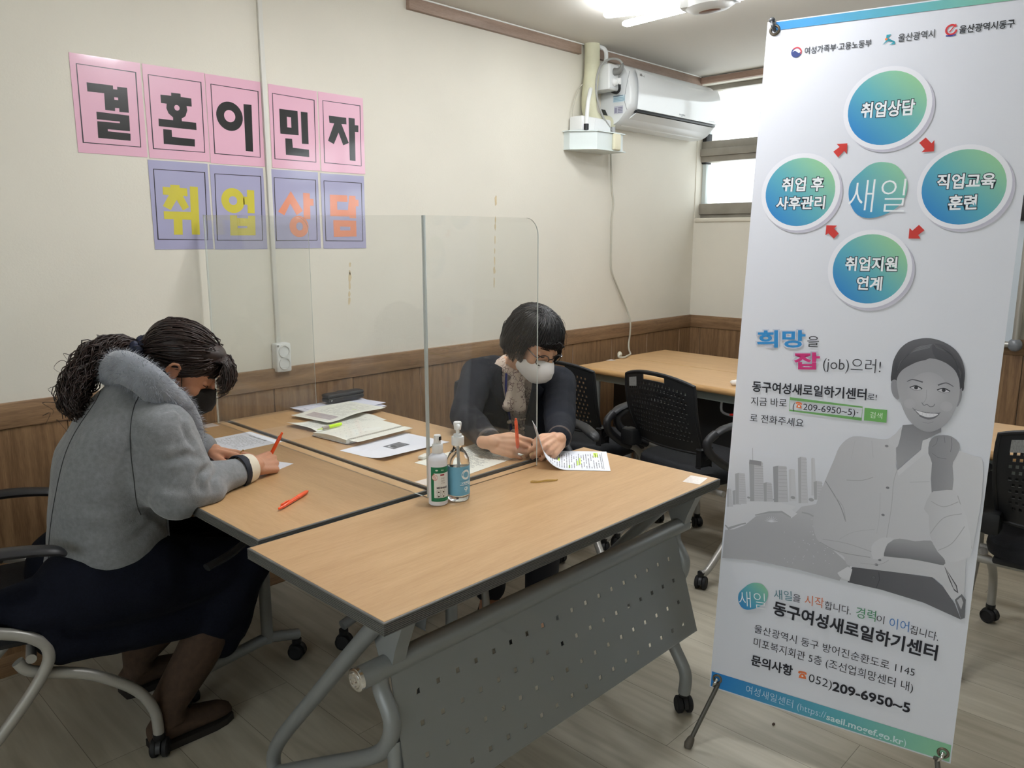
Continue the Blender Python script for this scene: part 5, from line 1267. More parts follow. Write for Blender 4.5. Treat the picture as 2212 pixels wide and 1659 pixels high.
def surf2(w, z, lift):
    """point on the front of the jacket at sideways offset w and height z"""
    from mathutils.bvhtree import BVHTree
    global _bv2
    try: t = _bv2
    except NameError: t = _bv2 = BVHTree.FromPolygons([v.co.copy() for v in JACK.data.vertices], [tuple(p.vertices) for p in JACK.data.polygons])
    o_ = c0 + L2 * w + V(0, 0, z) + F2 * .4; h = t.ray_cast(o_, -F2)
    if h[0] is None or (h[0] - o_).length > .42: return c0 + L2 * w + V(0, 0, z) + F2 * (.10 + lift)
    return h[0] + F2 * lift
for s_ in (-1, 1):
    b = MB(); outl = [(.030, .70), (.045, .76), (.085, .825), (.098, .855), (.078, .87), (.094, .89), (.075, .925), (.060, .93)]; inn = [(.026, .70), (.034, .76), (.046, .825), (.051, .85), (.053, .865), (.056, .885), (.060, .915), (.058, .93)]
    A = [surf2(.005 + s_ * x, z, .009) for x, z in inn]; B = [surf2(.005 + s_ * x, z, .010) for x, z in outl]
    Mid = [a_.lerp(c_, .5) + F2 * .004 for a_, c_ in zip(A, B)]
    k = len(A); b.add(A + Mid + B, [(i, i + 1, i + 1 + k * r_, i + k * r_) for i in range(0)] + [(i + k * r_, i + 1 + k * r_, i + 1 + k * (r_ + 1), i + k * (r_ + 1)) for i in range(k - 1) for r_ in (0, 1)])
    o = b.build('lapel', M_JACK, JACK); md = o.modifiers.new('t', 'SOLIDIFY'); md.thickness = .003
# white inner cuff edge, lanyard
for e_, w_, nm in ((e2R, w2R, 'cuff'), (e2L, w2L, 'cuff')):
    bandring(e_.lerp(w_, .90), (w_ - e_).normalized(), .0385, .0355, .010, mat('dark_cuff', srgb(70, 60, 56), .7), nm, W2)
b = MB(); lan = [surf2(.062, .955, .004), surf2(-.034, .92, .012), surf2(-.036, .86, .014), surf2(-.030, .80, .016), surf2(-.018, .72, .016), surf2(-.012, .64, .016)]
b.tube(catmull(lan[1:], 5), .006, 8, flat=(.25, 1)); b.build('lanyard', mat('blue_strap', srgb(30, 34, 112), .5), W2)
b = MB(); b.tube(catmull([surf2(.02, .91, .03), surf2(.0, .86, .03), surf2(.012, .80, .034)], 6), .0014, 6); b.build('necklace_cord', M_BLK, W2)
# glasses
T2 = lambda x, y, z: H2 @ (Vector((x, y, z)) * S2)
M_GLF = mat('dark_glasses_frame', srgb(38, 32, 32), .3, coat=.5)
gl = None
b = MB()
def lensloop(sx, n=28): return [T2(sx * (.033 + .0255 * math.cos(a)), .104 - .010 * (.5 + .5 * math.cos(a)) , -.004 + .0215 * math.sin(a)) for a in np.linspace(0, 2 * PI, n, endpoint=False)]
for sx in (-1, 1): b.tube(lensloop(sx), .0017, 8, closed=True)
b.tube(catmull([T2(-.0085, .105, .003), T2(0, .108, .007), T2(.0085, .105, .003)], 4), .0016, 8)
for sx in (-1, 1): b.tube(catmull([T2(sx * .057, .095, .006), T2(sx * .066, .088, .008), T2(sx * .073, .05, .012), T2(sx * .079, .005, .018), T2(sx * .080, -.012, .008)], 5), .0018, 8)
gl = b.build('glasses', M_GLF, W2)
for sx in (-1, 1):
    lp = lensloop(sx); b = MB(); c_ = sum(lp, Vector()) / len(lp); b.add([c_] + lp, [(0, i + 1, (i + 1) % len(lp) + 1) for i in range(len(lp))]); b.build('lens', thin_clear('lens_glass', (.96, .96, .95, 1), 1.5), gl)
# white mask
ROWS2 = [(-.004, .117, .020, .098, -.004), (-.014, .124, .048, .070, -.008), (-.034, .138, .064, .036, -.010), (-.058, .140, .068, .027, -.004), (-.082, .128, .064, .025, .006), (-.108, .100, .052, .026, .016), (-.119, .080, .036, .030, .016)]
face_mask(H2, S2, mat('white_mask', srgb(226, 224, 222), .7, bump=(240, .1)), W2, 1.8, ROWS2, LOOP, None)
# bob hair
M_HAIR2 = mat('black_hair', srgb(22, 20, 20), .4, noise=(40, .35, 3, (1, 1, 1)))
R2 = H2.to_3x3()
b = MB(); b.ell(T2(0, -.018, .050), (.083 * S2, .101 * S2, .083 * S2), R2, 28, 18)
b.loft([(T2(0, -.055, .02), R2 @ V(.083, 0, 0), R2 @ V(0, .062, 0)), (T2(0, -.060, -.03), R2 @ V(.086, 0, 0), R2 @ V(0, .058, 0)), (T2(0, -.058, -.065), R2 @ V(.078, 0, 0), R2 @ V(0, .05, 0))], 22)
hb2 = blob('hair', b, .006, M_HAIR2, W2, smooth=5)
HB = MB(); c_ = Vector((0, -.012, .046))
def bob(az, seed):
    """strand from the crown down to the rim; az 0 is the face, positive to the wearer's right"""
    front = -.62 < az < .98; side = abs(az) < 1.25
    rimz = (.078 - .026 * abs(az / .62) + .008 * (az / .62) if az < .62 else .060 - .11 * (az - .62)) if front else (-.052 if side else -.072 + .02 * RNG.random())
    cr = Vector((RNG.normal(.012, .007), -.012 + RNG.normal(0, .012), .128)); out = []
    lift = RNG.uniform(.02, .16); n = 9
    for i in range(n):
        t = i / (n - 1); e = PI / 2 * (1 - t * 1.02)
        d = Vector((math.sin(az) * .082 * math.cos(e), math.cos(az) * .100 * math.cos(e), .084 * math.sin(e)))
        q = c_ + d * (1 + lift * (.3 + .7 * t))
        out.append(q)
    q = out[-1]; w = Vector((math.sin(az), math.cos(az), 0)); ext = q.z - rimz
    for j in range(1, 5):
        t = j / 4; sw = .012 * math.sin(t * PI * .8) if not front else .010 * t
        inw = -.020 * t * t if not front else -.004 * t
        out.append(q + Vector((0, 0, -ext * t)) + w * (sw + inw))
    out[0] = out[0].lerp(cr, .8)
    return [T2(*(k + Vector(RNG.normal(0, .0012, 3)))) for k in catmull(out, 2)]
for i in range(900):
    az = RNG.uniform(-PI, PI)
    strand(HB, bob(az, i), .0021, .0011)
for i in range(16):
    az = RNG.uniform(-2.2, 2.2); pts = bob(az, i); k_ = RNG.uniform(.008, .02); pts = [q + (q - T2(0, -.01, .045)).normalized() * k_ * math.sin(j / len(pts) * PI) for j, q in enumerate(pts)]
    strand(HB, pts[:int(len(pts) * .8)], .0006, .0004)
HB.build('hair_strands', M_HAIR2, hb2, fixn=False, auto=0)
# ================================================================== PRINTED BANNER ON ITS STAND
B_TL, B_TR, B_BL = V(1.987, 1.008, 1.939), V(2.106, .42, 1.933), V(1.841, .998, .145)
MBN = frame(B_BL, B_TR - B_TL, B_TL - B_BL); BW, BH = .6, 1.8
_Mi = MBN.inverted()
def BP(px, py):
    """print coordinates (metres from the lower left corner) of a spot on the banner"""
    o = _Mi @ Vector(_C); d = _Mi.to_3x3() @ Vector(_fw + (px - 1106) / FOC * _rt - (py - 829.5) / FOC * _up)
    t = -o.z / d.z; return (o.x + d.x * t, o.y + d.y * t)
z1 = lambda X, Y: BP(1620 + X * .31339, Y * .31339)
z2 = lambda X, Y: BP(1580 + X * .30138, 480 + Y * .30138)
z3 = lambda X, Y: BP(1540 + X * .30380, 900 + Y * .30380)
z4 = lambda X, Y: BP(1460 + X * .28933, 1180 + Y * .28933)
ban = thing('banner_stand', 'tall white printed banner with blue green circles and a woman portrait, on a stand', 'banner', (1.90, .70, 0))
sheet = vcol('banner_print', .58, bump=(5, .05))
b = MB(); b.col = srgb(225, 227, 236); b.smooth = True
nx, ny = 12, 30; vs, fs = [], []
for d in (0, -.0006):
    for j in range(ny + 1):
        for i in range(nx + 1):
            u, v = i / nx, j / ny
            vs.append(MBN @ Vector((u * BW, v * BH, d - .0012 - .0)))
k = (nx + 1) * (ny + 1)
for j in range(ny):
    for i in range(nx):
        a = j * (nx + 1) + i; q = (a, a + 1, a + nx + 2, a + nx + 1); fs += [q, tuple(w + k for w in q[::-1])]
b.add(vs, fs); b.build('printed_sheet', sheet, ban, fixn=False)
pr = Print(MBN, 1.6e-5)
def lerpc(a, c, t): t = max(0, min(1, t)); return tuple(a[i] + (c[i] - a[i]) * t for i in range(3)) + (1,)
CB, CT, CG = srgb(34, 128, 200), srgb(92, 172, 186), srgb(150, 204, 158)
def grad(x0, y0, x1, y1):
    L2_ = (x1 - x0) ** 2 + (y1 - y0) ** 2
    def f(x, y):
        t = ((x - x0) * (x1 - x0) + (y - y0) * (y1 - y0)) / L2_
        return lerpc(CB, CT, t * 2) if t < .5 else lerpc(CT, CG, t * 2 - 1)
    return f
INKB = srgb(28, 28, 38)
def vh(zf, X, Y, h): return zf(X, Y - h)[1] - zf(X, Y)[1]
def T(zf, s, X0, Y0, X1, Y1, h, col=INKB, bold=0, outline=None, nxt=False):
    p, q = zf(X0, Y0), zf(X1, Y1); pr.text(s, p[0], p[1], q[0], q[1], vh(zf, X0, Y0, h), col, bold, outline, nxt)
def ball(zf, xl, xr, yt, yb, col, n=40, m=6, nxt=True, dx=0, dy=0):
    cx, cy = (xl + xr) / 2, (yt + yb) / 2; l, r, t, bt = zf(xl, cy), zf(xr, cy), zf(cx, yt), zf(cx, yb); c = zf(cx, cy)
    rx = (r[0] - l[0]) / 2; ry = (t[1] - bt[1]) / 2; R_ = (rx + ry) / 2
    c = ((l[0] + r[0]) / 2, (t[1] + bt[1]) / 2)
    pr.gridpoly(c[0] + dx, c[1] + dy, R_, R_, col(c, R_) if callable(col) else col, n, m, nxt); return c, R_
# top and bottom colour bands
v0, v1 = z1(190, 208)[1], z1(185, 152)[1]
g = grad(.02, 0, .62, 0); pr.rect(.022, v0, BW - .012, v1, g, 10, 1)
v1b, v0b = z4(275, 935)[1], z4(275, 1085)[1]
pr.rect(.003, .004, BW - .003, v1b, grad(.05, .10, .62, 0), 14, 3)
# makers' row
T(z1, '여성가족부·고용노동부', 375, 372, 836, 316, 50, srgb(56, 58, 64), .012)
ball(z1, 284, 356, 324, 396, srgb(40, 58, 118), 26, 1, nxt=True)
c = z1(320, 360); r = (z1(356, 360)[0] - z1(284, 360)[0]) / 2
pr.poly([(c[0] + r * math.cos(a), c[1] + r * math.sin(a)) for a in np.linspace(-.5, 2.4, 18)] + [(c[0] + r * .8 * math.cos(a), c[1] + r * .8 * math.sin(a) - .0006) for a in np.linspace(2.3, -.4, 18)], srgb(200, 52, 60))
pr.poly([(c[0] - r * .75, c[1] + r * .1), (c[0] - r * .3, c[1] + r * .6), (c[0] + r * .3, c[1] + r * .62), (c[0] + r * .78, c[1] + r * .1), (c[0] + r * .5, c[1] - r * .18), (c[0] + r * .1, c[1] + r * .05), (c[0] - r * .3, c[1] + r * .32)], srgb(225, 227, 236), 4)
pr.poly([z1(*q) for q in ((912, 312), (935, 285), (942, 240), (975, 235), (950, 262), (998, 285), (1000, 303), (960, 310), (990, 290), (950, 283))], srgb(44, 150, 168)); pr.gridpoly(*z1(940, 270), .0028, .0028, srgb(230, 120, 60), 12, 1)
T(z1, '울산광역시', 1020, 286, 1272, 254, 56, srgb(70, 72, 76), .012)
c = z1(1388, 205); pr.line([(c[0] + .0105 * math.cos(a), c[1] + .0105 * math.sin(a)) for a in np.linspace(.6, 6.2, 26)], [.004] * 26, srgb(206, 56, 62)); pr.line([z1(1375, 222), z1(1422, 165)], .0022, srgb(206, 56, 62)); pr.line([z1(1350, 248), z1(1385, 246), z1(1418, 238)], .0028, srgb(52, 56, 140))
T(z1, '울산광역시동구', 1440, 228, 1824, 182, 55, srgb(48, 50, 54), .02)
# the four ringed circles: soft printed drop tone, white ring, blue to green disc
def ringed(zf, o, i):
    for kk in range(4): ball(zf, *o, srgb(205 - 4 * kk, 203 - 4 * kk, 216 - 3 * kk), 40, 1, True, .0065 - .0012 * kk, -.0065 + .0012 * kk)
    ball(zf, *o, srgb(238, 238, 246), 44, 1)
    ball(zf, *i, lambda c, R_: grad(c[0] - R_ * .75, c[1] - R_ * .75, c[0] + R_ * .7, c[1] + R_ * .7), 44, 8)
ringed(z1, (655, 1245, 450, 1038), (685, 1208, 483, 1005))
ringed(z1, (83, 618, 1053, 1592), (113, 583, 1085, 1562))
ringed(z1, (1165, 1793, 985, 1590), (1195, 1757, 1020, 1557))
ringed(z2, (697, 1290, 48, 622), (733, 1255, 80, 590))
OUT = (.045, srgb(24, 38, 52)); WH = srgb(244, 246, 250)
for a in ((z1, '취업상담', 762, 806, 1132, 782, 104), (z1, '취업 후', 218, 1312, 505, 1306, 92), (z1, '사후관리', 178, 1436, 514, 1432, 86), (z1, '직업교육', 1285, 1294, 1688, 1286, 100), (z1, '훈련', 1364, 1440, 1562, 1434, 100), (z2, '취업지원', 814, 338, 1186, 342, 98), (z2, '연계', 894, 474, 1076, 480, 95)):
    T(*a, WH, .026, OUT)
pr.k += 1
LOGO = [(905, 1117), (1000, 1135), (1060, 1200), (1087, 1270), (1065, 1370), (1000, 1440), (900, 1490), (800, 1503), (730, 1470), (690, 1400), (680, 1320), (700, 1250), (770, 1180), (830, 1135)]
p, q = z1(690, 1480), z1(1080, 1150); pr.poly([z1(*w) for w in LOGO], grad(p[0], p[1], q[0], q[1]), 4)
T(z1, '새일', 672, 1445, 1062, 1445, 232, WH, -.012); pr.k += 1
RED = srgb(200, 52, 46)
for zf, A in ((z1, [(575, 1045), (608, 1085), (650, 1040), (668, 1062), (672, 988), (598, 993), (618, 1013)]), (z1, [(1167, 985), (1212, 948), (1252, 988), (1272, 965), (1268, 1043), (1182, 1050), (1205, 1028)]), (z1, [(1165, 1550), (1203, 1587), (1160, 1620), (1175, 1645), (1093, 1645), (1100, 1572), (1120, 1590)]), (z1, [(527, 1553), (600, 1555), (580, 1575), (612, 1610), (578, 1645), (540, 1608), (520, 1622)])):
    pr.poly([zf(*w) for w in A], RED, nxt=False)
# slogan
GL_ = (.05, srgb(240, 240, 248))
T(z2, '희망', 184, 884, 530, 886, 118, srgb(44, 140, 206), .03, (.06, srgb(200, 204, 220))); T(z2, '을', 542, 886, 626, 890, 80, srgb(58, 58, 64))
T(z2, '잡', 448, 1042, 634, 1044, 118, srgb(206, 44, 122), .03, (.06, srgb(206, 200, 218))); T(z2, '(job)으러!', 655, 1048, 1068, 1076, 100, srgb(52, 52, 58), -.006)
T(z2, '동구여성새로일하기센터', 148, 1206, 966, 1268, 76, INKB, .022); T(z2, '로!', 974, 1270, 1040, 1276, 52, INKB)
T(z2, '지금 바로', 140, 1306, 396, 1322, 62); pr.line([z2(420, 1264), z2(940, 1326), z2(933, 1412), z2(415, 1348)], .0038, srgb(110, 168, 96), closed=True)
T(z2, '(', 438, 1340, 452, 1342, 66); T(z2, '209-6950~5)', 513, 1344, 886, 1386, 60); pr.poly([z2(895, 1360), z2(912, 1362), z2(903, 1372)], srgb(110, 112, 116))
def phone(zf, x, y, w, h):
    f = lambda a, c: zf(x + a * w, y + c * h + a * w * .2); OR = srgb(232, 120, 66)
    pr.poly([f(-.5, -.2), (f(-.42, -.45)), f(-.2, -.5), f(.2, -.5), f(.42, -.45), f(.5, -.2), f(.3, -.12), f(.22, -.28), f(-.22, -.28), f(-.3, -.12)], OR, nxt=False)
    pr.poly([f(-.42, .45), f(-.36, .12), f(-.15, -.2), f(.15, -.2), f(.36, .12), f(.42, .45)], OR); c = f(0, .14); pr.gridpoly(c[0], c[1], .0026, .0026, srgb(240, 238, 240), 14, 1)
phone(z2, 484, 1312, 46, 44)
pr.poly([z2(955, 1330), z2(1117, 1346), z2(1110, 1437), z2(949, 1420)], srgb(112, 178, 96)); T(z2, '검색', 992, 1398, 1080, 1408, 46, srgb(220, 236, 214), nxt=True)
T(z2, '로 전화주세요', 132, 1424, 516, 1466, 60)
# city, land and water in pale greys
G = lambda v: srgb(v, v, v + 6)
HZN = [(66, 1004), (88, 800), (100, 640), (1000, 640), (1400, 640), (1400, 900), (980, 1175), (600, 1085), (300, 1022)]
pr.poly([z3(*q) for q in HZN], G(206))
va, vb = z3(100, 642)[1], z3(120, 230)[1]; pr.rect(.004, va, .42, vb, lambda x, y: lerpc(G(206), srgb(225, 227, 236), (y - va) / (vb - va)), 1, 14)
WAT = [(68, 1003), (86, 806), (150, 800), (230, 770), (310, 705), (480, 672), (560, 722), (590, 680), (630, 640), (740, 620), (800, 900), (980, 1060), (900, 1165), (600, 1085), (300, 1022)]
pr.poly([z3(*q) for q in WAT], lambda x, y: lerpc(G(176), G(204), (y - .50) / .14))
pr.poly([z3(*q) for q in ((100, 640), (250, 605), (480, 610), (590, 640), (560, 660), (600, 690), (560, 720), (480, 672), (400, 668), (310, 700), (230, 768), (150, 800), (86, 800))], G(216))
pr.line([z3(*q) for q in ((88, 770), (110, 795), (200, 765), (235, 758))], .004, G(165), False); pr.line([z3(*q) for q in ((300, 700), (400, 680), (490, 676), (555, 716))], [.003, .005, .005, .003], G(168), False); pr.line([z3(*q) for q in ((632, 680), (680, 690), (720, 710))], .004, G(168))
def tower(x0, x1, yt, yb, a, c, rows, side=.35):
    xm = x0 + (x1 - x0) * side
    pr.poly([z3(*q) for q in ((x0, yt + 8), (xm, yt), (xm, yb), (x0 + (xm - x0) * .2, yb))], G(a), nxt=False); pr.poly([z3(*q) for q in ((xm, yt), (x1 - 8, yt + 6), (x1 + 6, yb), (xm, yb))], G(c))
    for i in range(rows):
        y = yt + 16 + (yb - yt - 22) * i / rows; pr.line([z3(xm + 3, y), z3(x1 - 4, y + 2)], .0013, G(a + 8), False)
    pr.k += 1
for a in ((100, 138, 510, 640, 180, 196, 5), (140, 195, 520, 625, 172, 194, 5), (158, 235, 398, 620, 176, 198, 12), (540, 590, 370, 600, 200, 206, 3), (258, 362, 318, 600, 168, 196, 15), (360, 425, 465, 602, 170, 194, 7), (428, 532, 348, 608, 160, 194, 9), (605, 672, 285, 614, 178, 200, 13), (700, 732, 290, 560, 200, 206, 2), (716, 784, 456, 590, 172, 196, 6)): tower(*a)
pr.line([z3(284, 318), z3(282, 222)], .0012, G(176)); pr.rect(*z3(258, 336), *z3(346, 318), G(150))
for x, y, r in ((570, 575, 20), (700, 590, 22), (440, 590, 14), (255, 575, 14)): pr.gridpoly(*z3(x, y), .006 * r / 20, .004 * r / 20, G(160), 12, 1, False)
for i in range(46): x, y = RNG.uniform(500, 880), RNG.uniform(720, 1050); pr.gridpoly(*z3(x, y), .0011, .0009, G(216), 8, 1, False)
for i in range(9): a = PI * i / 9 + .1; pr.line([z3(415, 748), z3(415 + 48 * math.cos(a), 748 - 42 * math.sin(a))], [.002, .0004], G(222), False)
pr.k += 2
# portrait in greys: shirt, arms, trousers, head
SH = [(970, 150), (1050, 140), (1220, 160), (1290, 130), (1345, 70), (1320, 200), (1310, 380), (1480, 235), (1492, 170), (1545, 150), (1700, 200), (1760, 245), (1860, 280), (1920, 322), (1908, 600), (1888, 720), (1842, 960), (1800, 1010), (1790, 1240), (1760, 1290), (1690, 1290), (1580, 1150), (1320, 1110), (990, 1065), (940, 1020), (920, 985), (770, 900), (728, 840), (714, 740), (735, 620), (800, 450), (860, 310), (900, 215)]
x_, y_ = z3(1300, 600); pr.poly([z3(*q) for q in SH], lambda x, y: lerpc(G(190), G(216), .4 + (x - x_) * 3 + (y - y_) * 1.2), 3)
SK, SKD = G(150), G(132)
pr.poly([z3(*q) for q in ((1350, 60), (1325, 170), (1302, 225), (1305, 300), (1312, 382), (1400, 300), (1488, 226), (1520, 160), (1620, 110), (1625, 40))], lambda x, y: lerpc(SKD, G(160), (z3(1400, 60)[1] - y) * 12))
pr.poly([z3(*q) for q in ((1345, 70), (1300, 120), (1260, 150), (1250, 185), (1300, 218), (1322, 190))], G(206), 2); pr.poly([z3(*q) for q in ((1492, 170), (1480, 235), (1312, 382), (1320, 420), (1500, 270), (1545, 240), (1545, 150))], G(212))
pr.poly([z3(*q) for q in ((990, 1068), (1320, 1108), (1560, 1142), (1640, 1212), (1720, 1330), (1764, 1442), (1500, 1322), (1200, 1230), (958, 1176))], lambda x, y: lerpc(G(84), G(104), (x - z3(990, 1100)[0]) * 5))
pr.line([z3(1180, 1105), z3(1185, 1160), z3(1160, 1220)], .0018, G(70), False); pr.gridpoly(*z3(1143, 1142), .0045, .0045, G(74), 16, 1); pr.gridpoly(*z3(1143, 1142), .0035, .0035, G(100), 16, 1)
pr.poly([z3(*q) for q in ((1645, 1062), (1690, 1130), (1735, 1200), (1745, 1255), (1715, 1235), (1680, 1160))], G(88)); pr.poly([z3(*q) for q in ((1655, 1080), (1690, 1140), (1728, 1205), (1735, 1240), (1712, 1220), (1685, 1150))], G(196)); pr.poly([z3(*q) for q in ((1720, 1300), (1770, 1260), (1798, 1300), (1790, 1430), (1765, 1440))], G(110)); pr.poly([z3(*q) for q in ((1735, 1305), (1765, 1280), (1780, 1320), (1765, 1370))], G(190))
pr.poly([z3(*q) for q in ((885, 1110), (960, 1065), (992, 1085), (970, 1170), (905, 1140))], G(214))
# folds of the shirt
for L, w, v in (([(800, 455), (900, 620), (945, 745)], .0022, 150), ([(945, 745), (925, 640), (860, 560)], .0018, 176), ([(950, 450), (1060, 452), (1140, 430)], .0016, 168), ([(1310, 380), (1285, 470), (1270, 640), (1235, 860)], .0014, 178), ([(1190, 540), (1185, 700), (1165, 830)], .0012, 188), ([(760, 890), (900, 960), (1120, 1000)], .0018, 160), ([(900, 870), (1000, 820), (1150, 800)], .0014, 184), ([(780, 870), (950, 900), (1130, 960)], .0014, 170), ([(1400, 465), (1540, 462)], .0012, 186), ([(1740, 560), (1790, 720), (1840, 940)], .0016, 176), ([(1545, 800), (1660, 705), (1770, 690)], .0016, 180), ([(1770, 700), (1740, 800), (1760, 900)], .0014, 182), ([(1250, 1020), (1180, 1050), (1050, 1040)], .0014, 176), ([(1010, 170), (985, 300)], .0012, 188), ([(1130, 170), (1140, 290)], .0012, 186)):
    pr.line([(p_.x, p_.y) for p_ in catmull([Vector((*z3(*q), 0)) for q in L], 5)], w, G(v), False)
for q in ((1236, 208), (1243, 505), (1210, 698), (1545, 600), (1762, 695), (1186, 1018), (1163, 1052)): pr.gridpoly(*z3(*q), .004, .003, G(128), 12, 1, False)
pr.k += 1
# forearm across and its cuff
pr.poly([z3(*q) for q in ((1215, 970), (1250, 892), (1330, 866), (1440, 885), (1550, 880), (1600, 950), (1650, 1020), (1640, 1055), (1560, 1040), (1400, 1010), (1220, 992))], lambda x, y: lerpc(G(120), G(164), (y - z3(1400, 1010)[1]) * 24), 2)
pr.poly([z3(*q) for q in ((1128, 925), (1165, 880), (1215, 858), (1292, 868), (1240, 905), (1216, 975), (1210, 1002), (1140, 1012))], G(208), 2)
# raised forearm, fist and rolled sleeve
pr.poly([z3(*q) for q in ((1556, 545), (1558, 330), (1532, 262), (1540, 180), (1575, 142), (1640, 130), (1700, 142), (1752, 190), (1746, 252), (1715, 312), (1704, 350), (1702, 535))], lambda x, y: lerpc(G(140), G(168), (x - z3(1556, 400)[0]) * 16), 2)
for L in ([(1600, 150), (1590, 190), (1560, 215)], [(1645, 140), (1650, 185)], [(1695, 150), (1700, 200), (1690, 250)], [(1560, 260), (1600, 290), (1660, 300)]): pr.line([z3(*q) for q in L], .0012, G(122), False)
pr.poly([z3(*q) for q in ((1548, 545), (1600, 528), (1722, 522), (1745, 600), (1800, 700), (1842, 960), (1795, 1008), (1690, 1032), (1600, 962), (1542, 838), (1535, 700), (1500, 655))], lambda x, y: lerpc(G(196), G(218), (x - z3(1500, 700)[0]) * 10), 2)
for L in ([(1545, 830), (1640, 720), (1770, 690)], [(1600, 950), (1700, 900), (1790, 780)], [(1550, 600), (1640, 640), (1745, 605)]): pr.line([(p_.x, p_.y) for p_ in catmull([Vector((*z3(*q), 0)) for q in L], 5)], .0016, G(176), False)
pr.k += 1
# head
pr.poly([z2(*q) for q in ((1150, 1150), (1150, 1060), (1166, 980), (1215, 900), (1290, 850), (1400, 830), (1500, 850), (1590, 900), (1645, 970), (1672, 1060), (1668, 1150), (1648, 1215), (1500, 1200), (1250, 1180))], lambda x, y: lerpc(G(62), G(104), (y - z2(1400, 1150)[1]) * 9), 4)
pr.poly([z2(*q) for q in ((1148, 1140), (1180, 1130), (1202, 1180), (1200, 1268), (1165, 1250), (1146, 1200))], G(146), 3); pr.poly([z2(*q) for q in ((1638, 1200), (1652, 1190), (1648, 1260), (1622, 1320), (1608, 1300))], G(140), 3)
FACE = [(1188, 1110), (1230, 1042), (1320, 1000), (1425, 975), (1540, 1008), (1605, 1062), (1636, 1150), (1632, 1260), (1600, 1352), (1545, 1438), (1475, 1488), (1405, 1502), (1330, 1472), (1262, 1402), (1216, 1300), (1192, 1200)]
c = z2(1410, 1240)
pr.poly([z2(*q) for q in FACE], lambda x, y: lerpc(G(184), G(150), ((x - c[0]) ** 2 + (y - c[1]) ** 2) ** .5 * 14 - .5), 4)
cf = z2(1405, 1230); pr.gridpoly(cf[0], cf[1], .044, .052, lambda x, y: lerpc(G(188), G(172), ((x - cf[0]) ** 2 / .044 ** 2 + (y - cf[1]) ** 2 / .052 ** 2) ** .5), 30, 4)
for q in ((1280, 1300), (1540, 1320)): e = z2(*q); pr.gridpoly(e[0], e[1], .013, .012, lambda x, y, e=e: lerpc(G(182), G(178), ((x - e[0]) ** 2 + (y - e[1]) ** 2) ** .5 / .013), 20, 2, False)
pr.k += 1
S_ = lambda L, n=6: [(p_.x, p_.y) for p_ in catmull([Vector((*z2(*q), 0)) for q in L], n)]
pr.line(S_([(1258, 1142), (1300, 1128), (1372, 1146)]), list(np.linspace(.0014, .0034, 13)), G(92), False); pr.line(S_([(1480, 1168), (1540, 1152), (1592, 1178)]), list(np.linspace(.0034, .0014, 13)), G(92), False)
for xa, ya, xb, yb_ in ((1282, 1182, 1366, 1194), (1478, 1200, 1566, 1212)):
    pr.poly(S_([(xa, ya), ((xa + xb) / 2, ya - 8), (xb, yb_), ((xa + xb) / 2, yb_ + 8)], 5), G(204)); pr.gridpoly(*z2((xa + xb) / 2, (ya + yb_) / 2 - 2), .0042, .0042, G(50), 16, 1, False)
    pr.k += 1; pr.line(S_([(xa - 4, ya + 2), ((xa + xb) / 2, ya - 10), (xb + 2, yb_)]), list(np.linspace(.0022, .0026, 13)), G(44), False); pr.line(S_([(xa, ya + 8), ((xa + xb) / 2, yb_ + 12), (xb, yb_ + 4)]), .0008, G(110), False)
pr.line(S_([(1365, 1292), (1380, 1312), (1402, 1306), (1425, 1322), (1448, 1318), (1458, 1302)]), .0016, G(120), False); pr.line(S_([(1400, 1200), (1396, 1260), (1376, 1296)]), .0010, G(158), False)
pr.poly(S_([(1306, 1338), (1350, 1352), (1400, 1362), (1450, 1366), (1494, 1368), (1462, 1402), (1410, 1414), (1352, 1394)], 3), G(112)); pr.poly(S_([(1318, 1346), (1400, 1368), (1482, 1374), (1448, 1394), (1404, 1398), (1352, 1380)], 3), G(226))
for xx in (1345, 1370, 1398, 1425, 1452): pr.line([z2(xx, 1362), z2(xx - 2, 1390)], .0005, G(190), False)
pr.line(S_([(1298, 1330), (1306, 1338), (1312, 1350)]), .0012, G(120), False); pr.line(S_([(1490, 1366), (1500, 1362)]), .0012, G(120), False); pr.line(S_([(1370, 1432), (1412, 1440), (1448, 1430)]), .0010, G(140))
# hair front: parted, combed down both sides
pr.poly([z2(*q) for q in ((1180, 1130), (1165, 1060), (1190, 960), (1260, 890), (1400, 850), (1460, 900), (1420, 975), (1330, 1002), (1240, 1048), (1200, 1090))], lambda x, y: lerpc(G(66), G(112), (y - z2(1300, 1060)[1]) * 10), 3)
pr.poly([z2(*q) for q in ((1440, 880), (1520, 880), (1600, 950), (1655, 1050), (1662, 1150), (1640, 1195), (1632, 1130), (1602, 1062), (1540, 1010), (1460, 968))], lambda x, y: lerpc(G(60), G(100), (y - z2(1500, 1060)[1]) * 10), 3)
for i in range(16):
    t = i / 15; pr.line(S_([(1440 - 20 * t, 872 + 30 * t), (1320 - 60 * t, 900 + 50 * t), (1210 - 20 * t, 1000 + 60 * t)], 4), .0007, G(int(92 + 24 * (i % 3))), False); pr.line(S_([(1450 + 20 * t, 872 + 30 * t), (1560 + 40 * t, 930 + 40 * t), (1648 - 8 * t, 1080 + 40 * t)], 4), .0007, G(int(84 + 22 * (i % 3))), False)
pr.k += 1
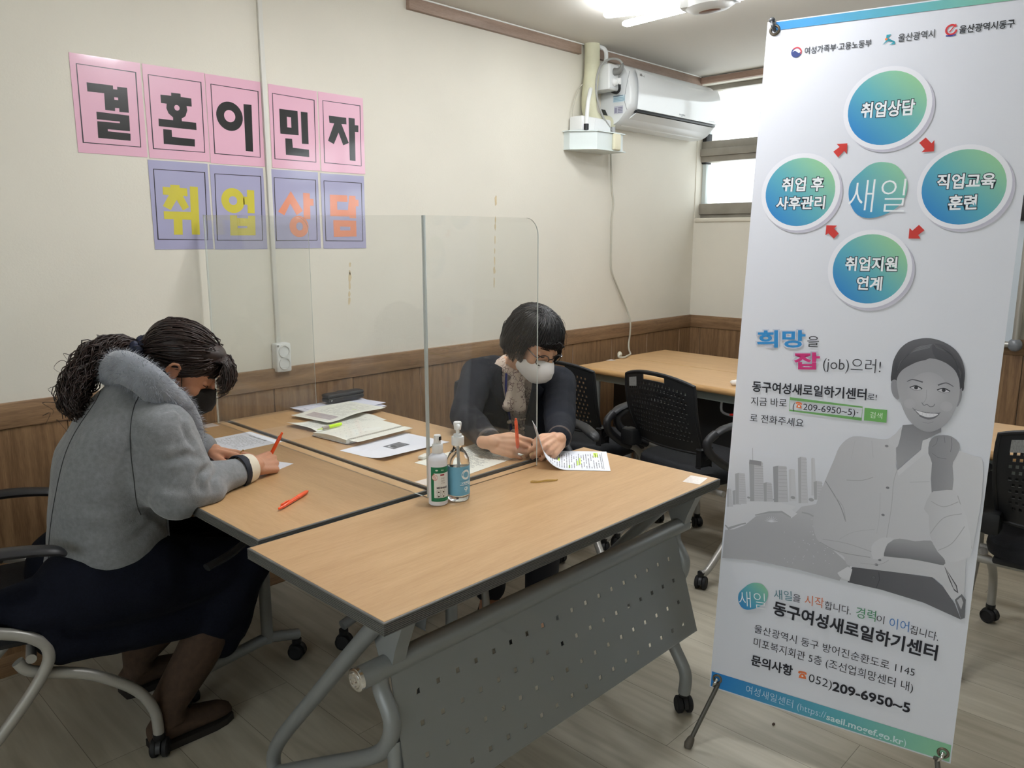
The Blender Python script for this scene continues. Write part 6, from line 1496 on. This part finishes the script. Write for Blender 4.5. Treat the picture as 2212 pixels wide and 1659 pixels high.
# lower block of text
p, q = z4(480, 460), z4(680, 280); lo = [(578 + 112 * (a - 884) / 204, 372 + 100 * (c_ - 1310) / 193) for a, c_ in LOGO]; pr.poly([z4(*w) for w in lo], grad(p[0], p[1], q[0], q[1]), 4); T(z4, '새일', 474, 436, 672, 462, 122, WH, -.012)
GB = srgb(84, 132, 146)
for a in (('새일', 734, 386, 868, 402, 74, GB), ('을', 873, 404, 930, 416, 60, INKB), ('시작', 962, 428, 1104, 456, 78, srgb(214, 110, 62)), ('합니다.', 1110, 462, 1306, 508, 64, INKB), ('경력', 1344, 522, 1490, 556, 84, srgb(58, 140, 92)), ('이', 1497, 562, 1554, 576, 62, INKB), ('이어', 1592, 600, 1738, 634, 82, srgb(68, 128, 196)), ('집니다.', 1746, 642, 1956, 704, 66, INKB)): T(z4, *a, -.004)
T(z4, '동구여성새로일하기센터', 724, 496, 1946, 842, 104, INKB, .026)
T(z4, '울산광역시 동구 방어진순환도로 1145', 586, 636, 1780, 968, 64, INKB, -.004); T(z4, '미포복지회관 5층 (조선업희망센터 내)', 580, 738, 1768, 1084, 68, INKB, -.004)
T(z4, '문의사항', 562, 876, 870, 964, 78, INKB, .024); phone(z4, 946, 960, 66, 56); T(z4, '052)', 990, 1006, 1162, 1062, 80, INKB, -.008); T(z4, '209-6950~5', 1166, 1072, 1746, 1242, 88, INKB, .024)
z5 = lambda X, Y: (z4(X, Y)[0], z4(X, Y)[1] + .0105)
T(z5, '여성새일센터 (https://', 520, 1112, 1116, 1312, 62, srgb(200, 224, 238), -.006); T(z5, 'saeil.mogef.go.kr', 1120, 1318, 1692, 1512, 60, srgb(214, 234, 236), .018); T(z5, ')', 1698, 1512, 1714, 1516, 66, srgb(214, 234, 236))
pr.build('print_artwork', sheet, ban, fixn=False, auto=0)
# eyelets, hooks, poles, feet
gm = mat('eyelet_nickel', srgb(120, 112, 100), .3, .9)
cor = [(.020, BH - .022), (BW - .02, BH - .022), (.020, .030), (BW - .018, .022)]
for u, v in cor:
    b = MB(); b.lathe([(.0075, .0008), (.009, .0024), (.0125, .0022), (.014, .0006), (.014, -.0016), (.0075, -.0016)], n=24, M=MBN @ Matrix.Translation((u, v, 0))); b.build('eyelet', gm, ban)
hub = V(2.085, .735, .92)
ends = [MBN @ Vector((u, v, -.012)) for u, v in cor]
for (u, v), e in zip(cor, ends):
    b = MB(); b.tube([hub, e], [.006, .0045], 10); b.build('pole', mat('grey_fibre_pole', srgb(96, 98, 100), .5), ban)
    up_ = 1 if v > 1 else -1
    b = MB(); b.tube(catmull([e, MBN @ Vector((u, v, .006)), MBN @ Vector((u - .003, v + .008 * up_, .012)), MBN @ Vector((u - .008, v + .022 * up_, .006))], 5), [.004, .0042, .0045, .003], 10); b.ell(MBN @ Vector((u, v, .006)), (.0052,) * 3)
    if up_ > 0: b.ell(MBN @ Vector((u - .008, v + .024, .004)), (.008, .008, .007))
    b.build('hook', mat('dark_hook', srgb(88, 90, 94), .35, .3) if up_ > 0 else M_CHROME, ban)
b = MB(); b.ell(hub, (.03, .03, .045)); b.build('hub', M_BLK, ban)
lt = mat('dark_grey_leg', srgb(88, 86, 80), .45, .2)
for foot, top in ((V(1.744, 1.003, .006), MBN @ Vector((.024, .018, -.004))), (V(1.86, .385, .006), MBN @ Vector((BW - .03, .005, -.004))), (V(2.42, .80, .006), hub)):
    d = (foot - top); b = MB(); b.tube([top, top + d * .92], .0062, 12); b.rbox((-.011, -.006, -.004), (.011, .006, .004), .002, 2, Matrix.Translation(top)); lg = b.build('leg', lt, ban)
    b = MB(); b.tube([top + d * .86, top + d * .89, top + d * .97, foot - V(0, 0, .005)], [.0075, .010, .0125, .0105], 14); b.build('foot_tip', mat('taupe_rubber', srgb(92, 86, 78), .6), lg)
# ================================================================== ON THE TABLES
TZ = .72
# ---- clear acrylic screen: long panel between the two sitters and a wing at each end
M_ACR = thin_clear('clear_acrylic', (.975, .98, .975, 1), 1.36, .0, .018, (.9, .92, .9, 1))
M_ACE = mat('acrylic_edge', srgb(214, 220, 216), .15, coat=.5)
sc = thing('acrylic_screen', 'clear acrylic table screen with two wings, standing between the two people', 'screen', (1.27, 2.1, TZ))
def panel(name, pts, nrm, th=.004):
    """upright clear sheet with a bright polished rim"""
    n = Vector(nrm) * th * .5; k = len(pts); A = [Vector(p) - n for p in pts]; B = [Vector(p) + n for p in pts]
    b = MB(); b.add(A + B, [tuple(range(k)), tuple(range(k, 2 * k))[::-1]], False); o = b.build(name, M_ACR, sc, fixn=False)
    e = MB(); e.add(A + B, [(i, (i + 1) % k, (i + 1) % k + k, i + k) for i in range(k)], False); e.build('edge', M_ACE, o); return o
zt0, zt1 = 1.452, 1.477
X0 = 1.268
panel('long_panel', [(X0, 1.530, TZ), (X0 + .007, 2.744, TZ), (X0 + .007, 2.744, zt1), (X0, 1.530, zt0)], (1, 0, 0))
def wing(y, zt, xe):
    r = .05; arc = [(xe - r + r * math.sin(a), y, zt - r + r * math.cos(a)) for a in np.linspace(0, PI / 2, 9)]
    return panel('wing', [(X0 + .002, y, TZ), (xe, y, TZ)] + arc[::-1] + [(X0 + .002, y, zt)], (0, 1, 0))
wing(1.527, zt0, 1.690); wing(2.742, zt1, 1.690)
b = MB(); b.rbox((X0 - .004, 1.5245, TZ + .001), (X0 + .004, 1.5325, zt0), .0015, 2); b.build('corner_joint', mat('clear_joint', srgb(206, 214, 212), .08, coat=1, alpha=.62), sc)
# ---- pump bottle and spray bottle
pb = V(1.318, 1.468, TZ)
t = thing('pump_bottle', 'clear sanitizer pump bottle with a blue label', 'bottle', pb)
M_CLR = mat('clear_bottle', (.97, .98, .98, 1), .03, trans=1, ior=1.38)
b = MB(); b.lathe([(.001, .001), (.026, .0012), (.0295, .006), (.0302, .015), (.0302, .098), (.0285, .112), (.022, .126), (.0145, .136), (.0125, .142), (.0125, .150)], pb, 44)
o = b.build('bottle_body', M_CLR, t)
b = MB(); b.lathe([(.001, .003), (.0265, .004), (.028, .008), (.0288, .015), (.0288, .088), (.001, .088)], pb, 36); b.build('gel', mat('clear_gel', (.96, .98, 1, 1), .02, trans=1, ior=1.34), t)
M_LBL = vcol('bottle_label', .4)
class Wrap(Print):
    """print bent round an upright cylinder; x is arc length, 0 faces the camera"""
    def __init__(s, c, r, a0): super().__init__(Matrix(), 6e-5); s.mid, s.r, s.a0 = Vector(c), r, a0
    def _put(s, vs2, fs, col):
        cols = [col(x, y) if callable(col) else col for x, y in vs2]; rr = s.r + s.k * s.step
        s.add([s.mid + Vector((rr * math.cos(s.a0 + x / s.r), rr * math.sin(s.a0 + x / s.r), y)) for x, y in vs2], fs, True, cols)
fa = math.atan2(-pb.y, -pb.x)
w = Wrap(pb, .0306, fa); BLU = srgb(112, 178, 212)
w.rect(-.072, .018, .072, .095, BLU, 44, 1); w.line([(-.02, .028), (-.02, .088)], .0005, srgb(150, 205, 230), False); w.line([(-.034, .03), (-.034, .09)], .0004, srgb(150, 205, 230), False)
ox = .022
w.line([(ox + .0105 * math.cos(a), .073 + .0105 * math.sin(a)) for a in np.linspace(0, 2 * PI, 30, endpoint=False)], .0052, srgb(240, 246, 250), True, True)
w.text('MADE PURE', ox - .008, .088, ox + .010, .088, .0022, srgb(30, 60, 90), .02, nxt=False); w.rect(ox - .018, .0572, ox + .02, .0582, srgb(40, 110, 160), 10, 1, False); w.rect(ox - .018, .0432, ox + .02, .0442, srgb(40, 110, 160), 10, 1, False)
w.text('ZERO', ox - .014, .0495, ox + .016, .0495, .0062, srgb(240, 246, 250), .03, nxt=False); w.text('HAND GEL', ox - .017, .0452, ox + .018, .0452, .003, srgb(240, 246, 250), .03)
w.gridpoly(ox, .036, .006, .005, srgb(214, 234, 244), 20, 1); w.gridpoly(ox - .002, .0365, .0025, .002, BLU, 12, 1, False); w.rect(ox - .002, .027, ox + .001, .032, srgb(214, 234, 244), nxt=False); w.line([(ox - .018, .0205), (ox + .016, .0205), (ox + .016, .0245), (ox - .018, .0245)], .0004, srgb(170, 214, 236), closed=True)
w.build('label', M_LBL, t, fixn=False)
b = MB(); b.lathe([(.001, .148), (.0162, .148), (.0165, .149), (.0165, .168), (.0155, .170), (.011, .1705), (.011, .176), (.0055, .177), (.0045, .179), (.0048, .189), (.001, .189)], pb, 32); b.build('pump_collar', M_WHITE, t)
b = MB(); b.lathe([(.001, .186), (.0085, .188), (.0102, .199), (.0108, .206), (.0095, .2085), (.001, .2095)], pb, 28); d = V(-.55, -.83, 0).normalized(); b.tube(catmull([pb + V(0, 0, .200) + d * .003, pb + V(0, 0, .199) + d * .012, pb + V(0, 0, .192) + d * .017], 4), [.0062, .0056, .004], 12); b.build('pump_head', M_WHITE, t)
b = MB(); b.tube([pb + V(0, 0, .15), pb + V(.004, 0, .012)], .0028, 8); b.build('dip_tube', mat('pale_tube', srgb(214, 216, 214), .4), t)
sb = V(1.257, 1.478, TZ)
t = thing('spray_bottle', 'slim white spray bottle with a green label', 'bottle', sb)
b = MB(); b.lathe([(.001, 0), (.0225, .0005), (.0248, .003), (.0250, .008), (.0250, .118), (.0235, .127), (.0185, .133), (.0135, .1365), (.0125, .139), (.001, .139)], sb, 44); b.build('bottle_body', mat('white_gloss_plastic', srgb(228, 230, 238), .18, coat=.3), t)
b = MB(); b.lathe([(.001, .137), (.0142, .137), (.0145, .138), (.0143, .157), (.0128, .1595), (.0098, .160), (.0098, .166), (.0092, .1665), (.0092, .181), (.0085, .183), (.001, .1832)], sb, 36)
b.build('spray_cap', M_WHITE, t)
fa = math.atan2(-sb.y, -sb.x); sd = V(math.cos(fa + .9), math.sin(fa + .9), 0)
b = MB(); b.rbox((-.004, -.002, -.005), (.004, .002, .005), .001, 2, Matrix.Translation(sb + sd * .0088 + V(0, 0, .175)) @ Matrix.Rotation(fa + .9 + PI / 2, 4, 'Z')); b.build('nozzle', M_BLK, t)
w = Wrap(sb, .0252, fa); GRN = srgb(14, 116, 78); CRM = srgb(226, 230, 228)
w.rect(-.0195, .013, .062, .104, GRN, 34, 1); w.rect(-.0105, .023, .05, .088, CRM, 24, 1)
w.gridpoly(-.003, .096, .0035, .002, srgb(214, 228, 222), 16, 1, False); w.text('FDA', .0085, .0945, .016, .0945, .0038, srgb(190, 222, 208), .03, nxt=False)
w.gridpoly(-.0085, .077, .0078, .0078, srgb(196, 92, 76), 24, 1); w.poly([(-.0155, .081), (-.0105, .088), (-.0075, .0842)], srgb(196, 92, 76)); w.gridpoly(-.0085, .077, .0068, .0068, srgb(232, 224, 218), 24, 1)
for i, (s_, hh) in enumerate((('살균력', .002), ('99.9%', .0032), ('안심', .002))): w.text(s_, -.0128, .0795 - .0042 * i, -.0042, .0795 - .0042 * i, hh, srgb(196, 60, 52), .03, nxt=False)
w.rect(.006, .0815, .017, .0855, srgb(150, 34, 60), 4, 1)
for i, s_ in enumerate(('강력한', '살균', '소독제')): w.text(s_, .008, .0725 - .0062 * i, .018, .0725 - .0062 * i, .0044, srgb(120, 116, 116), nxt=False)
w.text('MEDIHAND', -.0035, .0475, .026, .0475, .0062, srgb(40, 30, 48), .04)
for i in range(2):
    for j in range(2):
        cx, cy = .0015 + .0125 * i, .0385 - .0115 * j; w.line([(cx - .0045, cy - .0045), (cx + .0045, cy - .0045), (cx + .0045, cy + .0045), (cx - .0045, cy + .0045)], .0006, srgb(90, 92, 92), False, True); w.gridpoly(cx, cy, .0026, .002, srgb(70, 62, 56), 12, 1, False)
w.k += 1; w.text('SAFE & CLEAN SPRAY', -.010, .0175, .03, .0175, .0022, srgb(110, 170, 146)); w.build('label', M_LBL, t, fixn=False)

# ---- sheets of paper
M_PAP = vcol('white_paper', .7); WHP, CRP = srgb(232, 234, 242), srgb(232, 232, 222)
def sheet_of(name, label, cat, surf, col, art=None, nu=14, nv=18, w=.210, h=.297, group=None, th=.0004):
    """surf(u, v) with u, v in metres gives the world point; art(print) draws on it"""
    b = MB(); b.col = col; vs, fs = [], []
    pts = [[Vector(surf(w * i / nu, h * j / nv)) for i in range(nu + 1)] for j in range(nv + 1)]
    def nrm(i, j):
        a = pts[j][min(i + 1, nu)] - pts[j][max(i - 1, 0)]; c = pts[min(j + 1, nv)][i] - pts[max(j - 1, 0)][i]; return a.cross(c).normalized()
    N = [[nrm(i, j) for i in range(nu + 1)] for j in range(nv + 1)]
    for s in (0, 1):
        for j in range(nv + 1):
            for i in range(nu + 1): vs.append(pts[j][i] - N[j][i] * th * s)
    k = (nu + 1) * (nv + 1)
    for j in range(nv):
        for i in range(nu):
            a = j * (nu + 1) + i; q = (a, a + 1, a + nu + 2, a + nu + 1); fs += [q, tuple(x + k for x in q[::-1])]
    bd = list(range(nu + 1)) + [j * (nu + 1) + nu for j in range(1, nv + 1)] + [nv * (nu + 1) + i for i in range(nu - 1, -1, -1)] + [j * (nu + 1) for j in range(nv - 1, 0, -1)]
    fs += [(bd[i], bd[i] + k, bd[(i + 1) % len(bd)] + k, bd[(i + 1) % len(bd)]) for i in range(len(bd))]
    b.add(vs, fs); o = b.build(name, M_PAP, fixn=False); tag(o, label, cat, group)
    if art:
        class On(Print):
            def _put(s, vs2, fs2, c):
                out = []
                for x, y in vs2:
                    e = 1e-3; p = Vector(surf(x, y)); n_ = (Vector(surf(x + e, y)) - p).cross(Vector(surf(x, y + e)) - p).normalized(); out.append(p + n_ * (.00012 + s.k * s.step))
                s.add(out, fs2, False, [c] * len(out))
        pr_ = On(Matrix(), 3e-5); art(pr_); pr_.build('printed_text', M_PAP, o, fixn=False, auto=0)
    return o
def lines(pr_, x0, x1, ys, hgt, c, seg=6, ragged=.15, dens=.8):
    for y in ys:
        xe = x1 - (x1 - x0) * RNG.uniform(0, ragged); x = x0
        while x < xe:
            wd_ = RNG.uniform(.006, .022)
            if RNG.random() < dens: pr_.rect(x, y, min(x + wd_, xe), y + hgt, c, 2, 1, False)
            x += wd_ + .0025
def flat(cx, cy, deg, z=TZ + .0006, bend=None):
    a = rd(deg); c, s = math.cos(a), math.sin(a)
    def f(u, v):
        x, y = u - .105, v - .1485; return (cx + c * x - s * y, cy + s * x + c * y, z + (bend(u, v) if bend else 0))
    return f
TXG = srgb(120, 122, 126)
# form beside the left person's hand
def art_form(p): p.text('여성 취업 상담 안내문', .05, .262, .16, .262, .0075, srgb(60, 62, 66), .02); lines(p, .025, .188, [.245 - .008 * i for i in range(13)], .0022, srgb(176, 178, 182)); lines(p, .025, .12, [.125 - .012 * i for i in range(8)], .0022, srgb(176, 178, 182), dens=.6)
sheet_of('paper_form', 'white printed form beside the resting hand of the person in the grey coat', 'paper', flat(1.148, 2.432, -88, bend=lambda u, v: .0), WHP, art_form)
def art_wr(p): lines(p, .03, .18, [.25 - .02 * i for i in range(9)], .002, srgb(190, 192, 196), dens=.5)
sheet_of('paper_form', 'white paper under the writing hand of the person in the grey coat', 'paper', flat(1.036, 2.172, 21.7), WHP, art_wr)
# portrait sheet: a small dark printed picture
def art_ph(p):
    p.rect(.075, .118, .128, .192, srgb(96, 98, 104), 2, 2); p.rect(.080, .123, .123, .187, srgb(128, 130, 136), 2, 2); p.gridpoly(.100, .135, .015, .011, srgb(200, 202, 206), 18, 1); p.gridpoly(.100, .142, .011, .010, srgb(60, 60, 64), 18, 1); p.rect(.088, .155, .116, .180, srgb(108, 110, 116), 1, 1)
    lines(p, .082, .12, [.150 + .006 * i for i in range(5)], .0015, srgb(88, 90, 94))
sheet_of('photo_sheet', 'white sheet with a small dark printed picture, beside the bottles', 'paper', flat(1.530, 2.010, -83.5, bend=lambda u, v: .014 * max(0, (u - .11) / .10) ** 2 * (1 - v / .297)), WHP, art_ph)
# sheet under the right person's hand
def art_txt(p): lines(p, .022, .19, [.275 - .0082 * i for i in range(31)], .0026, srgb(128, 130, 132)); 
sheet_of('paper_form', 'printed sheet under the pen hand of the person in the navy jacket', 'paper', flat(1.608, 1.725, -84, z=TZ + .0008), CRP, art_txt)
# held document: flat at its top edge, rolled up towards the hands
e0 = V(1.796, 1.329, 0); eu = V(.163, .139, 0).normalized(); ev = V(-eu.y, eu.x, 0)
def held(u, v):
    flatL = .125 + .028 * (u / .21); R_ = .075
    if v <= flatL: s_, hgt = v, 0
    else:
        a = (v - flatL) / R_; amax = 1.28
        if a < amax: s_, hgt = flatL + R_ * math.sin(a), R_ * (1 - math.cos(a))
        else: rest = v - flatL - R_ * amax; s_, hgt = flatL + R_ * math.sin(amax) + rest * math.cos(amax), R_ * (1 - math.cos(amax)) + rest * math.sin(amax)
    q = e0 + eu * u + ev * s_; return (q.x, q.y, TZ + .0016 + hgt)
def art_held(p):
    lines(p, .02, .19, [.022 + .0075 * i for i in range(22)], .0024, srgb(120, 122, 126)); HL = srgb(214, 250, 120)
    p.line([(.014, .018), (.196, .018)], .0012, srgb(60, 60, 64), False)
    for x, y, w_, h_ in ((.012 + .13, .030, .05, .014), (.06, .085, .07, .006), (.05, .093, .05, .005), (.02, .118, .03, .005), (.09, .150, .04, .006)): p.rect(x, y, x + w_, y + h_, HL, 3, 1, False)
HELD = sheet_of('stapled_document', 'white printed document with green highlighting, lifted by the person in navy', 'paper', held, WHP, art_held, nu=8, nv=40, th=.0011)
# pile by the wall: loose sheets, a curled cream handout on top
def pile(cx, cy, deg, z, bend=None): return flat(cx, cy, deg, z, bend)
for i, (cx, cy, dg) in enumerate(((1.735, 2.640, -84), (1.750, 2.650, -97), (1.728, 2.655, -90), (1.742, 2.640, -79))):
    lab = ('white sheet at the bottom of the pile under the pencil case', 'white sheet fanned out second from the bottom of the pile', 'white sheet third from the bottom of the pile by the wall', 'topmost plain white sheet, directly under the pencil case')[i]
    sheet_of('loose_sheet', lab, 'paper', flat(cx, cy, dg, TZ + .0012 + .0032 * i, lambda u, v, i=i: .002 * math.sin(9 * v + i)), srgb(224, 226, 240), (lambda p: (p.text('자료', .02, .02, .05, .02, .010, srgb(70, 72, 84), .02), lines(p, .02, .19, [.06 + .02 * k for k in range(9)], .002, srgb(170, 172, 190)))) if i == 3 else None, group='loose sheets by the wall')
def art_hand(p):
    p.rect(.03, .215, .175, .262, srgb(188, 178, 178), 6, 4); lines(p, .035, .17, [.220 + .0075 * i for i in range(6)], .002, srgb(150, 140, 142)); lines(p, .025, .185, [.20 - .0085 * i for i in range(21)], .002, srgb(168, 168, 162)); p.rect(.05, .105, .075, .112, srgb(206, 240, 140), 2, 1)
    p.line([(.02, .275), (.19, .275)], .001, srgb(120, 118, 116))
sheet_of('handout', 'cream printed handout with a grey box, curling on top of the pile by the wall', 'paper', flat(1.668, 2.545, 98, TZ + .016, lambda u, v: .010 * math.sin(v / .297 * 5.2 - .4) * (v / .297) + .012 * max(0, v / .297 - .72) ** 2 * 6), CRP, art_hand)
sheet_of('handout', 'cream printed handout half covered by the spiral notebook', 'paper', flat(1.585, 2.432, 96, TZ + .0008, lambda u, v: (.014 * max(0, (v - .2) / .097) ** 2 + .008 * max(0, (.05 - v) / .05) ** 2) * min(1, max(0, u - .012) / .06)), CRP, lambda p: lines(p, .02, .19, [.27 - .0085 * i for i in range(29)], .002, srgb(160, 160, 156)))
# spiral notebook lying open, its coil towards the near side
nb = thing('spiral_notebook', 'thick spiral notebook lying open with pencilled notes', 'notebook', (1.55, 2.24, TZ))
NM = Matrix.Translation((1.548, 2.245, TZ + .0022)) @ Matrix.Rotation(rd(5), 4, 'Z')
b = MB(); b.rbox((-.132, -.098, 0), (.132, .092, .0022), .001, 1, NM); b.build('back_cover', mat('grey_card', srgb(150, 146, 144), .6), nb)
b = MB(); nn = 12; vs = []; 
for x in (-.128, .128):
    for i in range(nn + 1):
        t_ = i / nn; y = -.090 + .178 * t_; vs.append(NM @ Vector((x, y, .0024))); vs.append(NM @ Vector((x, y, .0135 + .006 * math.sin(t_ * PI * .9) - .004 * t_)))
k = 2 * (nn + 1); fs = []
for i in range(nn): a = 2 * i; fs += [(a, a + 1, a + 3, a + 2), (a + k, a + k + 2, a + k + 3, a + k + 1), (a + 1, a + k + 1, a + k + 3, a + 3), (a, a + 2, a + k + 2, a + k)]
fs += [(0, k, k + 1, 1), (k - 2, k - 1, 2 * k - 1, 2 * k - 2)]
b.col = CRP; b.add(vs, fs, False); b.build('pages', vcol('cream_pages', .75), nb)
b = MB(); 
for i in range(30):
    x = -.120 + .24 * i / 29; b.tube([NM @ Vector((x + .0006 * math.sin(a), -.092 + .0075 * math.cos(a), .0085 + .0078 * math.sin(a))) for a in np.linspace(0, 2 * PI, 14, endpoint=False)], .0009, 5, closed=True)
b.build('coil', mat('pale_wire', srgb(190, 188, 180), .35, .4), nb)
b = MB(); b.rbox((-.125, -.145, .0145), (.125, -.102, .0152), .0002, 1, NM); b.build('turned_leaf', mat('leaf_paper', CRP, .7), nb)
class OnN(Print):
    def _put(s, vs2, fs2, c): s.add([NM @ Vector((x, y, .0138 + .006 * math.sin((y + .09) / .178 * PI * .9) - .004 * (y + .09) / .178)) for x, y in vs2], fs2, False, [c] * len(vs2))
p_ = OnN(Matrix())
for i in range(26): x, y = -.10 + .02 * (i % 7) + RNG.uniform(-.003, .003), .03 - .03 * (i // 7); p_.line([(x, y), (x + .004, y + .008), (x + .008, y + .002)], .0009, srgb(130, 134, 138), False)
p_.line([(-.11, -.066), (.06, -.066)], .0008, srgb(170, 172, 172)); p_.build('handwriting', M_PAP, nb, fixn=False, auto=0)
# ---- pens
def pen(name, label, a, c, kind='ball', group=None):
    """pen from its tip a to its tail c"""
    a, c = Vector(a), Vector(c); d = (c - a).normalized(); L = (c - a).length; t = thing(name, label, 'pen', a, group); at = lambda s: a + d * (L * s)
    n_ = d.orthogonal().normalized() if abs(d.z) > .7 else (V(0, 0, 1) - d * d.z).normalized()
    if kind == 'ball':
        M_OR, M_OG = mat('orange_clear_barrel', srgb(244, 84, 26), .12, coat=.6), mat('orange_grip', srgb(240, 98, 52), .6)
        b = MB(); b.tube([at(0), at(.03), at(.075)], [.0005, .0014, .0034], 12); b.build('tip', mat('gold_tip', srgb(206, 160, 84), .3, .8), t)
        b = MB(); b.tube([at(.07), at(.12), at(.30), at(.40)], [.0036, .0052, .0058, .0055], 16); b.build('grip', M_OG, t)
        b = MB(); b.tube([at(.40), at(.42), at(.75), at(.90), at(.93)], [.0056, .0054, .0052, .0050, .0034], 16); b.build('barrel', M_OR, t)
        b = MB(); b.tube([at(.92), at(.99), at(1)], [.0032, .0034, .0024], 12); b.build('push_button', M_OR, t)
        b = MB(); b.tube([at(.93) + n_ * .004, at(.92) + n_ * .0072, at(.78) + n_ * .0075, at(.68) + n_ * .0062], [.0018, .0022, .0022, .0012], 8); b.build('clip', M_OR, t)
    else:
        b = MB(); b.tube([at(0), at(.10), at(.22)], [.001, .0016, .0042], 10); b.build('nib', mat('lime_nib', srgb(206, 232, 120), .5), t)
        b = MB(); b.tube([at(.20), at(.22), at(.46), at(.47)], [.004, .0060, .0062, .005], 14); b.build('grip', mat('taupe_grip', srgb(160, 150, 140), .5), t)
        b = MB(); b.tube([at(.46), at(.48), at(.95), at(1)], [.0055, .0066, .0066, .005], 14); b.build('barrel', mat('lime_barrel', srgb(198, 246, 34), .3, coat=.4), t)
    return t
zt = TZ + .0064
pen('ballpoint_pen', 'orange ballpoint pen lying alone on the table', V(1.073, 1.797, zt), V(.940, 1.722, zt), group='orange ballpoint pens')
pen('ballpoint_pen', 'orange ballpoint pen in the writing hand of the person in the grey coat', GR @ Vector((.085, .020, -.012)) - V(.38, -.30, .87) * .058, GR @ Vector((.085, .020, -.012)) + V(.38, -.30, .87) * .085, group='orange ballpoint pens')
pen('ballpoint_pen', 'orange ballpoint pen upright in the hand of the person in the navy jacket', P(1119, 973, y=1.590), P(1114, 903, y=1.602), group='orange ballpoint pens')
pen('highlighter', 'yellow green highlighter lying on the open notebook', NM @ Vector((-.118, .078, .021)), NM @ Vector((-.010, .082, .0215)), 'hl')
# ---- pencil case, rubber band, stickers, small things
pc = P(718, 866, z=.745); M = Matrix.Translation((1.80, 2.712, TZ + .0165)) @ Matrix.Rotation(rd(1), 4, 'Z')
t = thing('pencil_case', 'black pencil case lying on the pile of sheets by the wall', 'case', (1.80, 2.712, TZ + .016))
b = MB(); b.rbox((-.088, -.026, 0), (.088, .026, .019), .006, 3, M); b.build('case_body', mat('black_leatherette', srgb(34, 34, 36), .5, bump=(220, .3)), t)
b = MB(); b.rbox((-.089, -.0265, .0185), (.089, .0265, .034), .007, 3, M); b.build('lid', mat('black_leatherette', srgb(34, 34, 36), .5), t)
b = MB(); b.rbox((-.014, -.029, .010), (.014, -.024, .036), .002, 2, M @ Matrix.Translation((0, .05, 0))); b.build('flap', M_BLK, t)
b = MB(); b.lathe([(.0012, .0008), (.003, .0012), (.0036, 0)], n=16, M=M @ Matrix.Translation((-.074, -.0266, .009)) @ Matrix.Rotation(PI / 2, 4, 'X')); b.build('snap', M_CHROME, t)
c = P(1178, 1040, z=TZ + .0015)
b = MB(); pts = [c + V(-.030 + .004, .030, 0), c + V(-.034, .022, .001), c + V(-.02, .010, 0), c + V(-.002, .0, .0012), c + V(.02, -.012, 0), c + V(.034, -.016, .001), c + V(.030, -.010, 0), c + V(.010, .002, .0014), c + V(-.008, .013, 0), c + V(-.018, .018, .001), c + V(-.022, .026, .0008)]
o = b
b.tube(catmull(pts, 6, closed=True), .0014, 6, closed=True); tag(b.build('rubber_band', mat('ochre_rubber', srgb(176, 140, 58), .5)), 'ochre rubber band lying on the front table', 'rubber band')
M_STK = mat('clear_sticker', srgb(232, 220, 212), .3, coat=.5, noise=(160, .10, 2, (1, 1, 1)))
def sticker(label, x, y, deg, w, h, z=TZ):
    b = MB(); b.rbox((-w / 2, -h / 2, .0001), (w / 2, h / 2, .0005), .0001, 1, Matrix.Translation((x, y, z)) @ Matrix.Rotation(rd(deg), 4, 'Z')); tag(b.build('table_sticker', M_STK), label, 'sticker', 'number stickers on the tables')
sticker('pale sticker on the free corner of the front table', 1.895, 1.105, 12, .07, .05); sticker('pale sticker behind the spray bottle, at the corner of its table', 1.352, 1.64, 0, .045, .05)
sticker('pale sticker at the far end of the table, by the foot of the acrylic screen', 1.235, 2.735, 0, .05, .055)
sticker('pale sticker on the left rear corner of the corner table', 3.52, 2.62, -3, .05, .04)
b = MB(); q = P(916, 990, z=TZ); b.rbox((-.02, -.011, .0005), (.02, .011, .011), .003, 2, Matrix.Translation(q) @ Matrix.Rotation(rd(20), 4, 'Z')); tag(b.build('eraser', mat('eraser_white', srgb(228, 226, 218), .7)), 'small white eraser peeking out left of the spray bottle', 'eraser')
q = P(1583, 832, z=TZ); b = MB()
b.ell(q + V(.0, -.02, .014), (.026, .035, .013)); b.ell(q + V(.015, -.03, .018), (.02, .02, .016)); tag(blob('tissue', b, .004, mat('tissue_white', srgb(226, 220, 212), .9), None, 2, wrinkle=lambda p, n: .004 * fbm(p, 60) + .003 * fbm(p, 25)), 'crumpled white tissue on the corner table next to the banner', 'tissue')
b = MB(); q = P(1671, 1566, z=0); b.ell(q + V(0, 0, .003), (.006, .004, .003)); tag(b.build('crumb', mat('crumb_brown', srgb(80, 60, 50), .8)), 'tiny brown crumb on the floor below the banner', 'crumb')

# old tape residue left on the wallpaper
M_TAPE = mat('tape_residue', srgb(206, 188, 152), .8, noise=(60, .10, 4, (1, 1, 1)))
for lab, pix in (('faint brown tape residue on the wall above the pencil case', (756, 572, 656)), ('faint brown tape residue on the wall above the head of the person in navy', (1071, 432, 630))):
    px_, ya, yb_ = pix; b = MB(); y = ya
    while y < yb_:
        h_ = RNG.uniform(6, 18); w_ = RNG.uniform(.004, .009); c = P(px_ - (y - ya) * .02, y, y=YW); k = 9; off = RNG.uniform(.6, 1.2, k); hz = h_ * .0017
        b.prism([(w_ * off[i] * math.cos(2 * PI * i / k) + RNG.normal(0, .0006), hz * off[i] * math.sin(2 * PI * i / k)) for i in range(k)], wall_frame(c.x, c.z), .0004); y += h_ * RNG.uniform(1.2, 2.6)
    tag(b.build('tape_residue', M_TAPE), lab, 'tape')
